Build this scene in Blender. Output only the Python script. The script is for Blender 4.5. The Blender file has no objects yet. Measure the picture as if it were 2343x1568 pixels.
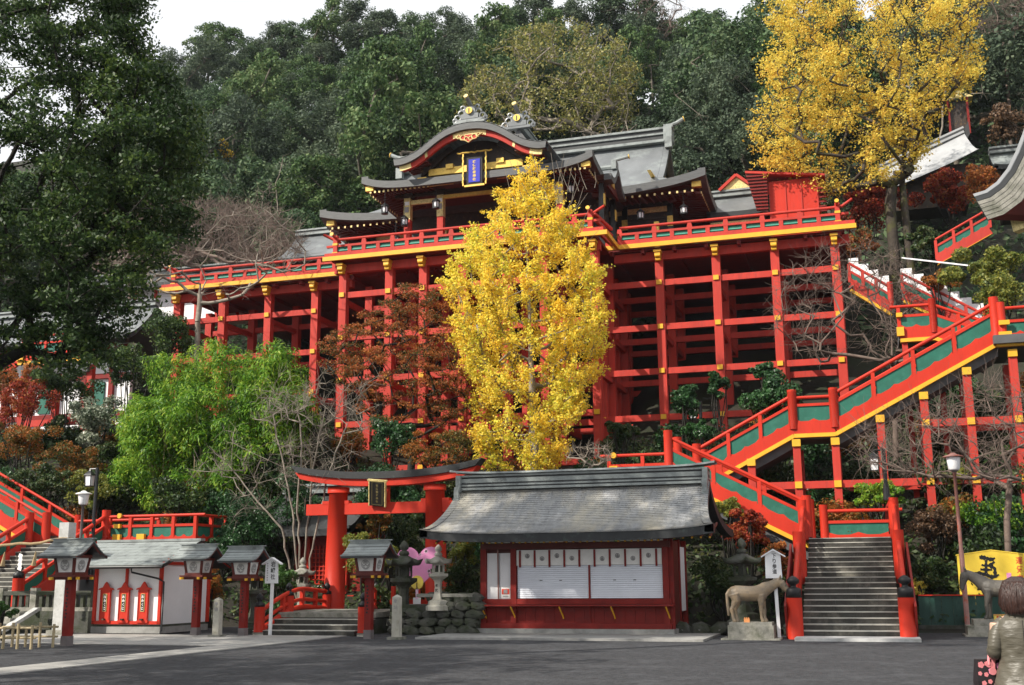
import bpy, math, random
import numpy as np
from mathutils import Vector, Matrix, Euler
random.seed(7); RNG = np.random.default_rng(7)
scene = bpy.context.scene
COL = scene.collection
# ---------------------------------------------------------------- camera
YAW, PIT, ROL, FPX, CAMH = math.radians(17.2), math.radians(11.8), math.radians(-0.4), 2600.0, 1.6
_fw = np.array([-math.sin(YAW)*math.cos(PIT), math.cos(YAW)*math.cos(PIT), math.sin(PIT)])
_r0 = np.array([math.cos(YAW), math.sin(YAW), 0.0]); _u0 = np.cross(_r0, _fw)
_R = _r0*math.cos(ROL)+_u0*math.sin(ROL); _U = -_r0*math.sin(ROL)+_u0*math.cos(ROL)
cam_d = bpy.data.cameras.new('camera'); cam = bpy.data.objects.new('camera', cam_d); COL.objects.link(cam)
cam_d.sensor_width = 36.0; cam_d.lens = 36.0*FPX/2342.0; cam_d.clip_end = 6000.0
cam.matrix_world = Matrix(((_R[0], _U[0], -_fw[0], 0), (_R[1], _U[1], -_fw[1], 0), (_R[2], _U[2], -_fw[2], CAMH), (0, 0, 0, 1)))
scene.camera = cam
# site survey: a point of the place from its bearing in the photograph and its known depth
def _ray(u, v): return _fw + _R*(u-1171)/FPX + _U*(784-v)/FPX
def at(u, v, Y):
    d = _ray(u, v); t = Y/d[1]; return Vector((d[0]*t, Y, CAMH+d[2]*t))
def atz(u, v, z=0.0):
    d = _ray(u, v); t = (z-CAMH)/d[2]; return Vector((d[0]*t, d[1]*t, z))
# ---------------------------------------------------------------- sky, sun, exposure
SUN = Vector((0.53, 0.58, -0.62)).normalized()
world = bpy.data.worlds.new('World'); scene.world = world; world.use_nodes = True
nt = world.node_tree; nt.nodes.clear()
wo = nt.nodes.new('ShaderNodeOutputWorld'); bg = nt.nodes.new('ShaderNodeBackground')
sky = nt.nodes.new('ShaderNodeTexSky'); sky.sky_type = 'NISHITA'; sky.sun_disc = False
sky.sun_elevation = math.asin(-SUN.z); sky.sun_rotation = math.atan2(-SUN.x, -SUN.y) % (2*math.pi)
sky.air_density = 1.0; sky.dust_density = 3.0
tc = nt.nodes.new('ShaderNodeTexCoord'); cn = nt.nodes.new('ShaderNodeTexNoise')
cn.inputs['Scale'].default_value = 2.2; cn.inputs['Detail'].default_value = 5
rmp = nt.nodes.new('ShaderNodeMapRange'); rmp.inputs[1].default_value = 0.3; rmp.inputs[2].default_value = 0.62
rmp.inputs[3].default_value = 0.78; rmp.inputs[4].default_value = 1.0
mx = nt.nodes.new('ShaderNodeMix'); mx.data_type = 'RGBA'
mx.inputs['B'].default_value = (11.2, 11.4, 11.7, 1)           # thin bright cloud over the whole sky
nt.links.new(tc.outputs['Generated'], cn.inputs['Vector']); nt.links.new(cn.outputs[0], rmp.inputs[0])
nt.links.new(rmp.outputs[0], mx.inputs['Factor']); nt.links.new(sky.outputs[0], mx.inputs['A'])
nt.links.new(mx.outputs['Result'], bg.inputs['Color']); bg.inputs['Strength'].default_value = 0.072
nt.links.new(bg.outputs[0], wo.inputs['Surface'])
sd = bpy.data.lights.new('sun', 'SUN'); sd.energy = 4.6; sd.angle = math.radians(0.53); sd.color = (1.0, 0.93, 0.82)
sun = bpy.data.objects.new('sun', sd); COL.objects.link(sun); sun.rotation_euler = SUN.to_track_quat('-Z', 'Y').to_euler()
scene.view_settings.view_transform = 'Standard'; scene.view_settings.look = 'None'
scene.view_settings.exposure = 0.5; scene.view_settings.gamma = 1.0
scene.cycles.use_denoising = True; scene.cycles.max_bounces = 6; scene.cycles.transparent_max_bounces = 6
scene.cycles.diffuse_bounces = 3; scene.cycles.glossy_bounces = 2; scene.cycles.transmission_bounces = 3
scene.cycles.use_adaptive_sampling = True
# ---------------------------------------------------------------- materials
MATS = {}
def mat(name, col, rough=0.6, var=0.14, scale=2.0, bump=0.0, bscale=30.0, metal=0.0, spec=0.4, col2=None, thr=(0.5, 0.65), s2=1.0, stretch=None, emit=None):
    m = bpy.data.materials.new(name); m.use_nodes = True; n = m.node_tree.nodes; l = m.node_tree.links
    b = n['Principled BSDF']; b.inputs['Roughness'].default_value = rough; b.inputs['Metallic'].default_value = metal
    b.inputs['Specular IOR Level'].default_value = spec
    g = n.new('ShaderNodeNewGeometry'); src = g.outputs['Position']
    if stretch:
        mp = n.new('ShaderNodeMapping'); mp.inputs['Scale'].default_value = stretch; l.new(src, mp.inputs['Vector']); src = mp.outputs[0]
    t = n.new('ShaderNodeTexNoise'); t.inputs['Scale'].default_value = scale; t.inputs['Detail'].default_value = 6; t.inputs['Roughness'].default_value = 0.65
    l.new(src, t.inputs['Vector'])
    r = n.new('ShaderNodeMapRange'); r.inputs[1].default_value = 0.3; r.inputs[2].default_value = 0.7; r.inputs[3].default_value = 1-var; r.inputs[4].default_value = 1+var
    l.new(t.outputs[0], r.inputs[0])
    mul = n.new('ShaderNodeMix'); mul.data_type = 'RGBA'; mul.blend_type = 'MULTIPLY'; mul.inputs['Factor'].default_value = 1
    mul.inputs['A'].default_value = (*col, 1); l.new(r.outputs[0], mul.inputs['B']); out = mul.outputs['Result']
    if col2:
        t2 = n.new('ShaderNodeTexNoise'); t2.inputs['Scale'].default_value = s2; t2.inputs['Detail'].default_value = 7; t2.inputs['Roughness'].default_value = 0.7
        l.new(src, t2.inputs['Vector'])
        r2 = n.new('ShaderNodeMapRange'); r2.inputs[1].default_value = thr[0]; r2.inputs[2].default_value = thr[1]; l.new(t2.outputs[0], r2.inputs[0])
        m2 = n.new('ShaderNodeMix'); m2.data_type = 'RGBA'; l.new(r2.outputs[0], m2.inputs['Factor']); l.new(out, m2.inputs['A']); m2.inputs['B'].default_value = (*col2, 1)
        out = m2.outputs['Result']
    l.new(out, b.inputs['Base Color'])
    if bump:
        tb = n.new('ShaderNodeTexNoise'); tb.inputs['Scale'].default_value = bscale; tb.inputs['Detail'].default_value = 4; l.new(src, tb.inputs['Vector'])
        bp = n.new('ShaderNodeBump'); bp.inputs['Strength'].default_value = bump; bp.inputs['Distance'].default_value = 0.03
        l.new(tb.outputs[0], bp.inputs['Height']); l.new(bp.outputs[0], b.inputs['Normal'])
    if emit:
        b.inputs['Emission Color'].default_value = (*emit[:3], 1); b.inputs['Emission Strength'].default_value = emit[3]
    MATS[name] = m; return m
mat('red', (0.45, 0.040, 0.027), 0.62, 0.16, 1.2, spec=0.25, col2=(0.29, 0.036, 0.030), thr=(0.50, 0.78), s2=5, stretch=(1, 1, 0.16), bump=0.1, bscale=20)
mat('red_bright', (0.50, 0.030, 0.013), 0.52, 0.14, 1.5, spec=0.25, col2=(0.36, 0.026, 0.014), thr=(0.52, 0.8), s2=6, stretch=(1, 1, 0.18), bump=0.08, bscale=22)
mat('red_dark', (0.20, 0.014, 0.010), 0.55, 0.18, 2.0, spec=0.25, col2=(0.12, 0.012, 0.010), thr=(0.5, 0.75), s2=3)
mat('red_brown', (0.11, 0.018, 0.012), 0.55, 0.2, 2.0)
mat('ochre', (0.72, 0.38, 0.022), 0.5, 0.10, 3.0, col2=(0.6, 0.33, 0.05), thr=(0.55, 0.8), s2=6)
mat('teal', (0.013, 0.115, 0.078), 0.55, 0.2, 2.0, col2=(0.035, 0.165, 0.12), thr=(0.5, 0.75), s2=3)
mat('teal_light', (0.07, 0.32, 0.24), 0.5, 0.12, 3.0)
mat('gold', (0.74, 0.50, 0.11), 0.38, 0.16, 5.0, metal=0.35, col2=(0.42, 0.25, 0.05), thr=(0.52, 0.75), s2=9)
mat('gold_pale', (0.72, 0.58, 0.25), 0.45, 0.2, 6.0, metal=0.2, col2=(0.3, 0.22, 0.08), thr=(0.5, 0.7), s2=14)
mat('lacquer', (0.012, 0.010, 0.009), 0.3, 0.3, 3.0)
mat('dark_wood', (0.035, 0.024, 0.018), 0.5, 0.3, 4.0, col2=(0.16, 0.09, 0.03), thr=(0.56, 0.7), s2=6)
mat('roof_copper', (0.155, 0.165, 0.172), 0.33, 0.22, 0.8, bump=0.10, bscale=9, spec=0.6, col2=(0.26, 0.29, 0.28), thr=(0.52, 0.75), s2=0.9)
mat('roof_dark', (0.040, 0.042, 0.044), 0.5, 0.2, 1.5)
mat('roof_edge', (0.085, 0.088, 0.09), 0.5, 0.25, 2.0, stretch=(1, 1, 6))
mat('roof_pale', (0.34, 0.35, 0.36), 0.45, 0.15, 1.0)
mat('slate', (0.31, 0.315, 0.32), 0.45, 0.25, 6.0, spec=0.5, bump=0.15, bscale=25, col2=(0.47, 0.44, 0.37), thr=(0.46, 0.66), s2=0.9, stretch=(1, 0.35, 0.3))
mat('slate_ridge', (0.24, 0.265, 0.26), 0.4, 0.2, 3.0, spec=0.5, col2=(0.10, 0.11, 0.11), thr=(0.5, 0.7), s2=2)
mat('fascia', (0.022, 0.024, 0.026), 0.55, 0.3, 3.0, col2=(0.06, 0.08, 0.075), thr=(0.55, 0.75), s2=5)
mat('white', (0.80, 0.80, 0.81), 0.55, 0.05, 1.0, col2=(0.66, 0.65, 0.63), thr=(0.6, 0.85), s2=3)
mat('shutter', (0.72, 0.75, 0.82), 0.4, 0.05, 2.0, spec=0.5)
mat('bag_lining', (0.5, 0.02, 0.03), 0.6, 0.1, 9.0)
mat('paper', (0.78, 0.77, 0.74), 0.7, 0.05, 5.0)
mat('black', (0.010, 0.010, 0.011), 0.5, 0.2, 5.0)
mat('ink_red', (0.65, 0.06, 0.03), 0.6, 0.1, 5.0)
mat('ink_gold', (0.70, 0.50, 0.12), 0.45, 0.1, 5.0)
mat('gilt_dim', (0.16, 0.125, 0.05), 0.5, 0.2, 5.0)
mat('crest_print', (0.42, 0.41, 0.40), 0.6, 0.1, 6.0)
mat('grey_print', (0.28, 0.27, 0.27), 0.6, 0.1, 6.0)
mat('black_iron', (0.014, 0.015, 0.017), 0.35, 0.3, 5.0)
mat('pole_rust', (0.26, 0.125, 0.105), 0.5, 0.2, 4.0, col2=(0.30, 0.06, 0.025), thr=(0.55, 0.65), s2=3)
mat('pole_grey', (0.16, 0.14, 0.14), 0.5, 0.2, 4.0)
mat('lamp_glass', (0.82, 0.82, 0.84), 0.3, 0.04, 4.0)
mat('stone', (0.27, 0.26, 0.225), 0.85, 0.28, 5.0, bump=0.5, bscale=40, col2=(0.10, 0.105, 0.075), thr=(0.46, 0.66), s2=2.2)
mat('stone_pale', (0.44, 0.42, 0.36), 0.85, 0.2, 6.0, bump=0.4, bscale=40, col2=(0.22, 0.21, 0.16), thr=(0.5, 0.7), s2=3)
mat('stone_dark', (0.075, 0.075, 0.065), 0.85, 0.3, 5.0, bump=0.6, bscale=35, col2=(0.035, 0.045, 0.02), thr=(0.42, 0.62), s2=2)
mat('stone_white', (0.46, 0.46, 0.45), 0.8, 0.15, 5.0, bump=0.3, bscale=40, col2=(0.27, 0.27, 0.24), thr=(0.5, 0.75), s2=2)
mat('step_stone', (0.052, 0.050, 0.044), 0.85, 0.3, 4.0, bump=0.4, bscale=40, col2=(0.16, 0.15, 0.125), thr=(0.52, 0.70), s2=1.4)
mat('nosing', (0.40, 0.39, 0.35), 0.8, 0.2, 6.0, col2=(0.25, 0.25, 0.22), thr=(0.5, 0.7), s2=3)
mat('concrete', (0.30, 0.295, 0.28), 0.85, 0.2, 3.0, bump=0.3, bscale=40, col2=(0.19, 0.185, 0.17), thr=(0.48, 0.7), s2=1.2)
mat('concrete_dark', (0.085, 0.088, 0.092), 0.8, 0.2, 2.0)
mat('paving', (0.33, 0.32, 0.30), 0.85, 0.16, 3.0, bump=0.3, bscale=50, col2=(0.24, 0.235, 0.22), thr=(0.48, 0.7), s2=0.8)
mat('asphalt', (0.043, 0.044, 0.048), 0.9, 0.55, 9.0, bump=1.0, bscale=24, col2=(0.085, 0.087, 0.094), thr=(0.50, 0.78), s2=1.3, stretch=(0.8, 0.8, 1), spec=0.25)
mat('soil', (0.022, 0.019, 0.013), 0.95, 0.4, 1.5, bump=0.8, bscale=6, col2=(0.018, 0.024, 0.010), thr=(0.45, 0.6), s2=0.7)
mat('bark', (0.105, 0.088, 0.068), 0.9, 0.4, 6.0, bump=0.5, bscale=25, col2=(0.17, 0.155, 0.13), thr=(0.5, 0.7), s2=3)
mat('bark_pale', (0.25, 0.215, 0.175), 0.9, 0.3, 6.0, col2=(0.12, 0.10, 0.08), thr=(0.5, 0.7), s2=3)
mat('bark_twig', (0.150, 0.112, 0.092), 0.9, 0.3, 4.0)
mat('bark_dark', (0.020, 0.018, 0.014), 0.9, 0.4, 6.0, bump=0.5, bscale=20)
mat('bark_moss', (0.048, 0.038, 0.029), 0.9, 0.4, 6.0, col2=(0.065, 0.068, 0.014), thr=(0.50, 0.62), s2=1.0)
mat('bamboo', (0.36, 0.29, 0.17), 0.6, 0.25, 8.0)
mat('rope', (0.30, 0.22, 0.12), 0.9, 0.25, 9.0)
mat('horse_tan', (0.27, 0.20, 0.125), 0.45, 0.18, 3.0, spec=0.5, bump=0.2, bscale=18, col2=(0.13, 0.112, 0.09), thr=(0.44, 0.66), s2=2.2)
mat('horse_grey', (0.095, 0.086, 0.074), 0.5, 0.2, 3.0, spec=0.4, bump=0.2, bscale=18, col2=(0.19, 0.17, 0.135), thr=(0.54, 0.74), s2=3.5)
mat('fence_green', (0.016, 0.060, 0.045), 0.5, 0.3, 2.0, col2=(0.06, 0.12, 0.10), thr=(0.5, 0.75), s2=2.5, stretch=(1, 1, 0.4))
mat('ema_yellow', (0.82, 0.58, 0.055), 0.55, 0.05, 2.0)
mat('pink', (0.80, 0.30, 0.55), 0.5, 0.06, 3.0)
mat('pink_light', (0.90, 0.62, 0.78), 0.5, 0.04, 3.0)
mat('sign_yellow', (0.78, 0.60, 0.10), 0.5, 0.05, 3.0)
mat('blue', (0.012, 0.018, 0.40), 0.4, 0.15, 3.0)
mat('orange_box', (0.60, 0.24, 0.08), 0.6, 0.15, 4.0)
mat('skin', (0.52, 0.32, 0.23), 0.5, 0.05, 9.0)
mat('coat', (0.092, 0.083, 0.062), 0.42, 0.16, 9.0, spec=0.4, bump=0.22, bscale=30, stretch=(0.6, 0.6, 2.0), col2=(0.055, 0.049, 0.037), thr=(0.52, 0.75), s2=9)
mat('hair', (0.030, 0.012, 0.008), 0.42, 0.75, 90.0, spec=0.5, stretch=(1, 1, 0.12), bump=0.5, bscale=90)
mat('bag_black', (0.018, 0.014, 0.016), 0.5, 0.2, 8.0)
mat('bag_pink', (0.72, 0.24, 0.26), 0.5, 0.15, 12.0)
mat('trouser', (0.02, 0.02, 0.025), 0.7, 0.2, 5.0)

def leafmat(name, cols, trans=0.3, rough=0.5, spec=0.35, hue=0.0, clump=0.35):
    m = bpy.data.materials.new(name); m.use_nodes = True; n = m.node_tree.nodes; l = m.node_tree.links
    b = n['Principled BSDF']; b.inputs['Roughness'].default_value = rough; b.inputs['Specular IOR Level'].default_value = spec
    g = n.new('ShaderNodeNewGeometry'); cr = n.new('ShaderNodeValToRGB')
    t = n.new('ShaderNodeTexNoise'); t.inputs['Scale'].default_value = 0.55; t.inputs['Detail'].default_value = 3; l.new(g.outputs['Position'], t.inputs['Vector'])
    ad = n.new('ShaderNodeMapRange'); ad.inputs[1].default_value = 0.3; ad.inputs[2].default_value = 0.7; ad.inputs[3].default_value = -clump; ad.inputs[4].default_value = clump
    l.new(t.outputs[0], ad.inputs[0])
    sm = n.new('ShaderNodeMath'); sm.operation = 'ADD'; l.new(g.outputs['Random Per Island'], sm.inputs[0]); l.new(ad.outputs[0], sm.inputs[1])
    oi = n.new('ShaderNodeObjectInfo'); s2 = n.new('ShaderNodeMath'); s2.operation = 'MULTIPLY_ADD'; s2.inputs[1].default_value = hue; l.new(oi.outputs['Random'], s2.inputs[0]); l.new(sm.outputs[0], s2.inputs[2])
    s3 = n.new('ShaderNodeMath'); s3.operation = 'SUBTRACT'; s3.inputs[1].default_value = hue*0.5; l.new(s2.outputs[0], s3.inputs[0])
    e = cr.color_ramp.elements
    while len(e) < len(cols): e.new(0.5)
    for i, c in enumerate(cols):
        e[i].position = i/(len(cols)-1); e[i].color = (*c, 1)
    l.new(s3.outputs[0], cr.inputs[0]); l.new(cr.outputs[0], b.inputs['Base Color'])
    tr = n.new('ShaderNodeBsdfTranslucent'); l.new(cr.outputs[0], tr.inputs['Color'])
    ms = n.new('ShaderNodeMixShader'); ms.inputs[0].default_value = trans; l.new(b.outputs[0], ms.inputs[1]); l.new(tr.outputs[0], ms.inputs[2])
    l.new(ms.outputs[0], n['Material Output'].inputs['Surface']); MATS[name] = m; return m
leafmat('leaf_forest', [(0.026, 0.054, 0.024), (0.050, 0.096, 0.042), (0.082, 0.14, 0.060), (0.13, 0.18, 0.085)], 0.25, 0.6, 0.22, hue=0.5)
leafmat('leaf_forest_grey', [(0.048, 0.074, 0.046), (0.074, 0.108, 0.064), (0.12, 0.155, 0.09)], 0.25, 0.6, 0.22, hue=0.4)
leafmat('leaf_forest_lush', [(0.032, 0.068, 0.022), (0.060, 0.118, 0.038), (0.10, 0.17, 0.055), (0.16, 0.21, 0.08)], 0.28, 0.6, 0.22, hue=0.4)
leafmat('leaf_olive', [(0.11, 0.13, 0.035), (0.20, 0.21, 0.055), (0.34, 0.30, 0.07), (0.22, 0.21, 0.07)], 0.3)
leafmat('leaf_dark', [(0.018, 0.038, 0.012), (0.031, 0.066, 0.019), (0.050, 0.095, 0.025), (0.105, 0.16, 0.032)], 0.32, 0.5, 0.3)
leafmat('leaf_ginkgo', [(0.88, 0.60, 0.05), (0.93, 0.71, 0.08), (0.94, 0.77, 0.13), (0.72, 0.72, 0.09)], 0.45, 0.6, 0.15, clump=0.5)
leafmat('leaf_yellow', [(0.62, 0.38, 0.06), (0.80, 0.59, 0.09), (0.84, 0.67, 0.12), (0.72, 0.64, 0.14)], 0.46, 0.55, 0.2)
leafmat('leaf_maple', [(0.08, 0.085, 0.022), (0.21, 0.085, 0.026), (0.38, 0.095, 0.03), (0.46, 0.18, 0.04)], 0.34, 0.55, 0.25, clump=0.6)
leafmat('leaf_red', [(0.10, 0.018, 0.012), (0.26, 0.026, 0.014), (0.36, 0.05, 0.018), (0.30, 0.12, 0.03)], 0.32, 0.55, 0.25)
leafmat('leaf_orange', [(0.085, 0.085, 0.02), (0.16, 0.105, 0.022), (0.30, 0.10, 0.022), (0.38, 0.13, 0.024)], 0.32, 0.55, 0.25, clump=0.5)
leafmat('leaf_bamboo', [(0.042, 0.125, 0.010), (0.10, 0.24, 0.015), (0.19, 0.35, 0.025), (0.34, 0.44, 0.045)], 0.38, 0.5, 0.3)
leafmat('leaf_camellia', [(0.014, 0.045, 0.014), (0.026, 0.085, 0.022), (0.042, 0.12, 0.030)], 0.2, 0.42, 0.45)
leafmat('leaf_variegated', [(0.035, 0.065, 0.035), (0.06, 0.09, 0.05), (0.24, 0.28, 0.20), (0.46, 0.48, 0.36)], 0.2, 0.4, 0.5)
leafmat('leaf_pine', [(0.025, 0.070, 0.014), (0.045, 0.115, 0.022), (0.07, 0.15, 0.03)], 0.2)
leafmat('leaf_lime', [(0.10, 0.14, 0.022), (0.17, 0.20, 0.035), (0.28, 0.26, 0.04), (0.09, 0.13, 0.03)], 0.35)
leafmat('leaf_brown', [(0.085, 0.050, 0.028), (0.13, 0.075, 0.04), (0.18, 0.10, 0.05)], 0.2)
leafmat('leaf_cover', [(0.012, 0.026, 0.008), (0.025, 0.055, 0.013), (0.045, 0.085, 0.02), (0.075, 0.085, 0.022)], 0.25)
def M(x): return MATS[x] if isinstance(x, str) else x
# ---------------------------------------------------------------- scene helpers
def tag(o, label=None, cat=None, group=None, kind=None):
    if label: o['label'] = label
    if cat: o['category'] = cat
    if group: o['group'] = group
    if kind: o['kind'] = kind
    return o
def thing(name, label, cat, loc=(0, 0, 0), rz=0.0, group=None, s=1.0):
    o = bpy.data.objects.new(name, None); COL.objects.link(o); o.empty_display_size = 0.2
    o.location = loc; o.rotation_euler = (0, 0, rz); o.scale = (s, s, s)
    return tag(o, label, cat, group)
def copy_tree(o, parent=None):
    c = o.copy(); COL.objects.link(c); c.parent = parent
    for ch in o.children: copy_tree(ch, c)
    return c
def worldoff(p):
    v = Vector((0, 0, 0))
    while p is not None: v += p.location; p = p.parent
    return v
def link_mesh(name, me, parent=None, loc=(0, 0, 0), rot=None, scale=(1, 1, 1)):
    o = bpy.data.objects.new(name, me); COL.objects.link(o); o.parent = parent; o.location = loc
    if rot is not None: o.rotation_euler = rot
    o.scale = scale; return o
class MB:
    """collects faces in world coordinates (or local ones when local=True) and links them as ONE mesh"""
    def __init__(s, local=False): s.v = []; s.f = []; s.local = local
    def add(s, vs, fs):
        k = len(s.v); s.v.extend(tuple(x) for x in vs); s.f.extend(tuple(i+k for i in f) for f in fs); return s
    def box(s, c, d, rz=0.0):
        cx, cy, cz = c; a, b, h = d[0]/2, d[1]/2, d[2]/2; co, si = math.cos(rz), math.sin(rz)
        vs = [(cx+x*co-y*si, cy+x*si+y*co, cz+z) for x in (-a, a) for y in (-b, b) for z in (-h, h)]
        return s.add(vs, [(0, 1, 3, 2), (4, 6, 7, 5), (0, 4, 5, 1), (2, 3, 7, 6), (0, 2, 6, 4), (1, 5, 7, 3)])
    def tube(s, pts, rad, n=8, caps=True):
        pts = [Vector(p) for p in pts]; m = len(pts)
        if not hasattr(rad, '__len__'): rad = [rad]*m
        rings = []; a = None
        for i, p in enumerate(pts):
            d = (pts[min(i+1, m-1)]-pts[max(i-1, 0)])
            if d.length < 1e-6: d = Vector((0, 0, 1))
            d.normalize()
            if a is None: a = d.orthogonal().normalized() if abs(d.z) > 0.95 else d.cross(Vector((0, 0, 1))).normalized()
            else:
                a = a-d*a.dot(d)
                a = a.normalized() if a.length > 1e-6 else d.orthogonal().normalized()
            b = d.cross(a)
            rings += [p+(a*math.cos(t)+b*math.sin(t))*rad[i] for t in [2*math.pi*k/n for k in range(n)]]
        fs = [(i*n+k, i*n+(k+1) % n, (i+1)*n+(k+1) % n, (i+1)*n+k) for i in range(m-1) for k in range(n)]
        if caps: fs += [tuple(range(n)), tuple((m-1)*n+k for k in range(n-1, -1, -1))]
        return s.add(rings, fs)
    def lathe(s, prof, n, c=(0, 0, 0), rot=0.0):
        vs = [(c[0]+r*math.cos(rot+2*math.pi*k/n), c[1]+r*math.sin(rot+2*math.pi*k/n), c[2]+z) for r, z in prof for k in range(n)]
        m = len(prof); fs = [(i*n+k, i*n+(k+1) % n, (i+1)*n+(k+1) % n, (i+1)*n+k) for i in range(m-1) for k in range(n)]
        return s.add(vs, fs+[tuple(range(n-1, -1, -1)), tuple((m-1)*n+k for k in range(n))])
    def grid(s, rows, close=False):
        nr, nc = len(rows), len(rows[0]); vs = [p for r in rows for p in r]
        return s.add(vs, [(i*nc+j, i*nc+(j+1), (i+1)*nc+(j+1), (i+1)*nc+j) for i in range(nr-1) for j in range(nc-1)])
    def prism(s, poly, a, b):
        """poly: list of points in world space on face 1; offset vector a->b thickness"""
        n = len(poly); off = Vector(b)-Vector(a); p2 = [Vector(p)+off for p in poly]
        return s.add([*[Vector(p) for p in poly], *p2], [tuple(range(n)), tuple(range(2*n-1, n-1, -1))]+[(i, n+i, n+(i+1) % n, (i+1) % n) for i in range(n)])
    def build(s, name, m, parent=None, smooth=False):
        off = Vector((0, 0, 0)) if s.local or parent is None else worldoff(parent)
        me = bpy.data.meshes.new(name)
        me.from_pydata([(x-off.x, y-off.y, z-off.z) for x, y, z in s.v], [], s.f)
        me.materials.append(M(m)); me.update()
        if smooth: me.polygons.foreach_set('use_smooth', [True]*len(me.polygons))
        return link_mesh(name, me, parent)
_UC = {}
def _unit(kind, m, n=12):
    k = (kind, m, n)
    if k not in _UC:
        b = MB(True)
        if kind == 'box': b.box((0, 0, 0), (1, 1, 1))
        else: b.tube([(0, 0, -0.5), (0, 0, 0.5)], 1.0, n)
        me = bpy.data.meshes.new(kind+'_'+m); me.from_pydata(b.v, [], b.f); me.materials.append(M(m))
        if kind == 'cyl': me.polygons.foreach_set('use_smooth', [len(p.vertices) == 4 for p in me.polygons])
        _UC[k] = me
    return _UC[k]
def box(parent, name, m, c, d, rot=None):
    return link_mesh(name, _unit('box', m), parent, Vector(c)-(worldoff(parent) if parent else Vector()), rot, d)
def bar(parent, name, m, p0, p1, w, h):
    """squared timber from p0 to p1, w wide and h high"""
    p0, p1 = Vector(p0), Vector(p1); d = p1-p0; L = d.length
    yaw = math.atan2(d.y, d.x); pit = -math.asin(max(-1, min(1, d.z/L)))
    return box(parent, name, m, (p0+p1)/2, (L, w, h), Euler((0, pit, yaw)))
def rod(parent, name, m, p0, p1, r, n=12):
    p0, p1 = Vector(p0), Vector(p1); d = p1-p0
    o = link_mesh(name, _unit('cyl', m, n), parent, (p0+p1)/2-(worldoff(parent) if parent else Vector()), d.to_track_quat('Z', 'Y').to_euler(), (r, r, d.length)); return o
def post(parent, name, m, x, y, z0, z1, w, d=None):
    return box(parent, name, m, (x, y, (z0+z1)/2), (w, d or w, z1-z0))
_FONT = {}
def text_mesh(s, bold=0.0):
    k = (s, bold)
    if k not in _FONT:
        c = bpy.data.curves.new('lettering', 'FONT'); c.body = s; c.size = 1.0; c.offset = bold; c.resolution_u = 3
        o = bpy.data.objects.new('lettering', c); COL.objects.link(o)
        bpy.context.view_layer.update(); dg = bpy.context.evaluated_depsgraph_get()
        me = bpy.data.meshes.new_from_object(o.evaluated_get(dg)); bpy.data.objects.remove(o); bpy.data.curves.remove(c)
        n = len(me.vertices)
        if n:
            co = np.empty(n*3); me.vertices.foreach_get('co', co); co = co.reshape(-1, 3)
            lo, hi = co.min(0), co.max(0); sc = max(hi[0]-lo[0], hi[1]-lo[1]); co = (co-(lo+hi)/2)/sc
            me.vertices.foreach_set('co', co.ravel()); me.update()
        _FONT[k] = me
    return _FONT[k]
def glyphs(parent, chars, m, x, y, z_top, size, step, sx=1.0, bold=0.02, rz=0.0, name='lettering'):
    """a column of characters facing -Y (turned by rz), printed flat a few mm in front of y; local coordinates"""
    for i, ch in enumerate(chars):
        if ch == ' ': continue
        me = text_mesh(ch, bold).copy(); me.materials.clear(); me.materials.append(M(m))
        link_mesh(name, me, parent, (x, y, z_top-size/2-i*step), Euler((math.pi/2, 0, rz)), (size*sx, size, size))
# ================================================================ the setting
def sstep(a, b, x):
    t = min(1.0, max(0.0, (x-a)/(b-a))); return t*t*(3-2*t)
def _n(x, y):
    return math.sin(x*0.31+1.3)*math.cos(y*0.27-0.4)*0.5+math.sin(x*0.83-y*0.61)*0.25+math.sin(x*1.7+y*1.3)*0.12
def zt(x, y):
    foot = 36.6+3.4*sstep(-23.5, -20.5, x)*(1-sstep(-13, -10, x))+1.2*(1-sstep(-30, -24, x))
    t = y-foot
    if t <= 0: return -0.06
    h = 0.0
    knots = [(0, -0.06), (1.2, 0.7), (4.5, 2.35), (7, 3.7), (13.5, 7.0), (18, 8.4), (22, 11.2), (26, 15.6), (29.5, 17.0)]
    if t < 29.5:
        for (a, za), (b, zb) in zip(knots, knots[1:]):
            if a <= t <= b: h = za+(zb-za)*(t-a)/(b-a); break
        h += 2.6*(1-sstep(-26, -23, x))*sstep(40.5, 46.5, y)*(1-sstep(50, 53, y))+1.2*sstep(1.5, 4, x)*sstep(40, 46, y)*(1-sstep(52, 56, y))
        return h+0.35*_n(x, y)*min(1, t/3)
    ridge = 52.0-0.06*max(-60, min(20, x+45))-3.5*sstep(-28, -12, x)+2*_n(x*0.25, y*0.2)
    up = 17.0+0.82*(t-29.5)
    h = min(up, ridge-0.2*max(0, (t-29.5)-(ridge-17)/0.82))
    return h+0.9*_n(x*0.6, y*0.6)
b = MB(); b.add([(-900, -900, 0), (900, -900, 0), (900, 900, -0.0), (-900, 900, -0.0)], [(0, 1, 2, 3)])
g = b.build('ground', 'asphalt'); tag(g, 'dark grey asphalt forecourt in front of the shrine', kind='structure')
xs = np.concatenate([np.arange(-120, -42, 3.0), np.arange(-42, 12, 0.9), np.arange(12, 80, 3.0)])
ys = np.concatenate([np.arange(36.0, 70, 0.8), np.arange(70, 190, 3.0)])
b = MB(); b.grid([[(x, y, zt(x, y)) for x in xs] for y in ys])
h = b.build('hillside', 'soil', smooth=True); tag(h, 'steep wooded hillside rising behind the shrine', kind='structure')
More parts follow.
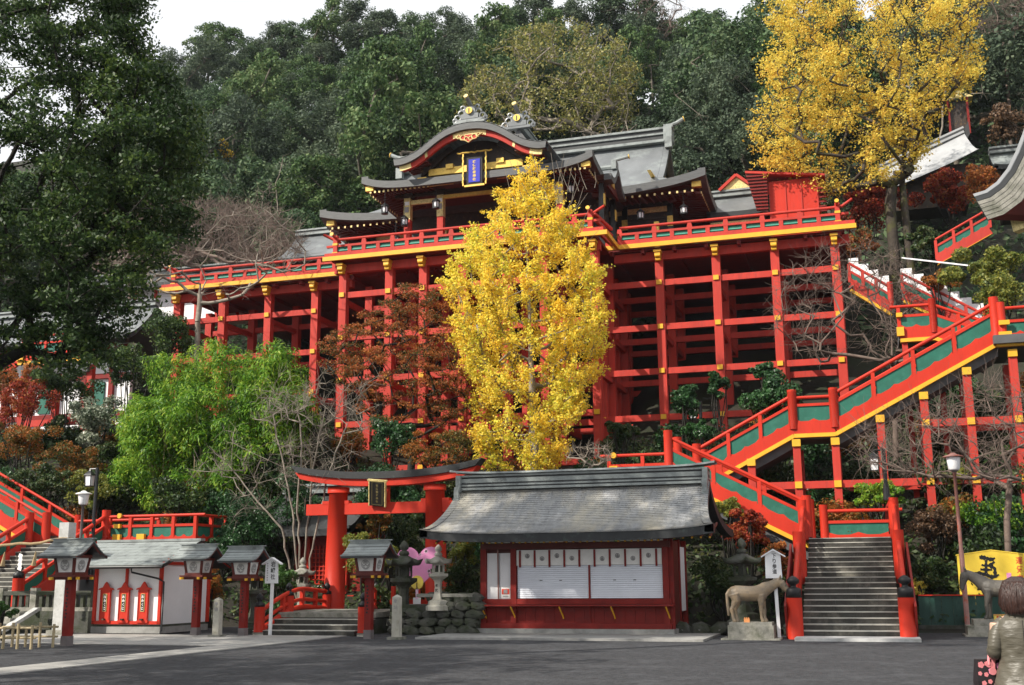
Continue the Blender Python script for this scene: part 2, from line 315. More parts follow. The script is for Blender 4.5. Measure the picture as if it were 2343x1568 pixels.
# paved path and paved court: slabs with open joints
pth = thing('stone_path', 'pale stone path leading straight across the asphalt to the red bridge', 'path', (-15.45, 20, 0)); pth['kind'] = 'structure'; del pth['category']
box(pth, 'bed', 'concrete_dark', (-15.45, 15.5, 0.004), (1.10, 32.4, 0.008))
y = 0.2
while y < 31.4:
    L = random.uniform(1.2, 1.9); L = min(L, 31.5-y)
    for k in (0, 1): box(pth, 'slab', 'paving', (-15.73+k*0.555, y+L/2, 0.018), (0.545, L-0.02, 0.026+random.uniform(-.003, .003)))
    y += L
crt = thing('paved_court', 'pale stone paving before the small white building', 'path', (-22, 28.5, 0)); crt['kind'] = 'structure'; del crt['category']
box(crt, 'bed', 'concrete_dark', (-23.0, 28.9, 0.003), (13.9, 5.2, 0.006))
for i in range(9):
    for j in range(4):
        x0, y0 = -30+i*1.55, 26.3+j*1.3
        box(crt, 'slab', 'paving', (x0+0.775, y0+0.65, 0.014), (1.535, 1.285, 0.022+random.uniform(-.003, .003)))
# ================================================================ the red stage on tall posts
DECK = 17.66
YC, YW = 51.3, 54.0
st = thing('wooden_stage', 'tall vermilion timber stage on rows of posts carrying the main shrine', 'stage', (-18.5, YC, 8.0))
LEV = (15.87, 13.65, 11.46, 9.21, 6.95)
RIGHT_X = (-12.0, -9.05, -6.27, -3.47, -0.69); CEN_X = (-24.85, -22.3, -20.46, -18.38, -16.1, -14.21, -11.69); LEFT_X = (-36.34, -33.49, -30.64, -27.8)
def timber(xs, y, first=True, top=17.1):
    for x in xs:
        zb = max(zt(x, y)-0.6, 3.0)
        post(st, 'pillar', 'red', x, y, zb, top, 0.40, 0.40)
    for lv in LEV:
        for xa, xb in zip(xs, xs[1:]):
            if lv < min(zt(xa, y), zt(xb, y))-0.3: continue
            bar(st, 'beam', 'red', (xa+0.2, y, lv), (xb-0.2, y, lv), 0.22, 0.30)
        if first:
            for x in xs:
                if lv > zt(x, y)-0.2: box(st, 'beam_cap', 'ochre', (x-0.02, y-0.225, lv), (0.26, 0.10, 0.23))
def bracket(x, y):
    m = MB()
    for k, (w, z, hh, dd) in enumerate(((0.36, 17.38, 0.10, 0.50), (0.28, 17.24, 0.20, 0.44), (0.25, 17.05, 0.17, 0.30))):
        m.box((x, y-0.2-dd/2+0.05, z), (w, dd, hh))
    m.tube([(x-0.13, y-0.52, 17.15), (x+0.13, y-0.52, 17.15)], 0.09, 10)
    m.tube([(x-0.115, y-0.42, 16.98), (x+0.115, y-0.42, 16.98)], 0.08, 10)
    m.build('bracket', 'ochre', st)
def deck_edge(x0, x1, y):
    bar(st, 'deck_beam', 'red', (x0, y, 17.25), (x1, y, 17.25), 0.30, 0.44)
    bar(st, 'deck_edge_board', 'ochre', (x0-0.35, y-0.75, 17.66), (x1+0.35, y-0.75, 17.66), 0.16, 0.22)
    bar(st, 'deck_sill', 'red', (x0-0.3, y-0.62, 17.87), (x1+0.3, y-0.62, 17.87), 0.2, 0.2)
def stage_rail(x0, x1, y, n, ends=(True, True)):
    yr = y-0.55; L = x1-x0; st_ = L/n
    bar(st, 'mid_rail', 'red', (x0-0.5*ends[0], yr, 18.36), (x1+0.5*ends[1], yr, 18.36), 0.14, 0.11)
    m = MB(); pts = []
    for k in range(25):
        t = k/24; x = x0-0.7*ends[0]+t*(L+0.7*ends[0]+0.7*ends[1])
        e = max(0, (x0-x) if ends[0] else 0, (x-x1) if ends[1] else 0); pts.append((x, yr, 18.70+0.35*e*e/0.5))
    m.tube(pts, 0.075, 8); m.build('handrail', 'red', st, True)
    bar(st, 'lower_rail', 'red', (x0, yr, 17.99), (x1, yr, 17.99), 0.12, 0.10)
    for k in range(n+1):
        x = x0+k*st_
        post(st, 'rail_post', 'red', x, yr, 17.95, 18.32, 0.20, 0.13)
        if k % 2 == 0:
            m = MB(); m.prism([(x-0.14, yr-0.06, 18.41), (x+0.14, yr-0.06, 18.41), (x+0.09, yr-0.06, 18.64), (x-0.09, yr-0.06, 18.64)], (0, 0, 0), (0, 0.12, 0)); m.build('rail_strut', 'red', st)
    for k in range(n):
        x = x0+(k+0.5)*st_
        box(st, 'panel', 'teal', (x, yr+0.03, 18.17), (st_-0.2, 0.03, 0.30))
        box(st, 'panel_bar', 'teal_light', (x, yr, 18.13), (st_-0.2, 0.05, 0.05))
    for k, x in enumerate((x0, x1)):
        if ends[k]:
            box(st, 'newel_cap', 'ochre', (x, yr-0.03, 18.44), (0.26, 0.2, 0.12)); box(st, 'newel_foot', 'ochre', (x, yr-0.05, 17.9), (0.30, 0.2, 0.24))
            post(st, 'newel', 'red', x, yr, 17.8, 18.9, 0.22)
            rod(st, 'handrail_end', 'red', (x, yr-0.5, 18.86), (x, yr+0.5, 18.70), 0.075); rod(st, 'handrail_cap', 'ochre', (x, yr-0.54, 18.87), (x, yr-0.49, 18.86), 0.10)
timber(RIGHT_X, YW); timber(CEN_X, YC); timber(LEFT_X, YW)
timber(RIGHT_X, YW+3.2, False); timber(CEN_X, YC+3.2, False); timber(LEFT_X, YW+3.2, False)
timber(RIGHT_X, YW+6.4, False); timber((-24.85, -20.46, -16.1, -11.69), YC+6.6, False)
for y0, y1, xs_ in ((YW, YW+6.4, RIGHT_X), (YC, YC+6.6, CEN_X), (YW, YW+3.2, LEFT_X)):
    for x in xs_:
        for lv in LEV:
            if lv > zt(x, y1)-0.8: bar(st, 'tie_beam', 'red', (x, y0+0.2, lv-0.29), (x, y1, lv-0.29), 0.2, 0.26)
for x in RIGHT_X[1:]+LEFT_X: bracket(x, YW)
for x in CEN_X: bracket(x, YC)
deck_edge(-11.3, 0.0, YW); deck_edge(-25.35, -11.4, YC); deck_edge(-36.8, -25.6, YW)
stage_rail(-10.9, -0.45, YW, 12, (False, True)); stage_rail(-25.1, -11.75, YC, 17); stage_rail(-36.4, -25.6, YW, 12, (True, False))
m = MB(); m.prism([(-11.05, YC-0.83, 17.55), (-10.90, YC-0.83, 17.55), (-10.90, YW-0.7, 17.55), (-11.05, YW-0.7, 17.55)], (0, 0, 0), (0, 0, 0.22)); m.build('deck_edge_board', 'ochre', st)
bar(st, 'handrail', 'red', (-11.55, YC-0.6, 18.7), (-11.3, YW-0.55, 18.7), 0.13, 0.13); bar(st, 'mid_rail', 'red', (-11.5, YC-0.6, 18.36), (-11.3, YW-0.55, 18.36), 0.14, 0.11)
bar(st, 'lower_rail', 'red', (-11.45, YC-0.5, 17.9), (-11.25, YW-0.55, 17.9), 0.14, 0.3)
box(st, 'deck', 'red_dark', (-18.5, 61.0, 17.6), (36.6, 14.4, 0.14)); box(st, 'deck', 'red_dark', (-18.4, 52.2, 17.6), (13.8, 3.0, 0.139))
for i in range(24): bar(st, 'joist', 'red_dark', (-36.3+i*1.56, 53.4, 17.42), (-36.3+i*1.56, 60.5, 17.42), 0.16, 0.2)
# ================================================================ roofs
def sweep_edge(pts, down, thick, m_, parent, name, inset=(0, 0, 0)):
    """a thick layered roof edge hanging below the line pts"""
    m = MB(); n = len(pts); a = [Vector(p) for p in pts]; off = Vector(inset)
    rows = [[p+Vector((0, 0, 0.02)) for p in a], [p+off*0.0+Vector((0, 0, -down)) for p in a], [p+off+Vector((0, 0, -down)) for p in a], [p+off+Vector((0, 0, 0.02)) for p in a]]
    m.grid(rows); m.add([r[0] for r in rows], [(0, 1, 2, 3)]); m.add([r[-1] for r in rows], [(3, 2, 1, 0)])
    return m.build(name, m_, parent, False)
sh = thing('main_shrine', 'ornate shrine hall with curved grey copper roofs on top of the red stage', 'shrine', (-18.5, 60, DECK))
CX = -18.45
# -- main irimoya roof
EY0, EY1, RY, EXH, GXH, ZR, ZE = 58.0, 70.0, 64.0, 11.35, 8.6, 27.1, 22.45
def prof(t): return ZR-(ZR-ZE)*(1-(1-t)**1.7)
def front_pt(s, t, sg=-1):
    w = GXH if t < 0.5 else GXH+(EXH-GXH)*((t-0.5)/0.5)**0.8
    return (CX+s*w, RY+sg*(RY-EY0)*t, prof(t)+0.65*abs(s)**5*max(0, (t-0.5)/0.5)**2)
SS = [(-1+2*i/40) for i in range(41)]; TT = [i/16 for i in range(17)]
m = MB(); m.grid([[front_pt(s, t) for s in SS] for t in TT]); m.grid([[front_pt(s, t, 1) for s in SS][::-1] for t in TT])
for sg in (1, -1):
    rows = []
    for t in [0.5+0.5*i/8 for i in range(9)]:
        p0, p1 = Vector(front_pt(sg, t)), Vector(front_pt(sg, t, 1)); r = []
        for k in range(21):
            q = k/20; e = abs(2*q-1)**5; p = p0.lerp(p1, q); p.z = prof(t)+0.65*e*max(0, (t-0.5)/0.5)**2; r.append(p)
        rows.append(r if sg > 0 else r[::-1])
    m.grid(rows)
m.build('roof', 'roof_copper', sh, True)
for sg, nm in ((1, 'r'), (-1, 'l')):
    q = []
    for k in range(21):
        p0, p1 = Vector(front_pt(sg, 1)), Vector(front_pt(sg, 1, 1)); p = p0.lerp(p1, k/20); p.z = ZE+0.65*abs(2*k/20-1)**5-0.012; p.x -= sg*0.012; p.y += 0.02*(1 if k == 0 else (-1 if k == 20 else 0)); q.append(p)
    sweep_edge(q, 0.42, 0.3, 'roof_edge', sh, 'eave_edge', (-sg*0.4, 0, 0))
    m = MB(); gx = CX+sg*(GXH-0.5); pl = [(gx, RY-4.2, prof(0.5)+0.1)]+[(gx, RY-(RY-EY0)*t, prof(t)-0.25) for t in (0.4, 0.3, 0.2, 0.1, 0.0)]+[(gx, RY+(RY-EY0)*t, prof(t)-0.25) for t in (0.1, 0.2, 0.3, 0.4)]+[(gx, RY+4.2, prof(0.5)+0.1)]
    m.prism(pl, (0, 0, 0), (-sg*0.2, 0, 0)); m.build('gable_wall', 'gold', sh)
    q = [Vector(front_pt(sg, t)) for t in [0.5-0.5*i/8 for i in range(9)]]+[Vector(front_pt(sg, t, 1)) for t in [0.5*i/8 for i in range(1, 9)]]
    sweep_edge(q, 0.38, 0.3, 'roof_edge', sh, 'gable_edge', (-sg*0.35, 0, 0))
sweep_edge([front_pt(s, 1) for s in SS], 0.42, 0.3, 'roof_edge', sh, 'eave_edge', (0, 0.4, 0))
for k, (w, z, hh) in enumerate(((0.9, 27.15, 0.16), (0.62, 27.38, 0.34), (0.8, 27.60, 0.10), (0.55, 27.76, 0.26), (0.78, 27.95, 0.13))):
    box(sh, 'ridge_course', 'slate_ridge' if k % 2 == 0 else 'roof_dark', (CX, RY, z), (17.0+0.04*k, w, hh))
for sg in (1, -1):
    x = CX+sg*8.55; m = MB(); m.box((x, RY, 27.55), (0.5, 1.0, 0.9)); m.box((x+sg*0.02, RY, 28.05), (0.55, 0.7, 0.25)); m.box((x+sg*0.05, RY-0.5, 26.95), (0.42, 0.4, 0.7)); m.tube([(x, RY, 28.15), (x+sg*0.5, RY, 28.3), (x+sg*0.9, RY, 28.5)], 0.13, 8)
    m.build('ridge_end', 'slate_ridge', sh); rod(sh, 'ridge_finial', 'gold', (x+sg*0.9, RY, 28.5), (x+sg*0.96, RY, 28.52), 0.17)
# soffits, rafters
def rafters(x0, x1, ye, yw, ze, zw, n, parent=sh):
    for i in range(n+1):
        x = x0+(x1-x0)*i/n
        bar(parent, 'rafter', 'red_brown', (x, ye+0.25, ze), (x, yw, zw), 0.09, 0.12); box(parent, 'rafter_tip', 'gold_pale', (x, ye+0.22, ze), (0.10, 0.05, 0.12))
rafters(CX-10.6, CX+10.6, EY0, 60.4, 21.95, 22.25, 52)
for sg in (1, -1):
    box(sh, 'hip_rafter_cap', 'gold', (CX+sg*10.8, EY0+0.5, 22.35), (0.5, 0.35, 0.3)); bar(sh, 'hip_rafter', 'red_brown', (CX+sg*10.8, EY0+0.6, 22.3), (CX+sg*9, 60.6, 22.3), 0.2, 0.25)
    for i in range(16):
        y = EY0+0.8+i*0.42; bar(sh, 'rafter', 'red_brown', (CX+sg*(EXH-0.35), y, 21.98), (CX+sg*9.0, y, 22.25), 0.09, 0.12); box(sh, 'rafter_tip', 'gold_pale', (CX+sg*(EXH-0.35), y, 21.98), (0.05, 0.10, 0.12))
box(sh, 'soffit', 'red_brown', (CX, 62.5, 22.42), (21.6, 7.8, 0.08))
# main hall walls: dark lacquer with gilt beams, lattice doors
box(sh, 'wall', 'dark_wood', (CX, 60.85, 20.0), (18.0, 0.3, 4.7))
box(sh, 'wall', 'dark_wood', (CX+9.0, 65.0, 20.0), (0.3, 8.3, 4.7)); box(sh, 'wall', 'dark_wood', (CX-9.0, 65.0, 20.0), (0.3, 8.3, 4.7))
for z, hh, mm in ((21.9, 0.3, 'gold_pale'), (21.45, 0.22, 'dark_wood'), (20.55, 0.2, 'gold'), (18.9, 0.12, 'gold')):
    box(sh, 'wall_beam', mm, (CX, 60.66, z), (18.2, 0.12, hh))
for i in range(8):
    x = CX-9+i*18/7; post(sh, 'wall_post', 'lacquer', x, 60.62, 17.7, 22.1, 0.3); box(sh, 'post_ornament', 'gold', (x, 60.44, 19.2), (0.32, 0.05, 0.5)); box(sh, 'post_ornament', 'gold', (x, 60.44, 21.1), (0.32, 0.05, 0.6))
for x0 in (CX+2.6, CX+5.2, CX+7.8, CX-5.2, CX-7.8):
    box(sh, 'curtain', 'paper', (x0-0.1, 60.55, 18.45), (1.9, 0.04, 0.6))
    for k in range(5): box(sh, 'lattice_bar', 'lacquer', (x0-1.0+k*0.45, 60.5, 18.45), (0.05, 0.04, 0.62))
m = MB(); xg = CX+6.9
for k in range(16): m.box((xg-1.6+k*0.2, 58.9, 19.42), (0.05, 0.04, 0.3))
m.box((xg, 58.9, 19.60), (3.3, 0.08, 0.08)); m.box((xg, 58.9, 19.25), (3.3, 0.08, 0.07)); m.build('gilt_fence', 'gold_pale', sh)
for x in (CX+5.3, CX+8.5): post(sh, 'gilt_post', 'gold', x, 58.9, 17.7, 20.6, 0.26)
# -- front hall (haiden) roof: gable to the front with a skirt
HX, HY0, HYG, HZR, HZE = 6.35, 53.0, 61.6, 28.0, 22.35
def hprof(t): return HZR-(HZR-HZE)*(1-(1-t)**1.75)
m = MB(); rows = []
for t in TT:      # left and right slopes, ridge runs along Y
    r = []
    for k in range(21):
        yf = HYG-0.4 if t < 0.45 else HYG-0.4-(HYG-0.4-HY0)*((t-0.45)/0.55)**0.8
        y = yf+(66.5-yf)*k/20; e = (1-k/20)**6
        r.append((y, hprof(t)+0.5*e*max(0, (t-0.45)/0.55)**2))
    rows.append(r)
for sg in (1, -1): m.grid([[(CX+sg*HX*t, y, z) for (y, z) in (r if sg > 0 else r[::-1])] for t, r in zip(TT, rows)])
fr = []
for t in [0.45+0.55*i/10 for i in range(11)]:   # front skirt
    y = HYG-0.4-(HYG-0.4-HY0)*((t-0.45)/0.55)**0.8
    fr.append([(CX+s*HX*t, y, hprof(t)+0.5*abs(s)**6*max(0, (t-0.45)/0.55)**2) for s in SS])
m.grid(fr); m.build('front_roof', 'roof_copper', sh, True)
sweep_edge(fr[-1], 0.36, 0.3, 'roof_edge', sh, 'eave_edge', (0, 0.4, 0))
for sg in (1, -1):
    sweep_edge([(CX+sg*(HX-0.012), y+(0.03 if i_ == 0 else 0), z-0.012) for i_, (y, z) in enumerate(rows[-1])], 0.36, 0.3, 'roof_edge', sh, 'eave_edge', (-sg*0.35, 0, 0))
    sweep_edge([(CX+sg*HX*t, HYG-0.4, hprof(t)) for t in [0.5*i/8 for i in range(9)]], 0.4, 0.3, 'roof_edge', sh, 'gable_edge', (0, 0.3, 0))
m = MB(); m.prism([(CX+sg*HX*t, HYG+0.1, hprof(t)-0.3) for sg, tt in ((-1, [0.46, 0.35, 0.25, 0.15, 0.05, 0]), (1, [0.05, 0.15, 0.25, 0.35, 0.46])) for t in tt], (0, 0, 0), (0, 0.2, 0)); m.build('gable_wall', 'dark_wood', sh)
# ridge ornaments
def oni(x, y, z, s=1.0):
    o = MB()
    o.box((x, y, z+0.12*s), (1.5*s, 0.3, 0.14*s)); o.box((x, y, z+0.32*s), (1.0*s, 0.3, 0.3*s)); o.box((x, y, z+0.62*s), (0.62*s, 0.28, 0.5*s))
    for sg in (1, -1):
        for cx_, cz_, r in ((0.72, 0.30, 0.17), (0.5, 0.55, 0.17), (0.42, 0.86, 0.12), (0.88, 0.18, 0.11)):
            o.tube([(x+sg*cx_*s+r*s*math.cos(a)*sg, y-0.05, z+cz_*s+r*s*math.sin(a)) for a in [i*0.55 for i in range(12)]], 0.055*s, 6)
    o.tube([(x, y+0.5, z+0.9*s), (x, y, z+1.05*s), (x-0.06, y-0.5, z+1.32*s)], 0.12*s, 8); o.build('ridge_ornament', 'roof_copper', sh)
    rod(sh, 'crest', 'gold', (x, y-0.2, z+0.62*s), (x, y-0.26, z+0.62*s), 0.19*s, 20); box(sh, 'crest_mark', 'black', (x, y-0.27, z+0.6*s), (0.05*s, 0.02, 0.26*s))
    rod(sh, 'crest', 'gold_pale', (x-0.06, y-0.50, z+1.32*s), (x-0.07, y-0.56, z+1.35*s), 0.13*s, 16)
oni(CX, HYG-0.5, HZR-0.1, 1.1)
box(sh, 'ridge_course', 'slate_ridge', (CX, 64.2, HZR+0.1), (0.6, 5.8, 0.3)); box(sh, 'ridge_course', 'roof_dark', (CX, 64.2, HZR+0.32), (0.4, 5.8, 0.2)); box(sh, 'ridge_course', 'slate_ridge', (CX, 64.2, HZR+0.48), (0.55, 5.8, 0.1))
# -- cusped gable (karahafu) over the entrance
KY0, KY1, KH = 52.2, 58.2, 4.18
KP = [(-1.0, 23.32), (-0.93, 23.30), (-0.86, 23.34), (-0.77, 23.45), (-0.66, 23.66), (-0.55, 23.98), (-0.42, 24.36), (-0.28, 24.66), (-0.14, 24.80), (0, 24.84)]
KP = KP+[(-x, z) for x, z in KP[-2::-1]]
def kz(s):
    for (a, za), (b_, zb) in zip(KP, KP[1:]):
        if a <= s <= b_: q = (s-a)/(b_-a); return za+(zb-za)*q
    return KP[-1][1]
KS = [(-1+2*i/64) for i in range(65)]
ksm = [sum(kz(max(-1, min(1, s+d))) for d in (-0.05, -0.025, 0, 0.025, 0.05))/5 for s in KS]
m = MB(); m.grid([[(CX+s*KH, y, z) for s, z in zip(KS, ksm)] for y in (KY0+0.1, KY1)]); m.build('porch_roof', 'roof_copper', sh, True)
for i in range(0, 64):            # shingle courses of the cusped roof, one strip each, slightly proud
    a, b_ = KS[i], KS[i+1]; za, zb = ksm[i], ksm[i+1]; lift = 0.04 if i % 2 else 0.012
    m = MB(); m.prism([(CX+a*KH, KY0, za+lift), (CX+b_*KH, KY0, zb+lift), (CX+b_*KH, KY0, zb-0.02), (CX+a*KH, KY0, za-0.02)], (0, 0, 0), (0, 5.9, 0)); m.build('shingle_course', 'roof_copper' if i % 2 else 'slate_ridge', sh)
def kband(d0, d1, y, th, mm, nm, s0=-1, s1=1):
    mk = MB(); idx = [i for i, s in enumerate(KS) if s0-1e-6 <= s <= s1+1e-6]
    mk.grid([[(CX+KS[i]*KH, y, ksm[i]-d0) for i in idx], [(CX+KS[i]*KH*0.985, y, ksm[i]-d1) for i in idx], [(CX+KS[i]*KH*0.985, y+th, ksm[i]-d1) for i in idx], [(CX+KS[i]*KH, y+th, ksm[i]-d0) for i in idx]])
    return mk.build(nm, mm, sh)
kband(-0.02, 0.36, KY0, 0.5, 'roof_edge', 'eave_edge')
kband(0.36, 0.66, KY0+0.2, 0.2, 'red', 'barge_board', -0.93, 0.93)
for s0, s1 in ((-0.95, -0.78), (-0.22, 0.22), (0.78, 0.95), (-0.62, -0.54), (0.54, 0.62)): kband(0.38, 0.63, KY0+0.18, 0.1, 'gold_pale', 'gilt_fitting', s0, s1)
m = MB(); m.prism([(CX+x, KY0+0.05, 24.12+z) for x, z in ((-0.78, 0.06), (-0.5, -0.06), (-0.42, -0.2), (-0.2, -0.24), (0, -0.38), (0.2, -0.24), (0.42, -0.2), (0.5, -0.06), (0.78, 0.06))], (0, 0, 0), (0, 0.1, 0)); m.build('pendant', 'red', sh)
for sg in (1, -1):
    for cx_, cz_, r in ((0.3, -0.08, 0.13), (0.55, -0.02, 0.10), (0.12, -0.16, 0.10)):
        m = MB(); m.tube([(CX+sg*cx_+r*math.cos(a), KY0+0.03, 24.12+cz_+r*math.sin(a)) for a in [i*0.5 for i in range(11)]], 0.025, 6); m.build('pendant_scroll', 'gold_pale', sh)
m = MB(); m.tube([(CX+x, KY0+0.03, 24.12+z) for x, z in ((-0.78, 0.06), (-0.5, -0.06), (-0.42, -0.2), (-0.2, -0.24), (0, -0.38), (0.2, -0.24), (0.42, -0.2), (0.5, -0.06), (0.78, 0.06))], 0.03, 6); m.build('pendant_rim', 'gold_pale', sh)
m = MB(); m.box((CX, KY0+0.35, 24.90), (1.7, 0.55, 0.10)); m.box((CX, KY0+0.4, 25.0), (1.3, 0.5, 0.1)); m.build('ridge_course', 'slate_ridge', sh)
oni(CX, KY0+0.35, 24.95, 0.95)
for i in range(6): bar(sh, 'porch_rafter', 'red_brown', (CX-3.75, KY0+0.4+i*0.25, 22.98), (CX-2.4, KY0+0.4+i*0.25, 23.15), 0.1, 0.1)
for i in range(6): bar(sh, 'porch_rafter', 'red_brown', (CX+3.75, KY0+0.4+i*0.25, 22.98), (CX+2.4, KY0+0.4+i*0.25, 23.15), 0.1, 0.1)
# tympanum behind the cusped gable: curved beams, black ground, gilt
m = MB(); m.prism([(CX+KS[i]*KH*0.86, 53.6, ksm[i]-0.5) for i in range(4, 61, 2)]+[(CX+3.2, 53.6, 22.4), (CX-3.2, 53.6, 22.4)], (0, 0, 0), (0, 0.15, 0)); m.build('tympanum', 'dark_wood', sh)
bar(sh, 'rainbow_beam', 'gold', (CX-2.6, 53.4, 22.75), (CX+2.6, 53.4, 22.75), 0.25, 0.36)
for sg in (1, -1):
    bar(sh, 'curved_strut', 'dark_wood', (CX+sg*3.0, 53.35, 22.75), (CX+sg*1.3, 53.35, 24.0), 0.2, 0.3); box(sh, 'gilt_block', 'gold', (CX+sg*1.4, 53.3, 22.95), (0.4, 0.25, 0.25))
    box(sh, 'gilt_lattice', 'gold_pale', (CX+sg*1.9, 53.3, 22.1), (1.4, 0.1, 0.22)); box(sh, 'gilt_block', 'gold', (CX+sg*2.9, 53.2, 22.3), (0.5, 0.3, 0.3))
# columns, carved heads
for x in (-4.25, -2.35, 2.35, 4.25):
    post(sh, 'column', 'red', CX+x, 54.5, 17.7, 20.65, 0.34); post(sh, 'carved_head', 'gold_pale', CX+x, 54.5, 20.65, 21.85, 0.36)
    box(sh, 'carved_motif', 'grey_print', (CX+x, 54.31, 21.2), (0.22, 0.03, 0.3)); box(sh, 'carved_motif', 'white', (CX+x, 54.31, 21.55), (0.26, 0.03, 0.2)); box(sh, 'capital', 'dark_wood', (CX+x, 54.5, 22.0), (0.6, 0.5, 0.3))
for x in (-3.3, 3.3): post(sh, 'column', 'red', CX+x, 57.6, 17.7, 19.9, 0.3); post(sh, 'carved_head', 'gold_pale', CX+x, 57.6, 19.9, 21.0, 0.31)
for x in (-3.3, 3.3): box(sh, 'gilt_lattice_beam', 'gold_pale', (CX+x, 54.5, 21.62), (1.56, 0.14, 0.24))
bar(sh, 'head_beam', 'dark_wood', (CX-5.0, 54.5, 22.05), (CX+5.0, 54.5, 22.05), 0.2, 0.22); bar(sh, 'head_beam', 'gold', (CX-2.2, 54.5, 21.75), (CX+2.2, 54.5, 21.75), 0.16, 0.2)
rafters(CX-5.9, CX-2.6, HY0, 55.6, 22.0, 22.35, 13); rafters(CX+2.6, CX+5.9, HY0, 55.6, 22.0, 22.35, 13)
for sg in (1, -1):
    for i in range(12):
        y = HY0+0.6+i*0.33; bar(sh, 'rafter', 'red_brown', (CX+sg*(HX-0.3), y, 21.98), (CX+sg*4.3, y, 22.35), 0.08, 0.11); box(sh, 'rafter_tip', 'gold_pale', (CX+sg*(HX-0.3), y, 21.98), (0.05, 0.09, 0.11))
    box(sh, 'hip_rafter_cap', 'gold', (CX+sg*5.95, HY0+0.3, 22.2), (0.45, 0.3, 0.26))
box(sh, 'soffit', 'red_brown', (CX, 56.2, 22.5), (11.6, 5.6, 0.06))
box(sh, 'inner_wall', 'dark_wood', (CX, 58.2, 20.0), (12, 0.2, 4.7))
# blue name board in a gilt frame
pq = MB(); pq.box((CX+0.1, 52.95, 22.42), (0.86, 0.12, 1.50)); pq.build('name_board', 'lacquer', sh)
box(sh, 'name_board_face', 'blue', (CX+0.1, 52.87, 22.42), (0.62, 0.03, 1.26))
for dx in (-0.62, 0.62):
    for k in range(11): box(sh, 'board_frame', 'gold', (CX+0.1+dx*(1+0.03*(k % 2)), 52.9, 21.72+k*0.16), (0.07, 0.08, 0.155))
m = MB(); m.tube([(CX+0.1+0.16*k, 52.9, 23.42+0.06*abs(math.sin(k*1.3))) for k in range(-6, 7)], 0.045, 6); m.build('board_frame', 'gold', sh); box(sh, 'board_frame', 'gold', (CX+0.1, 52.9, 21.62), (1.1, 0.08, 0.1))
off = worldoff(sh); glyphs(sh, '祐徳稲荷神社', 'ink_gold', CX+0.1-off.x, 52.845-off.y, 22.98-off.z, 0.17, 0.19, bold=0.03)
# -- small cusped gable on the right flank
m = MB(); kk = [(y, 22.0+0.95*math.exp(-((y-56.6)/0.75)**2)+0.12*abs((y-56.6)/1.9)**3) for y in [54.7+3.8*i/28 for i in range(29)]]
m.grid([[(x, y, z) for y, z in kk] for x in (CX+5.2, CX+6.95)][::-1]); m.build('side_roof', 'roof_copper', sh, True)
sweep_edge([(CX+6.95, y, z) for y, z in kk], 0.32, 0.3, 'roof_edge', sh, 'eave_edge', (-0.4, 0, 0))
m = MB(); m.tube([(CX+4.5, 56.6, 23.15), (CX+6.9, 56.6, 23.15)], 0.14, 8); m.box((CX+6.75, 56.6, 23.2), (0.25, 0.7, 0.5)); m.tube([(CX+6.6, 56.6, 23.5), (CX+7.5, 56.6, 23.65)], 0.09, 8); m.build('side_ridge', 'slate_ridge', sh)
rod(sh, 'crest', 'gold', (CX+7.5, 56.6, 23.65), (CX+7.55, 56.6, 23.66), 0.13); box(sh, 'side_gable_board', 'red_brown', (CX+6.6, 56.6, 21.9), (0.1, 2.6, 0.5)); box(sh, 'gilt_fitting', 'gold', (CX+6.68, 56.3, 22.15), (0.06, 0.6, 0.5))
for y in (55.2, 58.0): post(sh, 'column', 'lacquer', CX+6.3, y, 17.7, 21.8, 0.26); box(sh, 'gilt_fitting', 'gold', (CX+6.45, y, 20.9), (0.06, 0.28, 0.6))
# hanging bronze lanterns: things of their own
def bronze_lantern(x, y, z, label):
    t = thing('hanging_lantern', label, 'lantern', (x, y, z), group='bronze lanterns hanging from the shrine eaves')
    m = MB(); m.lathe([(0.04, 0.42), (0.08, 0.36), (0.24, 0.24), (0.26, 0.20), (0.17, 0.19)], 6, (x, y, z)); m.build('lantern_roof', 'black_iron', t)
    m = MB(); m.lathe([(0.16, 0.19), (0.17, 0.0), (0.14, -0.14)], 6, (x, y, z)); m.build('lantern_body', 'lamp_glass', t)
    m = MB(); [m.tube([(x+0.18*math.cos(a), y+0.18*math.sin(a), z+0.2), (x+0.17*math.cos(a), y+0.17*math.sin(a), z-0.16)], 0.03, 4) for a in [k*math.pi/3 for k in range(6)]]; m.lathe([(0.2, -0.12), (0.2, -0.2), (0.1, -0.22)], 6, (x, y, z)); m.build('lantern_cage', 'black_iron', t)
    rod(t, 'chain', 'black_iron', (x, y, z+0.4), (x, y, z+1.1), 0.015, 6)
for (u, v, yy, lab) in ((880, 482, 53.2, 'black bronze lantern hanging at the far left eave corner'), (925, 510, 54.0, 'black bronze lantern hanging left of the carved columns'), (997, 470, 53.6, 'black bronze lantern hanging beside the second carved column'), (1465, 495, 58.7, 'black bronze lantern hanging over the gilt fence'), (1564, 483, 58.6, 'black bronze lantern hanging under the right eave corner'), (1305, 435, 54.5, 'black bronze lantern hanging behind the bare ginkgo twigs'), (905, 553, 54.0, 'black bronze lantern low behind the stage railing')):
    p = at(u, v, yy); bronze_lantern(p.x, p.y, p.z, lab)
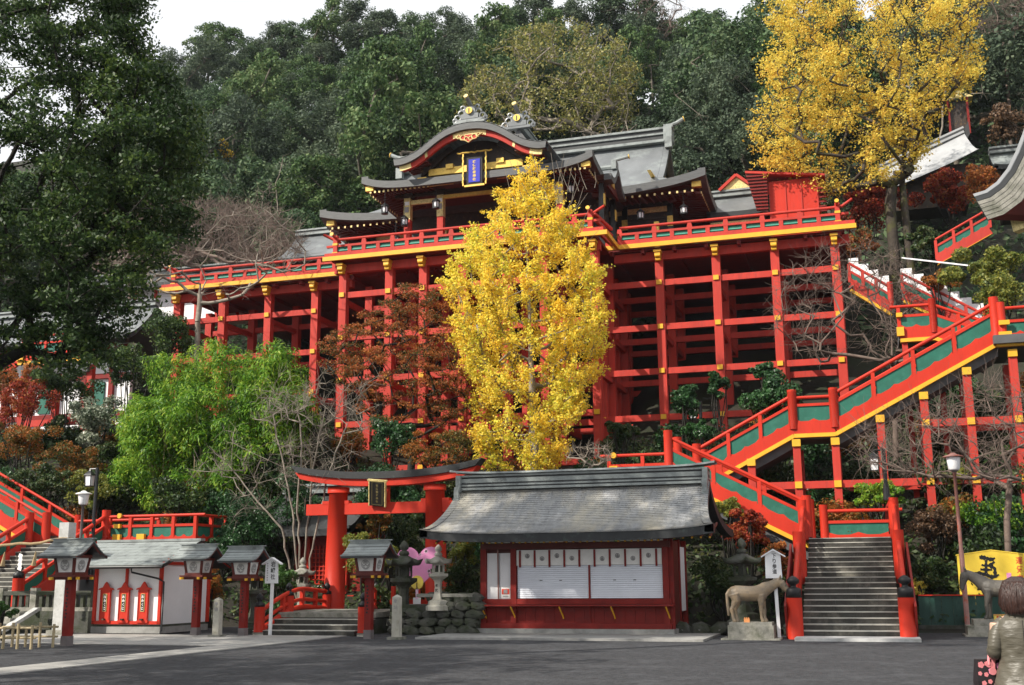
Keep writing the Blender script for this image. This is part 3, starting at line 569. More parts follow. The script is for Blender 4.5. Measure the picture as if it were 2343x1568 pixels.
# ================================================================ buildings near the shrine
def simple_roof(parent, x0, x1, yf, yr, ze, zr, mm='roof_copper', curve=1.5, name='roof'):
    m = MB(); T = [i/10 for i in range(11)]
    m.grid([[(x0+(x1-x0)*k/8, yr+(yf-yr)*t, zr-(zr-ze)*(1-(1-t)**curve)+0.12*abs(2*k/8-1)**4*t) for k in range(9)] for t in T])
    yb = 2*yr-yf
    m.grid([[(x1+(x0-x1)*k/8, yr+(yb-yr)*t, zr-(zr-ze)*(1-(1-t)**curve)) for k in range(9)] for t in T]); m.build(name, mm, parent, True)
    sweep_edge([(x0+(x1-x0)*k/8, yf, ze+0.12*abs(2*k/8-1)**4) for k in range(9)], 0.25, 0.2, 'fascia', parent, 'eave_edge', (0, 0.3, 0))
    for sg, x in ((1, x0), (-1, x1)):
        sweep_edge([(x, yr+(yf-yr)*t, zr-(zr-ze)*(1-(1-t)**curve)) for t in T[::-1]]+[(x, yr+(yb-yr)*t, zr-(zr-ze)*(1-(1-t)**curve)) for t in T[1:]], 0.2, 0.2, 'fascia', parent, 'verge', (sg*0.2, 0, 0))
    for k, (w, z, hh) in enumerate(((0.55, 0.06, 0.14), (0.38, 0.2, 0.16), (0.5, 0.33, 0.1))): box(parent, 'ridge_course', 'slate_ridge' if k != 1 else 'roof_dark', ((x0+x1)/2, yr, zr+z), (x1-x0, w, hh))
sr = thing('shrine_annex', 'low annex with plain grey roof between the shrine and the red storehouse', 'building', (-6, 63, DECK))
simple_roof(sr, -7.6, -4.3, 61.9, 63.6, 21.75, 23.2); box(sr, 'wall', 'dark_wood', (-6.0, 63.4, 19.7), (2.9, 2.2, 4.1)); box(sr, 'gilt_beam', 'gold_pale', (-6.0, 62.26, 21.2), (2.9, 0.08, 0.2))
sr = thing('red_storehouse', 'plain bright red boarded storehouse on the right end of the stage', 'storehouse', (-2.7, 60, DECK))
box(sr, 'wall', 'red_bright', (-2.65, 60.6, 20.0), (2.55, 2.6, 4.7))
for k in range(4): box(sr, 'wall_batten', 'red', (-3.9+k*0.82, 59.28, 20.0), (0.06, 0.06, 4.6))
m = MB(); m.prism([(-5.1, 58.9, 22.85), (-1.0, 58.9, 22.25), (-1.0, 58.9, 22.37), (-5.1, 58.9, 22.98)], (0, 0, 0), (0, 3.6, 0)); m.build('roof', 'red', sr)
m = MB(); m.prism([(-5.1, 59.0, 22.84), (-4.0, 59.0, 22.68), (-4.0, 59.0, 20.6), (-4.6, 59.0, 20.75)], (0, 0, 0), (0, 0.1, 0)); m.build('louvre_back', 'red_brown', sr)
for k in range(11):
    z = 20.8+k*0.185; xl = -4.6-0.5*(k/11); bar(sr, 'louvre', 'red_dark', (xl, 58.96, z), (-3.98, 58.96, z-0.03), 0.1, 0.07)
for k in range(7): bar(sr, 'louvre', 'red_dark', (-1.36, 59.1, 20.4+k*0.25), (-1.0, 59.1, 20.4+k*0.25), 0.1, 0.08)
m = MB(); m.prism([(-6.9, 63.4, 23.6), (-6.0, 63.4, 24.35), (-5.1, 63.4, 23.6)], (0, 0, 0), (0, 0.4, 0)); m.build('small_gable', 'gold_pale', sr)
bar(sr, 'gable_board', 'red', (-7.0, 63.3, 23.55), (-6.0, 63.3, 24.4), 0.15, 0.16); bar(sr, 'gable_board', 'red', (-6.0, 63.3, 24.4), (-5.0, 63.3, 23.55), 0.15, 0.16)
sr = thing('side_hall', 'grey roofed side hall just left of the main shrine', 'building', (-31, 62, DECK))
simple_roof(sr, -33.6, -28.2, 59.4, 62.4, 20.75, 23.1); box(sr, 'wall', 'dark_wood', (-31, 62.4, 19.2), (4.6, 4.2, 3.0)); box(sr, 'gilt_beam', 'gold_pale', (-31, 60.2, 20.4), (4.6, 0.1, 0.16))
sr = thing('covered_corridor', 'long low grey roofed corridor behind the left end of the stage', 'building', (-40, 60, 17))
simple_roof(sr, -48, -34.5, 58.0, 60.2, 19.6, 20.7); box(sr, 'wall', 'white', (-41.4, 60.0, 18.4), (12, 2.0, 2.2))
for k in range(9): post(sr, 'wall_post', 'red', -47.2+k*1.45, 58.95, 17.0, 19.5, 0.16)
# ================================================================ stairways
def wavy(parent, A, B, lo, hi, th=0.05, mm='teal', waves=2, amp=0.11, red='red_bright'):
    """a green board and, in front of its foot, a red sill board with a cusped top"""
    A, B = Vector(A), Vector(B); n = 8*waves; side = Vector((0, 0, 1)).cross(B-A).normalized(); up = Vector((0, 0, 1))
    m = MB(); m.prism([A+up*lo, B+up*lo, B+up*hi, A+up*hi], (0, 0, 0), side*0.03); m.build('panel', mm, parent)
    P_ = [A.lerp(B, k/n)+up*(lo+0.03+amp*(1-abs(math.sin(math.pi*waves*k/n)))) for k in range(n+1)]
    for s_ in (-0.035, 0.036): m = MB(); m.prism([A+up*(lo-0.04)+side*s_, *[p+side*s_ for p in P_], B+up*(lo-0.04)+side*s_], (0, 0, 0), side*0.028); m.build('cusped_board', red, parent)
def balustrade(parent, A, B, n, hr=1.0, mr=0.62, base=0.0, ends=(0, 0), red='red_bright', newel=None, panel=True, r=0.06, over=(0, 0)):
    """posts, round handrail, squared mid rail, sill and wavy green boards between A and B (deck level)"""
    A, B = Vector(A), Vector(B); up = Vector((0, 0, 1)); d = (B-A).normalized()
    rod(parent, 'handrail', red, A-d*over[0]+up*hr, B+d*over[1]+up*hr, r, 10)
    bar(parent, 'mid_rail', red, A+up*mr, B+up*mr, 0.09, 0.10)
    bar(parent, 'sill', red, A+up*(base+0.09), B+up*(base+0.09), 0.12, 0.18)
    for k in range(n+1):
        p = A.lerp(B, k/n)
        if (k == 0 and ends[0]) or (k == n and ends[1]):
            rod(parent, 'newel', red, p+up*(base-0.1), p+up*(hr+0.22), newel or 0.14, 16)
        else: post(parent, 'rail_post', red, p.x, p.y, p.z+base, p.z+hr-0.05, 0.13)
        if k < n and panel:
            q = A.lerp(B, (k+1)/n); wavy(parent, p.lerp(q, 0.06), p.lerp(q, 0.94), base+0.13, mr-0.04, red=red)
def stringer(parent, A, B, h=0.42, yel=0.14, red='red_bright'):
    A, B = Vector(A), Vector(B); up = Vector((0, 0, 1))
    bar(parent, 'stringer', red, A-up*h/2, B-up*h/2, 0.16, h); bar(parent, 'stringer_edge', 'ochre', A-up*(h+yel/2), B-up*(h+yel/2), 0.22, yel)
def xflight(parent, x0, z0, x1, z1, y0, y1, n, slab=True):
    """a flight of steps along X between y0 and y1"""
    for k in range(n):
        xa = x0+(x1-x0)*k/n; xb = x0+(x1-x0)*(k+1)/n; zz = z0+(z1-z0)*(k+1)/n; hh = (z1-z0)/n
        box(parent, 'step', 'step_stone', ((xa+xb)/2, (y0+y1)/2, zz-hh/2), (abs(xb-xa)+0.03, y1-y0-0.2, hh))
    if slab:
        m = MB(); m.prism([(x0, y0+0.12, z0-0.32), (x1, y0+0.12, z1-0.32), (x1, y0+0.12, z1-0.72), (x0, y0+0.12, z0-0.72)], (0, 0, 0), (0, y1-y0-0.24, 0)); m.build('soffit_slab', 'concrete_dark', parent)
# ---- lower right stair: straight up from the forecourt
SX0, SX1 = -1.92, 0.62
s1 = thing('stone_stairway', 'broad stone stairway with red railings rising from the forecourt on the right', 'stairway', (-0.65, 32.4, 0))
box(s1, 'kerb_slab', 'stone_white', ((SX0+SX1)/2+0.15, 31.75, 0.04), (3.1, 1.2, 0.08))
z, y = 0.06, 32.4; ri, tr = 0.156, 0.325; STY = []
def ystep(y0, z0, tread):
    x = SX0
    while x < SX1-0.05:            # each step is a row of cut stones
        w = min(random.uniform(0.55, 0.95), SX1-x); w = SX1-x if SX1-x-w < 0.3 else w
        box(s1, 'step_stone', 'step_stone', (x+w/2, y0+tread/2+0.02, z0+ri/2-0.01), (w-0.006, tread+0.06, ri-0.02)); x += w
    box(s1, 'nosing', 'nosing', ((SX0+SX1)/2, y0+tread/2-0.01, z0+ri-0.008), (SX1-SX0, tread+0.04, 0.03))
for k in range(10): ystep(y, z, tr); z += ri; y += tr
box(s1, 'landing', 'stone', ((SX0+SX1)/2, y+0.55, z-0.06), (SX1-SX0, 1.2, 0.12)); y += 1.0
ZL1 = z
for k in range(8): ystep(y, z, tr); z += ri; y += tr
ZL2, YL2 = z, y
box(s1, 'landing', 'stone', (-0.75, YL2+1.15, ZL2-0.1), (3.2, 2.3, 0.2)); 
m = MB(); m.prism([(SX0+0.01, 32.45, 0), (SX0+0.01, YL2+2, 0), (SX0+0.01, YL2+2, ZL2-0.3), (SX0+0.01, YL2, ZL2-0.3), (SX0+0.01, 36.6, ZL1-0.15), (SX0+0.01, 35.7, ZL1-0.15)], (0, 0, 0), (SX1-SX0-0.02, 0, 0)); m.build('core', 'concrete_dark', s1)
for x in (SX0-0.16, SX1+0.16):
    o = -1 if x < -1 else 1
    rod(s1, 'newel', 'red_bright', (x, 32.25, 0), (x, 32.25, 1.08), 0.21, 20)
    m = MB(); m.lathe([(0.205, 1.08), (0.205, 1.30), (0.18, 1.33), (0.08, 1.36), (0.08, 1.42), (0.155, 1.47), (0.17, 1.55), (0.10, 1.62), (0.02, 1.66)], 20, (x, 32.25, 0)); m.build('newel_cap', 'black', s1, True)
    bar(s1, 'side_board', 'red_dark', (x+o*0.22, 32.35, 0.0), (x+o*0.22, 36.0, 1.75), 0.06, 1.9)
    A = Vector((x, 32.5, 0.15)); B = Vector((x, 35.6, ZL1)); up = Vector((0, 0, 1))
    rod(s1, 'handrail', 'red_bright', A+up*0.98, B+up*0.98, 0.075); bar(s1, 'mid_rail', 'red_bright', A+up*0.62, B+up*0.62, 0.09, 0.12); bar(s1, 'sill', 'red_bright', A+up*0.12, B+up*0.12, 0.14, 0.34)
    for t in (0.33, 0.66): p = A.lerp(B, t); post(s1, 'rail_post', 'red_bright', p.x, p.y, p.z, p.z+0.95, 0.13)
    for t in (0.02, 0.35, 0.68): wavy(s1, A.lerp(B, t), A.lerp(B, t+0.3), 0.28, 0.58)
    rod(s1, 'newel', 'red_bright', (x, 35.75, ZL1-0.2), (x, 35.75, ZL1+1.35), 0.16, 16); rod(s1, 'newel', 'red_bright', (x, 36.7, ZL1-0.2), (x, 36.7, ZL1+1.35), 0.155, 16)
    rod(s1, 'handrail', 'red_bright', (x, 35.75, ZL1+1.0), (x, 36.7, ZL1+1.0), 0.075)
    balustrade(s1, (x, 36.7, ZL1+0.05), (x, YL2, ZL2+0.05), 3, ends=(0, 1), newel=0.165, r=0.075)
balustrade(s1, (-1.5, YL2+2.1, ZL2), (0.75, YL2+2.1, ZL2), 1, hr=1.0, over=(0, 0.35), ends=(1, 0))
# ---- second flight, up to the left behind the booth
s2 = thing('left_turning_flight', 'red railed flight climbing left behind the grey roofed sales booth', 'stairway', (-4.2, 40.3, ZL2))
FY0, FY1, XB, XT, ZT2 = YL2+0.05, YL2+2.1, -1.95, -6.5, 5.25
xflight(s2, XB, ZL2, XT, ZT2, FY0, FY1, 15)
for y, nw in ((FY0, 3), (FY1, 3)):
    stringer(s2, (XB, y, ZL2+0.25), (XT, y, ZT2+0.25), h=0.42); balustrade(s2, (XB, y, ZL2+0.15), (XT, y, ZT2+0.15), nw, hr=1.05, mr=0.66, base=0.0, ends=(1, 1), newel=0.155)
# ---- landing with a rail towards the ginkgo
box(s2, 'landing', 'stone', (-7.9, 41.8, ZT2-0.1), (2.8, 4.4, 0.2)); bar(s2, 'landing_edge', 'ochre', (-9.3, FY0-0.05, ZT2-0.3), (-6.5, FY0-0.05, ZT2-0.3), 0.2, 0.2)
balustrade(s2, (-9.2, 42.0, ZT2-0.1), (-6.65, 42.0, ZT2-0.1), 2, hr=1.0, ends=(0, 1), over=(0.35, 0)); rod(s2, 'rail_cap', 'ochre', (-9.0, 41.9, ZT2+0.9), (-9.0, 41.8, ZT2+0.9), 0.11); box(s2, 'rail_block', 'ochre', (-9.0, 41.85, ZT2+0.42), (0.3, 0.15, 0.16))
# ---- third flight, up to the right on posts
s3 = thing('right_climbing_gallery', 'red railed gallery stair on posts climbing to the right with green boards', 'stairway', (0, 43.5, 4))
GY0, GY1 = 42.7, 44.7
PT = [(-6.0, 5.15), (-2.42, 7.0), (-0.95, 7.0), (4.75, 9.95)]
xflight(s3, PT[0][0], PT[0][1], PT[1][0], PT[1][1], GY0, GY1, 11); xflight(s3, PT[2][0], PT[2][1], PT[3][0], PT[3][1], GY0, GY1, 18)
box(s3, 'landing', 'concrete_dark', (-1.68, 43.7, 6.75), (1.5, 1.8, 0.36))
for y in (GY0, GY1):
    for a, b_ in zip(PT, PT[1:]): stringer(s3, (a[0], y, a[1]+0.1), (b_[0], y, b_[1]+0.1), h=0.34)
    balustrade(s3, (PT[0][0], y, PT[0][1]), (PT[1][0], y, PT[1][1]), 3, hr=1.18, mr=0.84, base=0.04, ends=(1, 1), newel=0.165, r=0.07)
    balustrade(s3, (PT[1][0], y, 7.0), (PT[2][0], y, 7.0), 1, hr=1.1, mr=0.82, base=0.04, ends=(1, 1), newel=0.165)
    balustrade(s3, (PT[2][0], y, PT[2][1]), (PT[3][0], y, PT[3][1]), 4, hr=1.18, mr=0.84, base=0.04, ends=(1, 1), newel=0.165, r=0.07)
LEGX = ((-4.0, 5.9), (-2.35, 6.55), (-0.98, 6.55), (0.62, 7.3), (2.15, 8.05), (3.65, 8.85), (5.2, 9.4))
for x, zt_ in LEGX:
    for y in (GY0+0.05, GY1-0.05):
        zb = zt(x, y)-0.8; post(s3, 'leg', 'red', x, y, zb, zt_-0.2, 0.27)
        if y < 43: box(s3, 'leg_cap', 'ochre', (x, y-0.08, zt_-0.12), (0.30, 0.26, 0.26))
for y in (GY0+0.05, GY1-0.05):
    for (xa, za), (xb, zb_) in zip(LEGX, LEGX[1:]):
        for lv in (4.9, 6.95):
            if lv < min(za, zb_)-0.5: bar(s3, 'tie_beam', 'red', (xa+0.13, y, lv), (xb-0.13, y, lv), 0.16, 0.26)
    for x, zt_ in LEGX:
        for lv in (4.9, 6.95):
            if lv < zt_-0.5 and y < 43 and x > -3: box(s3, 'beam_cap', 'ochre', (x, y-0.16, lv), (0.25, 0.08, 0.24))
# ---- top landing and fourth flight back to the left
s4 = thing('upper_landing_stair', 'short red railed stair and landing at the top of the right gallery', 'stairway', (4, 45.8, 9.9))
box(s4, 'landing', 'concrete_dark', (5.9, 44.4, 9.75), (2.6, 4.2, 0.3)); bar(s4, 'landing_edge', 'ochre', (4.7, 42.55, 9.62), (7.3, 42.55, 9.62), 0.2, 0.22)
balustrade(s4, (4.95, 42.6, 9.8), (7.2, 42.6, 9.8), 2, hr=1.1, ends=(1, 1)); box(s4, 'rail_block', 'ochre', (5.0, 42.4, 10.35), (0.35, 0.1, 0.16)); box(s4, 'rail_block', 'ochre', (5.0, 42.4, 9.85), (0.42, 0.12, 0.34))
xflight(s4, 4.6, 9.95, 2.85, 10.75, 44.9, 46.6, 6); box(s4, 'landing', 'concrete_dark', (2.2, 45.75, 10.6), (1.3, 1.7, 0.3))
stringer(s4, (4.6, 44.9, 10.05), (2.83, 44.9, 10.85), 0.36); stringer(s4, (2.83, 44.9, 10.85), (1.6, 44.9, 10.85), 0.36)
balustrade(s4, (4.6, 44.9, 9.95), (2.83, 44.9, 10.75), 2, hr=1.0, ends=(0, 1)); balustrade(s4, (2.83, 44.9, 10.75), (1.6, 44.9, 10.75), 1, hr=1.0, ends=(1, 0), over=(0, 0.3))
box(s4, 'rail_block', 'ochre', (1.62, 44.8, 10.75), (0.26, 0.2, 0.34)); box(s4, 'rail_block', 'ochre', (1.62, 44.8, 11.4), (0.22, 0.2, 0.16))
for x in (1.75, 2.95): post(s4, 'leg', 'red', x, 45.0, zt(x, 45)-0.5, 10.4, 0.2)
# ---- fifth flight with stepped white parapet
s5 = thing('white_walled_flight', 'stair with stepped white parapet climbing left to the stage', 'stairway', (2.7, 49.5, 12))
for xa, za, xb, zb_, n in ((5.6, 12.2, 2.0, 14.55, 8), (1.5, 14.0, -0.1, 15.2, 4)):
    for k in range(n):
        x0 = xa+(xb-xa)*k/n; x1 = xa+(xb-xa)*(k+1)/n; zz = za+(zb_-za)*(k+0.7)/n
        box(s5, 'parapet_block', 'white', ((x0+x1)/2, 49.9, zz-0.7), (abs(x1-x0)+0.005, 0.25, 1.5))
    A = Vector((xa, 49.2, za-1.25)); B = Vector((xb, 49.2, zb_-1.25)); balustrade(s5, A, B, 3, hr=0.85, mr=0.5, ends=(1, 0), red='red', newel=0.12); stringer(s5, A, B, 0.3, 0.12, red='red')
    xflight(s5, xa, za-1.3, xb, zb_-1.3, 49.25, 49.8, n*2, False)
bar(s5, 'handrail_pipe', 'lamp_glass', (6.2, 50.2, 14.2), (2.1, 50.2, 15.1), 0.06, 0.06)
# ---- left stair
s6 = thing('left_stone_stairway', 'stone stairway with red railings climbing at the far left', 'stairway', (-30, 34.5, 0.9))
LX0, LX1 = -32.6, -29.05
z, y = 0.85, 34.3
for k in range(14):
    box(s6, 'step_stone', 'step_stone', ((LX0+LX1)/2, y+0.18, z+0.07), (LX1-LX0, 0.36, 0.14)); box(s6, 'nosing', 'nosing', ((LX0+LX1)/2, y+0.15, z+0.153), (LX1-LX0, 0.32, 0.03)); z += 0.165; y += 0.285
    if k == 6: y += 0.5
ZLL, YLL = z, y
for x in (LX0, LX1+0.12):
    rod(s6, 'newel', 'red_bright', (x, 34.1, 0.7), (x, 34.1, 1.78), 0.19, 18)
    m = MB(); m.lathe([(0.185, 1.78), (0.185, 1.95), (0.08, 2.0), (0.08, 2.05), (0.15, 2.1), (0.15, 2.18), (0.02, 2.27)], 16, (x, 34.1, 0)); m.build('newel_cap', 'black', s6, True)
    balustrade(s6, (x, 34.3, 0.95), (x, YLL, ZLL+0.05), 4, hr=1.0, ends=(0, 1), newel=0.17, r=0.085); bar(s6, 'side_board', 'red', (x+0.15, 34.3, 0.9), (x+0.15, YLL, ZLL), 0.05, 0.5)
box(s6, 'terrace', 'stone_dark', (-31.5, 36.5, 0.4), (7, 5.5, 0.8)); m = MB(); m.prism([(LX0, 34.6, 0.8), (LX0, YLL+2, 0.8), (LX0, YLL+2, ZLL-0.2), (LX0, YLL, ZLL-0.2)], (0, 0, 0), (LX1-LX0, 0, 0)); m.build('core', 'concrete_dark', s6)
# upper left landing and flight
s7 = thing('left_landing_gallery', 'red railed landing and upward flight with green boards at the far left', 'stairway', (-28, 39.5, 3))
box(s7, 'deck', 'concrete_dark', (-29.0, YLL+1.1, ZLL-0.12), (8.2, 2.2, 0.2)); stringer(s7, (-28.9, YLL-0.02, ZLL), (-24.7, YLL-0.02, ZLL), 0.3, 0.16)
balustrade(s7, (-28.75, YLL, ZLL), (-24.85, YLL, ZLL), 4, hr=1.0, over=(0, 0.4), ends=(0, 0)); rod(s7, 'rail_cap', 'ochre', (-28.2, YLL-0.12, ZLL+1.02), (-28.2, YLL-0.2, ZLL+1.02), 0.1)
for x in (-28.3, -27.2): box(s7, 'rail_block', 'ochre', (x, YLL-0.1, ZLL+0.12), (0.34, 0.14, 0.36))
box(s7, 'rail_block', 'ochre', (-28.3, YLL-0.1, ZLL+0.62), (0.28, 0.14, 0.16))
balustrade(s7, (-24.85, YLL, ZLL), (-24.85, YLL+2.2, ZLL), 2, hr=1.0)
xflight(s7, -32.6, ZLL, -39.5, ZLL+3.6, YLL+0.3, YLL+2.3, 18)
for yy in (YLL+0.3, YLL+2.3):
    stringer(s7, (-32.0, yy, ZLL+0.2), (-39.5, yy, ZLL+3.9), 0.5); balustrade(s7, (-32.0, yy, ZLL+0.05), (-39.5, yy, ZLL+3.75), 5, hr=1.0, ends=(1, 1), newel=0.18)
balustrade(s7, (-32.0, YLL+2.2, ZLL), (-28.0, YLL+2.2, ZLL), 3, hr=1.0)
for x in (-25.2, -27.0): post(s7, 'leg', 'red', x, YLL+0.3, 0.0, ZLL-0.2, 0.25)
# mid-left gallery half hidden by the big tree
s8 = thing('mid_left_gallery', 'red railed gallery with ochre edge half hidden behind the dark tree at left', 'gallery', (-43, 50, 9))
a = at(150/2342*2342/1.0*0.6+0, 0, 50) if False else at(*(50, 832), 50); c = at(203, 820, 50); zz = (a.z+c.z)/2
bar(s8, 'deck_beam', 'concrete_dark', (a.x, 50.1, zz-0.45), (c.x, 50.1, zz-0.45), 0.3, 0.5); bar(s8, 'deck_edge', 'ochre', (a.x-0.2, 50, zz), (c.x+0.4, 50, zz), 0.2, 0.2)
bar(s8, 'sill', 'red_bright', (a.x, 50, zz+0.25), (c.x+0.3, 50, zz+0.25), 0.2, 0.3); balustrade(s8, (a.x, 50, zz+0.3), (c.x+0.2, 50, zz+0.3), 3, hr=1.15, mr=0.75, ends=(0, 0), over=(0, 0.4))
for x in (a.x, c.x, (a.x+c.x)/2): post(s8, 'leg', 'red', x, 50.3, zt(x, 50.3)-0.5, zz-0.3, 0.3)
for x in (a.x, c.x): box(s8, 'rail_block', 'ochre', (x, 49.9, zz+0.3), (0.45, 0.2, 0.4))
bar(s8, 'tie_beam', 'red', (a.x, 50.3, zz-3.3), (c.x+1, 50.3, zz-3.3), 0.2, 0.35)
rod(s8, 'handrail', 'red_bright', (a.x-3.5, 50, zz-1.3), (a.x, 50, zz+0.9), 0.08); bar(s8, 'sill', 'red_bright', (a.x-3.5, 50, zz-1.9), (a.x, 50, zz+0.2), 0.15, 0.3)
# timber framed building behind it
s9 = thing('framed_hall', 'white plastered hall with dark red framing behind the dark tree', 'building', (-46, 54, 8))
box(s9, 'wall', 'white', (-48.5, 56.5, 12.4), (15, 0.3, 6.3))
for k in range(8): post(s9, 'wall_post', 'red_dark', -55.5+k*1.9, 56.3, 9.2, 15.6, 0.3)
for z in (9.6, 11.3, 13.6, 15.3): bar(s9, 'wall_beam', 'red_dark', (-56, 56.28, z), (-41.2, 56.28, z), 0.25, 0.3)
for k in range(4): box(s9, 'shutter_panel', 'teal', (-54.5+k*3.8, 56.3, 12.4), (0.8, 0.1, 1.7))
simple_roof(s9, -57, -40.2, 54.6, 57.5, 15.6, 18.0)
# ================================================================ sales booth
bo = thing('sales_booth', 'closed sales booth with big curved grey slate roof in the centre', 'booth', (-8.5, 34.5, 0))
BX0, BX1, BY0, BY1 = -11.36, -5.58, 33.4, 36.0
box(bo, 'apron', 'concrete', (-8.3, 33.4, 0.03), (8.0, 6.0, 0.06)); box(bo, 'plinth', 'concrete', (-8.47, 34.6, 0.12), (5.95, 2.9, 0.14))
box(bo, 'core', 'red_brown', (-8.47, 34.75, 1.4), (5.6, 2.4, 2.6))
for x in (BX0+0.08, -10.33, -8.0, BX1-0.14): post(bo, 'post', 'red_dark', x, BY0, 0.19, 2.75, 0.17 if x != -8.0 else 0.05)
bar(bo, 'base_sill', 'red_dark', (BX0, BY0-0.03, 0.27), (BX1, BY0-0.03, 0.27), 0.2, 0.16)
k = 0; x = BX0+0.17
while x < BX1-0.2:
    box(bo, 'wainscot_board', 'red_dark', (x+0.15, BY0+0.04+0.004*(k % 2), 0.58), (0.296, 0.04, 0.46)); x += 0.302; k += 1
bar(bo, 'counter', 'red_dark', (BX0-0.05, BY0-0.16, 0.86), (BX1+0.1, BY0-0.16, 0.86), 0.42, 0.05); bar(bo, 'rail_board', 'red_dark', (BX0, BY0, 0.97), (BX1, BY0, 0.97), 0.14, 0.15)
for x in (BX0+0.1, -10.34, -8.85, -7.3, BX1-0.12):
    m = MB(); m.tube([(x, BY0-0.34, 0.83), (x+0.02, BY0-0.25, 0.72), (x+0.05, BY0-0.10, 0.56), (x+0.06, BY0-0.05, 0.48)], 0.025, 6); m.build('counter_bracket', 'ochre', bo)
bar(bo, 'lintel', 'red_brown', (BX0, BY0-0.01, 2.60), (BX1, BY0-0.01, 2.60), 0.16, 0.18)
box(bo, 'wall_panel', 'white', (-10.98, BY0+0.05, 1.72), (0.41, 0.04, 1.36)); box(bo, 'wall_panel', 'white', (-10.62, BY0+0.05, 1.72), (0.40, 0.04, 1.36)); rod(bo, 'drain_pole', 'pole_rust', (-10.81, BY0-0.03, 0.88), (-10.83, BY0-0.03, 2.6), 0.022, 8)
box(bo, 'notice', 'paper', (-10.6, BY0+0.02, 1.24), (0.27, 0.012, 0.34)); box(bo, 'notice_picture', 'ink_red', (-10.6, BY0+0.011, 1.26), (0.24, 0.01, 0.16)); box(bo, 'notice_picture', 'grey_print', (-10.6, BY0+0.003, 1.26), (0.12, 0.01, 0.12)); box(bo, 'notice_line', 'grey_print', (-10.6, BY0+0.011, 1.12), (0.18, 0.01, 0.02))
# valance boards with crests, and red hanging strips
xs_ = [-10.22+0.458*i for i in range(11)]
for i in range(11):
    xa = -10.24 if i == 0 else -10.24+0.12+(i-1)*0.46; xb = -10.24+0.12+i*0.46 if i < 10 else -5.82
    if i == 10: xa = -10.24+0.12+9*0.46; 
    if xb-xa > 0.03: box(bo, 'valance_board', 'paper', ((xa+xb)/2, BY0-0.02+0.003*(i % 2), 2.25), (xb-xa-0.01, 0.03, 0.46))
    if i > 0 and i < 10:
        cx_ = (xa+xb)/2; zc = 2.24+(0.06 if i % 2 else -0.02)-0.02*(i > 5)
        if i != 5:
            m = MB(); m.tube([(cx_+0.06*math.cos(a), BY0-0.045, zc+0.06*math.sin(a)) for a in [j*math.pi/8 for j in range(17)]], 0.010, 5); m.tube([(cx_+0.03*math.cos(a)-0.0, BY0-0.045, zc-0.01+0.03*math.sin(a)) for a in [j*math.pi/5 for j in range(11)]], 0.010, 5); m.tube([(cx_, BY0-0.045, zc-0.05), (cx_, BY0-0.045, zc+0.05)], 0.012, 5); m.build('crest', 'grey_print', bo)
    if i < 10: box(bo, 'valance_strip', 'red_dark', (-10.24+0.12+i*0.46, BY0-0.05, 2.22), (0.055, 0.04, 0.50))
# roller shutters: every slat its own piece
for (xa, xb) in ((-10.22, -8.06), (-7.97, -5.83)):
    for j in range(16): 
        m = box(bo, 'shutter_slat', 'shutter', ((xa+xb)/2, BY0+0.035, 1.085+j*0.06), (xb-xa, 0.025, 0.052), Euler((math.radians(-12), 0, 0)))
    for xh in (0.34, 0.62): box(bo, 'shutter_handle', 'black_iron', (xa+(xb-xa)*xh, BY0+0.01, 1.58), (0.08, 0.02, 0.018))
    box(bo, 'shutter_back', 'grey_print', ((xa+xb)/2, BY0+0.06, 1.55), (xb-xa, 0.01, 0.98))
box(bo, 'shutter_guide', 'shutter', (-8.015, BY0+0.02, 1.55), (0.07, 0.05, 0.98))
# frieze under the eave: white cusped boards with gilt knobs
for (xa, xb, n) in ((-11.2, -10.42, 4), (-10.25, -8.75, 8), (-8.65, -7.2, 7), (-7.1, -5.75, 7)):
    for i in range(n):
        xc = xa+(xb-xa)*(i+0.5)/n; w = (xb-xa)/n*0.46; m = MB(); m.prism([(xc+w*math.cos(a), BY0-0.09, 2.70+0.09*math.sin(a)) for a in [j*math.pi/8 for j in range(9)]], (0, 0, 0), (0, 0.03, 0)); m.build('frieze_shell', 'paper', bo)
        box(bo, 'rafter_tip', 'ochre', (xc+w, 32.52, 2.68), (0.05, 0.03, 0.05)); bar(bo, 'rafter', 'red_brown', (xc+w, 32.53, 2.70), (xc+w, 34.2, 3.2), 0.05, 0.06)
for i in range(5): bar(bo, 'rafter', 'red_brown', (-5.3+i*0.25, 32.53, 2.76), (-5.3+i*0.25, 34.2, 3.2), 0.05, 0.06); box(bo, 'rafter_tip', 'ochre', (-5.3+i*0.25, 32.52, 2.74), (0.05, 0.03, 0.05)); 
for i in range(5): bar(bo, 'rafter', 'red_brown', (-12.5+i*0.25, 32.53, 2.72), (-12.5+i*0.25, 34.2, 3.2), 0.05, 0.06); box(bo, 'rafter_tip', 'ochre', (-12.5+i*0.25, 32.52, 2.70), (0.05, 0.03, 0.05))
# right end wall
for y in (33.5, 34.7, 35.9): post(bo, 'post', 'red_dark', BX1, y, 0.19, 2.75, 0.14)
box(bo, 'end_panel', 'white', (BX1+0.02, 35.3, 1.6), (0.03, 1.0, 1.9)); box(bo, 'end_panel', 'red_brown', (BX1+0.02, 34.1, 1.5), (0.03, 1.0, 2.4))
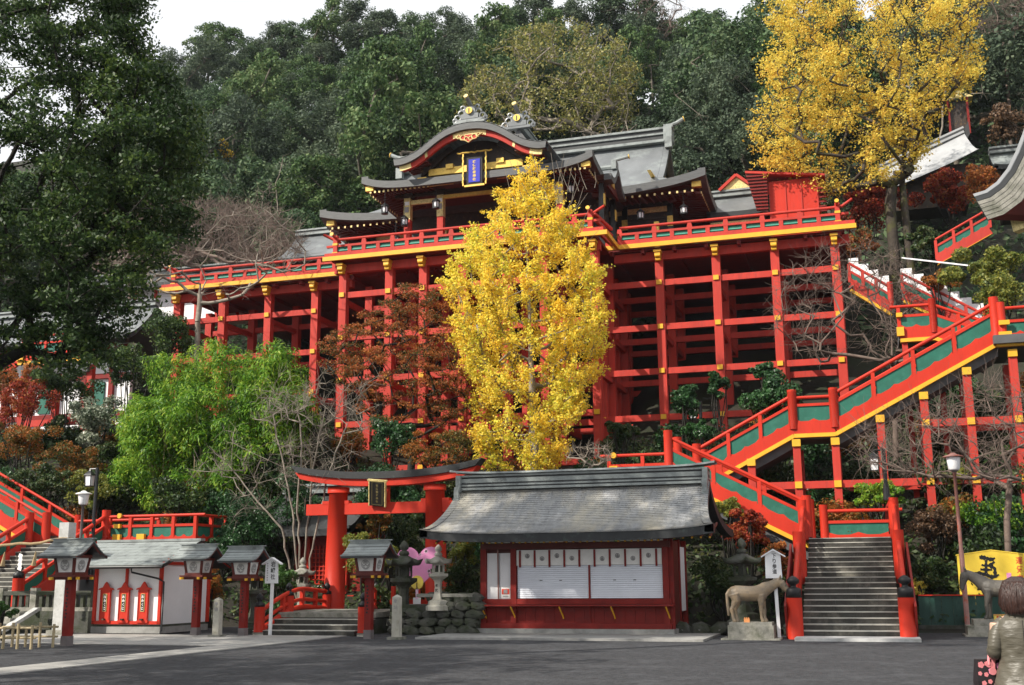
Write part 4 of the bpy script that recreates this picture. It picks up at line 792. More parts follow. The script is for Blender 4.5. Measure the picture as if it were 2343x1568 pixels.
# curved roof, slates laid in courses
RYB, RZ0, RZ1 = 34.6, 2.93, 4.42
def rb(x, t):                     # t=0 ridge, t=1 eave
    s = abs((x+8.52)/4.3); return Vector((x-0.0*t, RYB-(RYB-32.15)*t, RZ1-(RZ1-RZ0)*(1-max(0.0, 1-t)**1.35)+0.10*s**5*t+0.05*s**4))
def bxh(t): return 4.02+0.36*t**2.2
under = MB(); under.grid([[rb(-8.52+s*bxh(t), t)-Vector((0, 0, 0.05)) for s in [-1+2*i/24 for i in range(25)]] for t in TT]); under.build('roof_deck', 'slate', bo, True)
back = MB(); back.grid([[Vector((p.x, 2*RYB-p.y, p.z)) for p in [rb(-8.52+s*bxh(t), t) for s in [1-2*i/24 for i in range(25)]]] for t in TT]); back.build('roof_back_slope', 'slate', bo, True)
NR = 28; rest = MB(); cnt = 0
for r in range(NR-1, -1, -1):
    t0, t1 = max(0, r/NR-0.004), (r+1)/NR+0.012; w = bxh((r+0.5)/NR); x = -8.52-w; o_ = 0 if r % 2 else 0.17
    first = True
    while x < -8.52+w-0.01:
        ww = (0.36 if not first else 0.36-o_)+random.uniform(-0.03, 0.03); first = False
        x1 = min(x+ww, -8.52+w)
        if -8.52+w-x1 < 0.1: x1 = -8.52+w
        lift = 0.012+random.uniform(0, 0.007); th = 0.018
        a, b_, c, d = rb(x+0.004, t0), rb(x1-0.004, t0), rb(x1-0.004, t1), rb(x+0.004, t1); u_ = Vector((0, -0.5, 0.86))
        vs = [a+u_*0.004, b_+u_*0.004, c+u_*(lift+th), d+u_*(lift+th), c+u_*(lift-th), d+u_*(lift-th), a-u_*th, b_-u_*th]
        fs = [(0, 3, 2, 1), (3, 5, 4, 2), (0, 6, 5, 3), (1, 2, 4, 7)]
        if cnt < 300: mm_ = MB(); mm_.add(vs, fs); mm_.build('slate', 'slate', bo)
        else: rest.add(vs, fs)
        cnt += 1; x = x1
ro = rest.build('slate_courses', 'slate', bo); ro['kind'] = 'stuff'
sweep_edge([rb(-8.52+s*bxh(1), 1) for s in [-1+2*i/24 for i in range(25)]], 0.24, 0.2, 'fascia', bo, 'eave_edge', (0, 0.35, 0))
for sg in (1, -1):
    q = [rb(-8.52+sg*bxh(t), t) for t in TT[::-1]]; q += [Vector((p.x, 2*RYB-p.y, p.z)) for p in q[-2::-1]]
    sweep_edge(q, 0.22, 0.2, 'fascia', bo, 'verge', (-sg*0.25, 0, 0))
    m = MB(); m.prism([(-8.52+sg*3.3, RYB-1.2, 3.0), (-8.52+sg*3.3, RYB, 4.1), (-8.52+sg*3.3, RYB+1.2, 3.0)], (0, 0, 0), (-sg*0.1, 0, 0)); m.build('gable_wall', 'red_brown', bo)
for i, (w, z, hh, mm) in enumerate(((0.62, 4.44, 0.07, 'slate_ridge'), (0.5, 4.50, 0.05, 'roof_dark'), (0.56, 4.55, 0.05, 'slate_ridge'), (0.40, 4.62, 0.09, 'roof_dark'), (0.44, 4.70, 0.13, 'slate_ridge'), (0.40, 4.79, 0.05, 'roof_dark'), (0.52, 4.85, 0.06, 'slate_ridge'))):
    box(bo, 'ridge_course', mm, (-8.52, RYB, z), (8.0, w, hh))
m = MB(); m.grid([[(-8.52+4.22*s, RYB+dy, 4.90+0.10*abs(s)**6+(0.06 if k in (1, 2) else 0)) for s in [-1+i/12 for i in range(25)]] for k, dy in enumerate((-0.33, -0.30, 0.30, 0.33))][::-1]); m.build('ridge_cap', 'slate_ridge', bo)
for sg in (1, -1):
    x = -8.52+sg*3.92; m = MB(); m.box((x, RYB-0.27, 4.62), (0.16, 0.16, 0.50)); m.box((x-sg*0.01, RYB-0.38, 4.42), (0.17, 0.22, 0.16)); m.box((x, RYB-0.46, 4.27), (0.15, 0.14, 0.26)); m.box((x, RYB-0.50, 4.10), (0.19, 0.12, 0.06)); m.build('ridge_end', 'slate_ridge', bo)
# ================================================================ torii
to = thing('torii_gate', 'large vermilion torii gate with black curved top beam', 'torii', (-16.6, 38, 0.4))
TC = -16.55
for sx in (-1.93, 1.93):
    lean = -0.05 if sx > 0 else 0.05
    m = MB(); m.tube([(TC+sx-lean*0.9, 38, 0.2), (TC+sx, 38, 2.5), (TC+sx+lean, 38, 4.95)], [0.385, 0.37, 0.335], 28); m.build('pillar', 'red_bright', to, True)
    rod(to, 'pillar_collar', 'red_bright', (TC+sx+lean, 38, 4.74), (TC+sx+lean, 38, 4.95), 0.40, 28); box(to, 'wedge', 'red_bright', (TC+sx, 38, 4.40), (1.05, 0.3, 0.12))
bar(to, 'tie_beam', 'red_bright', (TC-3.1, 38, 4.16), (TC+3.1, 38, 4.16), 0.28, 0.40)
def kas(h0, h1, xh, y0, y1, mm, nm, p=2.4, up=0.34, slant=0.22):
    m = MB(); S = [-1+i/12 for i in range(25)]
    r = [[(TC+s*(xh+0), y, z0+up*abs(s)**p) for s in S] for y, z0 in ((y0, h0), (y0, h1), (y1, h1), (y1, h0), (y0, h0))]
    for k in (1, 2): r[k] = [(x+slant*(x-TC)/xh, y, z) for x, y, z in r[k]]
    m.grid(r[::-1]); m.add([r[k][0] for k in range(4)], [(0, 1, 2, 3)]); m.add([r[k][-1] for k in range(4)], [(3, 2, 1, 0)]); m.build(nm, mm, to)
kas(4.95, 5.20, 3.35, 37.78, 38.22, 'red_bright', 'lower_top_beam'); kas(5.205, 5.46, 3.5, 37.7, 38.3, 'fascia', 'top_beam')
box(to, 'strut', 'red_bright', (TC, 38, 4.66), (0.24, 0.2, 0.6))
tp = MB(); P0 = Vector((-16.72, 37.62, 4.66))
m = MB(True); m.box((0, 0, 0), (0.60, 0.08, 0.90)); o = m.build('name_plaque', 'lacquer', to); o.location = P0-worldoff(to); o.rotation_euler = (math.radians(15), math.radians(6), 0)
for (dx, dz, w, hh) in ((-0.31, 0, 0.035, 0.92), (0.31, 0, 0.035, 0.92), (0, 0.47, 0.74, 0.06)):
    for k in range(5):
        f = MB(); f.box((dx+(0 if w < 0.2 else (k-2)*w/5), -0.01*(k % 2), dz+(0 if hh < 0.2 else (k-2)*hh/5)), (w if w < 0.2 else w/5+0.004, 0.12, hh if hh < 0.2 else hh/5+0.004)); f.local = True; f.build('plaque_frame', 'gold_pale', o)
glyphs(o, '祐徳稲荷神社', 'gilt_dim', 0, -0.047, 0.34, 0.09, 0.115)
f = MB(True); [f.box((dx, -0.043, dz), (w, 0.006, hh)) for dx, dz, w, hh in ((-0.2, 0, 0.012, 0.8), (0.2, 0, 0.012, 0.8), (0, 0.4, 0.4, 0.012), (0, -0.4, 0.4, 0.012))]; f.build('plaque_line', 'gilt_dim', o)
# ================================================================ red bridge
br = thing('arched_bridge', 'small red arched bridge with stone treads before the torii', 'bridge', (-16.5, 34.5, 0))
for k, (y0, y1, z) in enumerate(((31.7, 32.2, 0.14), (32.2, 32.7, 0.29), (32.7, 33.2, 0.44))):
    for x0, x1 in ((-18.15, -17.0), (-17.0, -15.7), (-15.7, -14.75)): box(br, 'step_stone', 'step_stone', ((x0+x1)/2, (y0+y1)/2, z-0.07), (x1-x0-0.01, y1-y0, 0.14)); 
    box(br, 'nosing', 'nosing', (-16.45, (y0+y1)/2, z+0.008), (3.4, y1-y0, 0.02)); box(br, 'step_core', 'stone_dark', (-16.45, (y0+y1)/2, (z-0.14)/2), (3.3, y1-y0-0.02, max(0.02, z-0.14)))
for i in range(4):
    for j in range(3): box(br, 'deck_slab', 'stone', (-18.1+0.56+j*1.12, 33.7+i*1.0, 0.55+0.05*math.sin((i+0.5)/4*math.pi)), (1.11, 0.99, 0.16))
box(br, 'abutment', 'stone_dark', (-16.45, 35.4, 0.22), (3.4, 4.4, 0.46))
def arc_rail(x, sgn, x2=None):
    X = lambda y_: x+((x2-x)*(y_-31.75)/5.65 if x2 else 0)
    ys_ = [31.9+5.6*k/14 for k in range(15)]; zz = [0.12+0.62*math.sin(min(1, (y_-31.9)/3.4)*math.pi/2) if y_ < 35.3 else 0.74-0.12*(y_-35.3)/2.2 for y_ in ys_]
    for dz, r, nm in ((0.62, 0.07, 'handrail'), (0.28, 0.06, 'mid_rail'), (0.02, 0.10, 'curved_sill')):
        m = MB(); m.tube([(X(y_), y_, z_+dz) for y_, z_ in zip(ys_, zz)], r, 8); m.build(nm, 'red_bright', br, True)
    for k, y_ in enumerate((31.75, 34.0, 37.4)):
        zb = 0.0 if k == 0 else 0.3; ztp = (0.85, 1.15, 1.15)[k]; rod(br, 'newel', 'red_bright', (X(y_), y_, zb), (X(y_), y_, ztp), 0.16, 18)
        m = MB(); m.lathe([(0.155, ztp), (0.155, ztp+0.10), (0.07, ztp+0.14), (0.07, ztp+0.19), (0.11, ztp+0.23), (0.12, ztp+0.30), (0.07, ztp+0.37), (0.01, ztp+0.42)], 16, (X(y_), y_, 0)); m.build('newel_cap', 'black', br, True); rod(br, 'newel_foot', 'stone_pale', (X(y_), y_, zb-0.02), (X(y_), y_, zb+0.10), 0.18, 18)
    for t in (4, 8, 11): post(br, 'rail_strut', 'red_bright', X(ys_[t]), ys_[t], zz[t], zz[t]+0.62, 0.12)
arc_rail(-17.95, -1, -18.5); arc_rail(-14.5, 1, -16.6)
# ================================================================ white building with three votive boards
wh = thing('white_building', 'small white plastered building with red frame and grey slate roof', 'building', (-22.8, 33, 0))
WX0, WX1, WY0, WY1 = -24.02, -21.52, 31.85, 34.55
box(wh, 'wall', 'white', ((WX0+WX1)/2, (WY0+WY1)/2, 1.3), (WX1-WX0-0.06, WY1-WY0-0.06, 2.1))
m = MB(); m.prism([(WX1-0.05, WY0, 2.3), (WX1-0.05, 33.2, 2.85), (WX1-0.05, WY1, 2.3)], (0, 0, 0), (-0.1, 0, 0)); m.build('gable_wall', 'white', wh)
box(wh, 'plinth', 'concrete', ((WX0+WX1)/2, (WY0+WY1)/2, 0.13), (WX1-WX0+0.06, WY1-WY0+0.06, 0.2)); box(wh, 'plinth_band', 'stone_dark', ((WX0+WX1)/2, (WY0+WY1)/2, 0.26), (WX1-WX0-0.02, WY1-WY0-0.02, 0.08))
bar(wh, 'ground_beam', 'red_bright', (WX0, WY0, 0.36), (WX1, WY0, 0.36), 0.1, 0.10); bar(wh, 'head_beam', 'red_bright', (WX1, WY0, 2.2), (WX1, WY1, 2.2), 0.08, 0.1)
for x in (WX0+0.05, (WX0+WX1)/2-0.05, WX1-0.03): post(wh, 'post', 'red_bright', x, WY0+0.0, 0.31, 2.3, 0.10 if x != (WX0+WX1)/2-0.05 else 0.07, 0.10)
post(wh, 'post', 'red_bright', WX1-0.02, WY1, 0.3, 2.3, 0.12); post(wh, 'gable_post', 'red_bright', WX1+0.0, 33.2, 2.25, 2.8, 0.08)
for sg, ya, yb in ((1, 33.2, 31.2), (-1, 33.2, 35.2)): bar(wh, 'barge_board', 'red_bright', (WX1+0.42, ya, 2.88), (WX1+0.42, yb, 2.13), 0.06, 0.13)
for sg in (1, -1):     # slates
    for r in range(8):
        t0, t1 = r/8, (r+1)/8+0.03; ya, yb = 33.2-sg*2.1*t0, 33.2-sg*2.1*t1; za, zb = 2.95-0.80*t0, 2.95-0.80*t1+0.015
        x = -24.95; first = True
        while x < -21.0:
            x1 = min(x+(0.2 if first and r % 2 else 0.4), -20.98); first = False
            m = MB(); m.add([(x+0.004, ya, za), (x1-0.004, ya, za), (x1-0.004, yb, zb+0.012), (x+0.004, yb, zb+0.012), (x+0.004, yb, zb-0.012), (x1-0.004, yb, zb-0.012)], [(0, 3, 2, 1), (3, 4, 5, 2)] if sg > 0 else [(0, 1, 2, 3), (2, 5, 4, 3)]); m.build('slate', 'slate_ridge', wh); x = x1
m = MB(); m.prism([(-24.95, 33.2, 2.93), (-24.95, 31.1, 2.13), (-24.95, 31.1, 2.05), (-24.95, 33.2, 2.80), (-24.95, 35.3, 2.05), (-24.95, 35.3, 2.13)], (0, 0, 0), (3.95, 0, 0)); m.build('roof_deck', 'roof_dark', wh); bar(wh, 'ridge_cap', 'slate_ridge', (-24.97, 33.2, 2.97), (-20.96, 33.2, 2.97), 0.26, 0.08)
m = MB(); m.tube([(-22.15, 31.1, 2.06), (-22.15, 31.12, 1.92), (-21.6, 31.75, 1.72), (-21.42, 31.8, 1.62), (-21.42, 31.8, 0.1)], 0.03, 8); m.build('drain_pipe', 'black_iron', wh, True); rod(wh, 'gutter', 'black_iron', (-24.9, 31.08, 2.08), (-21.0, 31.08, 2.08), 0.05, 10)
for i, xc in enumerate((-23.53, -22.83, -22.12)):
    pl = [(-0.20, 0), (0.20, 0), (0.20, 0.08), (0.185, 0.08), (0.185, 1.02), (0.28, 1.02), (0.26, 1.06), (0.12, 1.10), (0.05, 1.22), (0, 1.27), (-0.05, 1.22), (-0.12, 1.10), (-0.26, 1.06), (-0.28, 1.02), (-0.185, 1.02), (-0.185, 0.08), (-0.2, 0.08)]
    b_ = thing('fortune_slip_box', ('left', 'middle', 'right')[i]+' one of three red roof-topped fortune slip boxes on the white wall', 'box', (xc, WY0-0.06, 0.36))
    m = MB(True); m.prism([(x, -0.03, z) for x, z in pl], (0, 0, 0), (0, 0.06, 0)); m.build('board', 'red_bright', b_)
    m = MB(True); m.box((0, -0.04, 0.62), (0.12, 0.02, 0.52)); m.build('name_plate', 'black', b_); m = MB(True); [m.box((s_*0.17, -0.04, 0.55), (0.025, 0.02, 0.9)) for s_ in (1, -1)]; m.build('board_rim', 'red', b_); m = MB(True); m.box((0, -0.07, 0.10), (0.09, 0.08, 0.05)); m.build('offering_ledge', 'dark_wood', b_)
    glyphs(b_, 'おみくじ', 'paper', 0, -0.053, 0.85, 0.095, 0.12, bold=0.035)
    m = MB(True); [m.box((dx, -0.044, 0.62+dz), (w, 0.012, h_)) for dx, dz, w, h_ in ((-0.066, 0, 0.014, 0.55), (0.066, 0, 0.014, 0.55), (0, 0.268, 0.14, 0.014), (0, -0.268, 0.14, 0.014))]; m.build('plate_rim', 'gold_pale', b_)
# ================================================================ wooden lanterns
def wooden_lantern(x, y, label, rz=0.0, s=1.0):
    t = thing('wooden_lantern', label, 'lantern', (x, y, 0), rz, 'red post lanterns along the forecourt', s)
    m = MB(True); m.box((0, 0, 0.95), (0.20, 0.20, 1.6)); m.build('post', 'red_dark', t); m = MB(True); m.box((0, 0, 0.12), (0.225, 0.225, 0.26)); m.build('post_shoe', 'pole_grey', t)
    m = MB(True); m.box((0, 0, 1.78), (0.80, 0.80, 0.06)); m.box((0, 0, 1.72), (0.62, 0.62, 0.07)); m.build('tray', 'red_brown', t)
    for dx, dy in ((0.42, 0.28), (-0.42, 0.28), (0.42, -0.28), (-0.42, -0.28), (0.28, -0.42), (-0.28, -0.42)): m = MB(True); m.box((dx, dy, 1.72), (0.07, 0.07, 0.07)); m.build('tray_cap', 'ochre', t)
    m = MB(True)
    for sx in (1, -1):
        for sy in (1, -1): m.tube([(sx*0.24, sy*0.24, 1.8), (sx*0.31, sy*0.31, 2.32)], 0.045, 4)
    for z, w in ((1.84, 0.27), (2.29, 0.33)):
        for a in range(4):
            c, s_ = math.cos(a*math.pi/2), math.sin(a*math.pi/2); m.box((c*w, s_*w, z), (0.07 if abs(c) > 0.5 else 2*w, 0.07 if abs(s_) > 0.5 else 2*w, 0.08))
    m.build('frame', 'red_brown', t)
    for a in range(4):
        q = Matrix.Rotation(a*math.pi/2, 3, 'Z'); m = MB(True); m.add([q @ Vector(p) for p in ((-0.21, -0.245, 1.85), (0.21, -0.245, 1.85), (0.27, -0.305, 2.28), (-0.27, -0.305, 2.28))], [(0, 1, 2, 3)]); m.build('paper_panel', 'paper', t)
        if a in (0, 1):
            m = MB(True)
            def cp(u_, w_): return q @ Vector((u_, -0.255-(w_+0.22)*0.14-0.012, 2.06+w_))
            m.tube([cp(0.12*math.cos(k*math.pi/10), 0.13*math.sin(k*math.pi/10)) for k in range(21)], 0.012, 4); m.tube([cp(-0.11, 0.0), cp(-0.05, -0.04), cp(0, 0.0), cp(0.05, -0.04), cp(0.11, 0.0)], 0.016, 4)
            for k in range(5): m.tube([cp(-0.06+k*0.03, 0.02), cp(-0.05+k*0.025, 0.11)], 0.009, 4)
            m.tube([cp(0.06*math.cos(k*math.pi/6), -0.06+0.05*math.sin(k*math.pi/6)) for k in range(6, 13)], 0.014, 4); m.build('crest', 'crest_print', t)
    # curved gable roof, ridge along x
    m = MB(True); P_ = [(-0.62, 2.30), (-0.45, 2.35), (-0.28, 2.45), (-0.14, 2.57), (0, 2.66), (0.14, 2.57), (0.28, 2.45), (0.45, 2.35), (0.62, 2.30)]
    m.prism([(-0.62, y_, z_) for y_, z_ in P_]+[(-0.62, y_, z_-0.07) for y_, z_ in P_[::-1]], (0, 0, 0), (1.24, 0, 0)); m.build('roof', 'roof_dark', t)
    for sg in (1, -1):
        for k in range(5):
            t0, t1 = k/5, (k+1)/5; f = lambda q_: (0.03+0.6*q_, 2.66-0.36*(1-(1-q_)**1.6)); (ya, za), (yb, zb) = f(t0), f(t1); m = MB(True)
            m.prism([(-0.64, sg*ya, za+0.006), (-0.64, sg*yb, zb+0.022), (-0.64, sg*yb, zb-0.01), (-0.64, sg*ya, za-0.01)], (0, 0, 0), (1.28, 0, 0)); m.build('roof_board', 'slate_ridge', t)
    m = MB(True); m.box((0, 0, 2.70), (1.22, 0.10, 0.08)); m.box((0, 0, 2.75), (1.32, 0.16, 0.03)); m.build('ridge_cap', 'slate_ridge', t)
    for sx in (1, -1):
        for sy in (1, -1): m = MB(True); m.tube([(sx*0.6, 0, 2.60), (sx*0.6, sy*0.3, 2.38), (sx*0.6, sy*0.62, 2.26)], 0.03, 4); m.build('barge_board', 'red_brown', t)
    m = MB(True); [m.box((-0.02+0.02*(k % 2), -0.105, 1.45-k*0.09), (0.05, 0.008, 0.05)) for k in range(9)]; m.build('post_inscription', 'black', t)
    return t
wooden_lantern(-20.16, 25.74, 'red post lantern nearest the bamboo fence at the left'); wooden_lantern(-19.83, 31.23, 'red post lantern standing right of the small white building'); wooden_lantern(-18.19, 31.22, 'red post lantern between the white building and the white sign', s=0.97)
wooden_lantern(-13.71, 30.4, 'red post lantern at the right end of the bridge'); wooden_lantern(-23.6, 25.3, 'red post lantern cut off by the left edge of the picture')
# ================================================================ stone lanterns
def stone_lantern(x, y, z, s, label, mm='stone', text=False, n=6):
    t = thing('stone_lantern', label, 'lantern', (x, y, z), 0.3, None, s)
    m = MB(True); m.lathe([(0.50, 0), (0.50, 0.16), (0.42, 0.20), (0.40, 0.34), (0.24, 0.40)], n); m.build('base', mm, t)
    m = MB(True); m.lathe([(0.25, 0.38), (0.17, 0.62), (0.14, 0.85), (0.16, 1.06), (0.22, 1.16)], 4 if text else n, rot=math.pi/4 if text else 0); m.build('shaft', mm, t)
    m = MB(True); m.lathe([(0.22, 1.15), (0.36, 1.24), (0.40, 1.26), (0.40, 1.36), (0.30, 1.37)], n); m.build('platform', mm, t)
    m = MB(True); m.lathe([(0.24, 1.36), (0.24, 1.42)], n); m.lathe([(0.25, 1.66), (0.25, 1.72)], n)
    for k in range(n): a = 2*math.pi*k/n; m.box((0.22*math.cos(a), 0.22*math.sin(a), 1.54), (0.06, 0.06, 0.26), a)
    m.build('fire_box', mm, t); m = MB(True); m.lathe([(0.12, 1.40), (0.12, 1.70)], n); m.build('fire_box_core', 'stone_dark', t)
    m = MB(True); R_ = []
    for r, zz, e in ((0.22, 1.71, 0), (0.50, 1.73, 0.10), (0.56, 1.77, 0.16), (0.40, 1.86, 0.02), (0.22, 1.96, 0), (0.12, 2.02, 0)):
        R_.append([(r*math.cos(2*math.pi*k/24)*(0.9+0.12*max(0, math.cos(n*2*math.pi*k/24))**2), r*math.sin(2*math.pi*k/24)*(0.9+0.12*max(0, math.cos(n*2*math.pi*k/24))**2), zz+e*max(0, math.cos(n*2*math.pi*k/24))**3) for k in range(25)])
    m.grid(R_); m.build('roof', mm, t, True)
    m = MB(True); m.lathe([(0.10, 2.0), (0.16, 2.06), (0.13, 2.14), (0.07, 2.16), (0.13, 2.22), (0.14, 2.30), (0.08, 2.40), (0.01, 2.46)], 12); m.build('finial', mm, t, True)
    if text: glyphs(t, '奉献', 'black', 0.0, -0.165, 0.98, 0.12, 0.17)
    return t
p = at(1002, 1375, 33.0); t = stone_lantern(p.x, 33.0, p.z-0.28, 0.80, 'pale stone lantern with flared shaft on the mossy wall', 'stone_pale', True); t.rotation_euler[2] = 0
p = at(922, 1455, 33.4); stone_lantern(p.x, 33.4, 0.25, 1.05, 'dark weathered stone lantern right of the bridge', 'stone_dark')
p = at(690, 1380, 37.0); stone_lantern(p.x, 37.0, 0.35, 0.85, 'stone lantern behind the left bridge railing', 'stone')
p = at(580, 1450, 33.0); stone_lantern(p.x, 33.0, 0.0, 0.98, 'dark stone lantern behind the middle red post lantern', 'stone_dark')
p = at(1705, 1450, 34.0); stone_lantern(p.x, 34.0, 0.25, 1.02, 'mossy stone lantern behind the tan horse statue', 'stone_dark', n=4)
# ================================================================ white sign boards
def sign(x, y, label, rows, h_top, side=False, lean=0.0):
    t = thing('sign_board', label, 'sign', (x, y, 0)); 
    m = MB(True); m.add([(0+lean*k-0.045*a, b_*0.03, k*(h_top-0.2)) for k in (0, 1) for a, b_ in ((1, -1), (-1, -1), (-1, 1), (1, 1))], [(0, 1, 5, 4), (1, 2, 6, 5), (2, 3, 7, 6), (3, 0, 4, 7), (0, 3, 2, 1), (4, 5, 6, 7)]); m.build('post', 'white', t)
    X = lean; zb, zt_ = h_top-0.78, h_top-0.14; m = MB(True); m.prism([(X-0.23, -0.07, zb), (X+0.21, -0.07, zb), (X+0.19, -0.07, zt_), (X, -0.07, h_top-0.03), (X-0.22, -0.07, zt_)], (0, 0, 0), (0, 0.035, 0)); m.build('board', 'white', t)
    for sg in (1, -1): m = MB(True); m.prism([(X-0.0*sg, -0.14, h_top), (X+sg*0.32, -0.14, h_top-0.19), (X+sg*0.32, -0.14, h_top-0.225), (X, -0.14, h_top-0.04)], (0, 0, 0), (0, 0.17, 0)); m.build('roof_board', 'white', t)
    n = len(rows); st_ = 0.56/n; glyphs(t, rows, 'black', X+(0.02 if not side else 0.04), -0.074, zt_-0.0+0.02, st_*0.92, st_, sx=0.9, bold=0.02)
    if side:
        m = MB(True); [m.box((X-0.15+0.004*math.sin(k*2.1), -0.074, zt_-0.05-k*0.07), (0.035, 0.004, 0.03 if k % 3 else 0.04)) for k in range(8)]; m.build('small_lettering', 'grey_print', t)
    return t
sign(-17.49, 31.6, 'white roofed sign board with three characters beside the bridge', '岩崎社', 2.33, True, 0.03); sign(-2.51, 32.25, 'white roofed sign board with four characters left of the stairway', '下り参道', 2.38, False, -0.05)
# ================================================================ stone marker posts
def marker(x, y, h, label, w=0.2):
    t = thing('stone_marker', label, 'post', (x, y, 0)); m = MB(True); m.lathe([(w*0.75, 0), (w*0.70, h-0.07), (0.02, h)], 4, rot=math.pi/4); m.build('shaft', 'stone_pale', t); m = MB(True); m.box((0, 0, 0.03), (w*2, w*2, 0.08)); m.build('foot', 'stone', t)
    glyphs(t, '奉納', 'grey_print', 0, -w*0.535, h-0.12, w*0.55, w*0.8)
p = atz(496, 1458); marker(p.x, p.y, 1.15, 'pale stone marker post between two red post lanterns'); p = atz(907, 1463); marker(p.x, p.y, 1.22, 'pale stone marker post right of the bridge', 0.21); p = atz(104, 1452); marker(p.x, p.y+1.2, 1.05, 'short stone marker post before the stone balustrade', 0.22)
# ================================================================ mossy stone wall
sw = thing('stone_wall', 'mossy dry stone wall left of the sales booth', 'wall', (-12.6, 33.5, 0))
sh_stones = []
for v_ in range(6):
    m = MB(True); n = 8
    m.grid([[Vector((math.cos(2*math.pi*k/n)*r*(1+0.25*random.uniform(-1, 1)), -d, math.sin(2*math.pi*k/n)*r*(1+0.2*random.uniform(-1, 1)))) for k in list(range(n))+[0]] for r, d in ((0.52, -0.35), (0.5, 0.25), (0.36, 0.45), (0.05, 0.5))])
    me = bpy.data.meshes.new('stone'); vv = [tuple(q) for q in m.v]; me.from_pydata(vv, [], m.f); me.materials.append(M('stone_dark')); sh_stones.append(me)
for j in range(5):
    x = -14.2+0.15*(j % 2)
    while x < -11.45:
        w = random.uniform(0.34, 0.62)
        if not (x < -13.2 and j > 2): link_mesh('stone', random.choice(sh_stones), sw, (x+w/2+12.6, -0.55+0.04*j+0.03*random.uniform(-1, 1), 0.12+j*0.24), Euler((0, random.uniform(-0.3, 0.3), 0)), (w*1.12, 0.28, 0.30))
        x += w
bar(sw, 'coping', 'stone', (-13.3, 33.2, 1.16), (-11.5, 33.2, 1.16), 0.5, 0.10); box(sw, 'wall_core', 'stone_dark', (-12.8, 33.75, 0.45), (2.9, 1.2, 0.85))
# right side low stones behind horse
sw2 = thing('rubble_edge', 'low dark rubble edging behind the tan horse statue', 'wall', (-3.5, 34.3, 0))
x = -5.4
while x < -2.2:
    w = random.uniform(0.3, 0.6); link_mesh('stone', random.choice(sh_stones), sw2, (x+3.5, 0.1*random.uniform(-1, 1), 0.15), Euler((0, random.uniform(-0.4, 0.4), 0)), (w*1.1, 0.5, 0.4)); x += w
# red fence, pink heart board, fan
rf = thing('low_red_fence', 'low red wooden fence beside the right torii pillar', 'fence', (-14.0, 35.5, 0.4))
a, c = at(893, 1385, 35.5), at(962, 1385, 35.5); zt1, zb1 = at(930, 1377, 35.5).z, at(930, 1412, 35.5).z
for z_ in (zt1, zb1): bar(rf, 'rail', 'red_bright', (a.x, 35.5, z_), (c.x+0.3, 35.5, z_), 0.12, 0.13)
for k in range(5): post(rf, 'fence_post', 'red_bright', a.x+0.1+(c.x+0.2-a.x)*k/4, 35.5, zb1-0.1, zt1+(0.5 if k == 0 else 0.06), 0.12)
hb = thing('heart_board', 'pink heart-shaped board with white blossom print beside the torii', 'board', tuple(at(958, 1300, 36.0)))
pl = []
for k in range(40):
    a_ = 2*math.pi*k/40; pl.append((0.82*(16*math.sin(a_)**3)/16, 0, 0.10+0.80*(13*math.cos(a_)-5*math.cos(2*a_)-2*math.cos(3*a_)-math.cos(4*a_))/16))
m = MB(True); m.prism(pl, (0, 0, 0), (0, 0.05, 0)); m.build('board', 'pink', hb)
for (dx, dz, r) in ((-0.4, 0.35, 0.05), (-0.1, 0.3, 0.04), (0.25, 0.55, 0.06), (-0.3, -0.05, 0.07), (-0.15, -0.35, 0.08), (0.36, -0.1, 0.06), (0.08, -0.45, 0.04), (0.05, 0.45, 0.035)):
    m = MB(True)
    for q in range(5): m.prism([(dx+0.6*r*math.cos(q*1.2566)+0.62*r*math.cos(j*math.pi/4), -0.004, dz+0.6*r*math.sin(q*1.2566)+0.62*r*math.sin(j*math.pi/4)) for j in range(8)], (0, 0, 0), (0, 0.003+0.0003*q, 0))
    m.build('blossom', 'pink_light', hb)
m = MB(True); m.box((0, 0.04, -0.9), (0.08, 0.06, 1.5)); m.build('stake', 'red_bright', hb)
fn = thing('round_paddle_sign', 'yellow round paddle sign on a striped stick before the pink heart', 'sign', tuple(at(954, 1340, 35.2)))
m = MB(True); m.tube([(0, -0.02, 0.1), (0, 0.02, 0.1)], 0.22, 24); m.build('disc', 'sign_yellow', fn); m = MB(True); m.box((0, 0, -0.25), (0.08, 0.04, 0.36)); m.build('stick', 'pink_light', fn); m = MB(True); m.box((0, 0, -0.55), (0.26, 0.03, 0.34)); m.build('card', 'white', fn); m = MB(True); m.box((0, -0.028, 0.02), (0.025, 0.01, 0.16)); m.build('mark', 'black', fn)
# small red shrine behind the left torii pillar
ss = thing('small_red_shrine', 'small red lattice fronted shrine hall behind the left torii pillar', 'shrine', (-21, 42.6, 0.5))
box(ss, 'wall', 'red_dark', (-20.9, 43.3, 2.0), (3.0, 2.4, 3.0)); simple_roof(ss, -23.4, -19.4, 41.0, 43.2, 3.6, 5.2, 'roof_dark')
for k in range(9): box(ss, 'lattice_bar', 'red_bright', (-21.5+k*0.17, 42.06, 2.2), (0.04, 0.04, 1.6))
for k in range(9): box(ss, 'lattice_rail', 'red_bright', (-20.8, 42.04, 1.5+k*0.17), (1.5, 0.03, 0.035))
for x in (-22.2, -21.65, -20.0): post(ss, 'post', 'red_bright', x, 42.0, 0.4, 3.6, 0.2)
for k in range(3): box(ss, 'paper_notice', 'paper', (-21.9+k*0.75, 41.95, 1.25), (0.3, 0.02, 0.36))
bar(ss, 'rail', 'red_bright', (-22.5, 41.8, 1.0), (-19.5, 41.8, 1.0), 0.1, 0.12); box(ss, 'step', 'stone', (-20.9, 41.6, 0.6), (3.2, 0.8, 0.3))
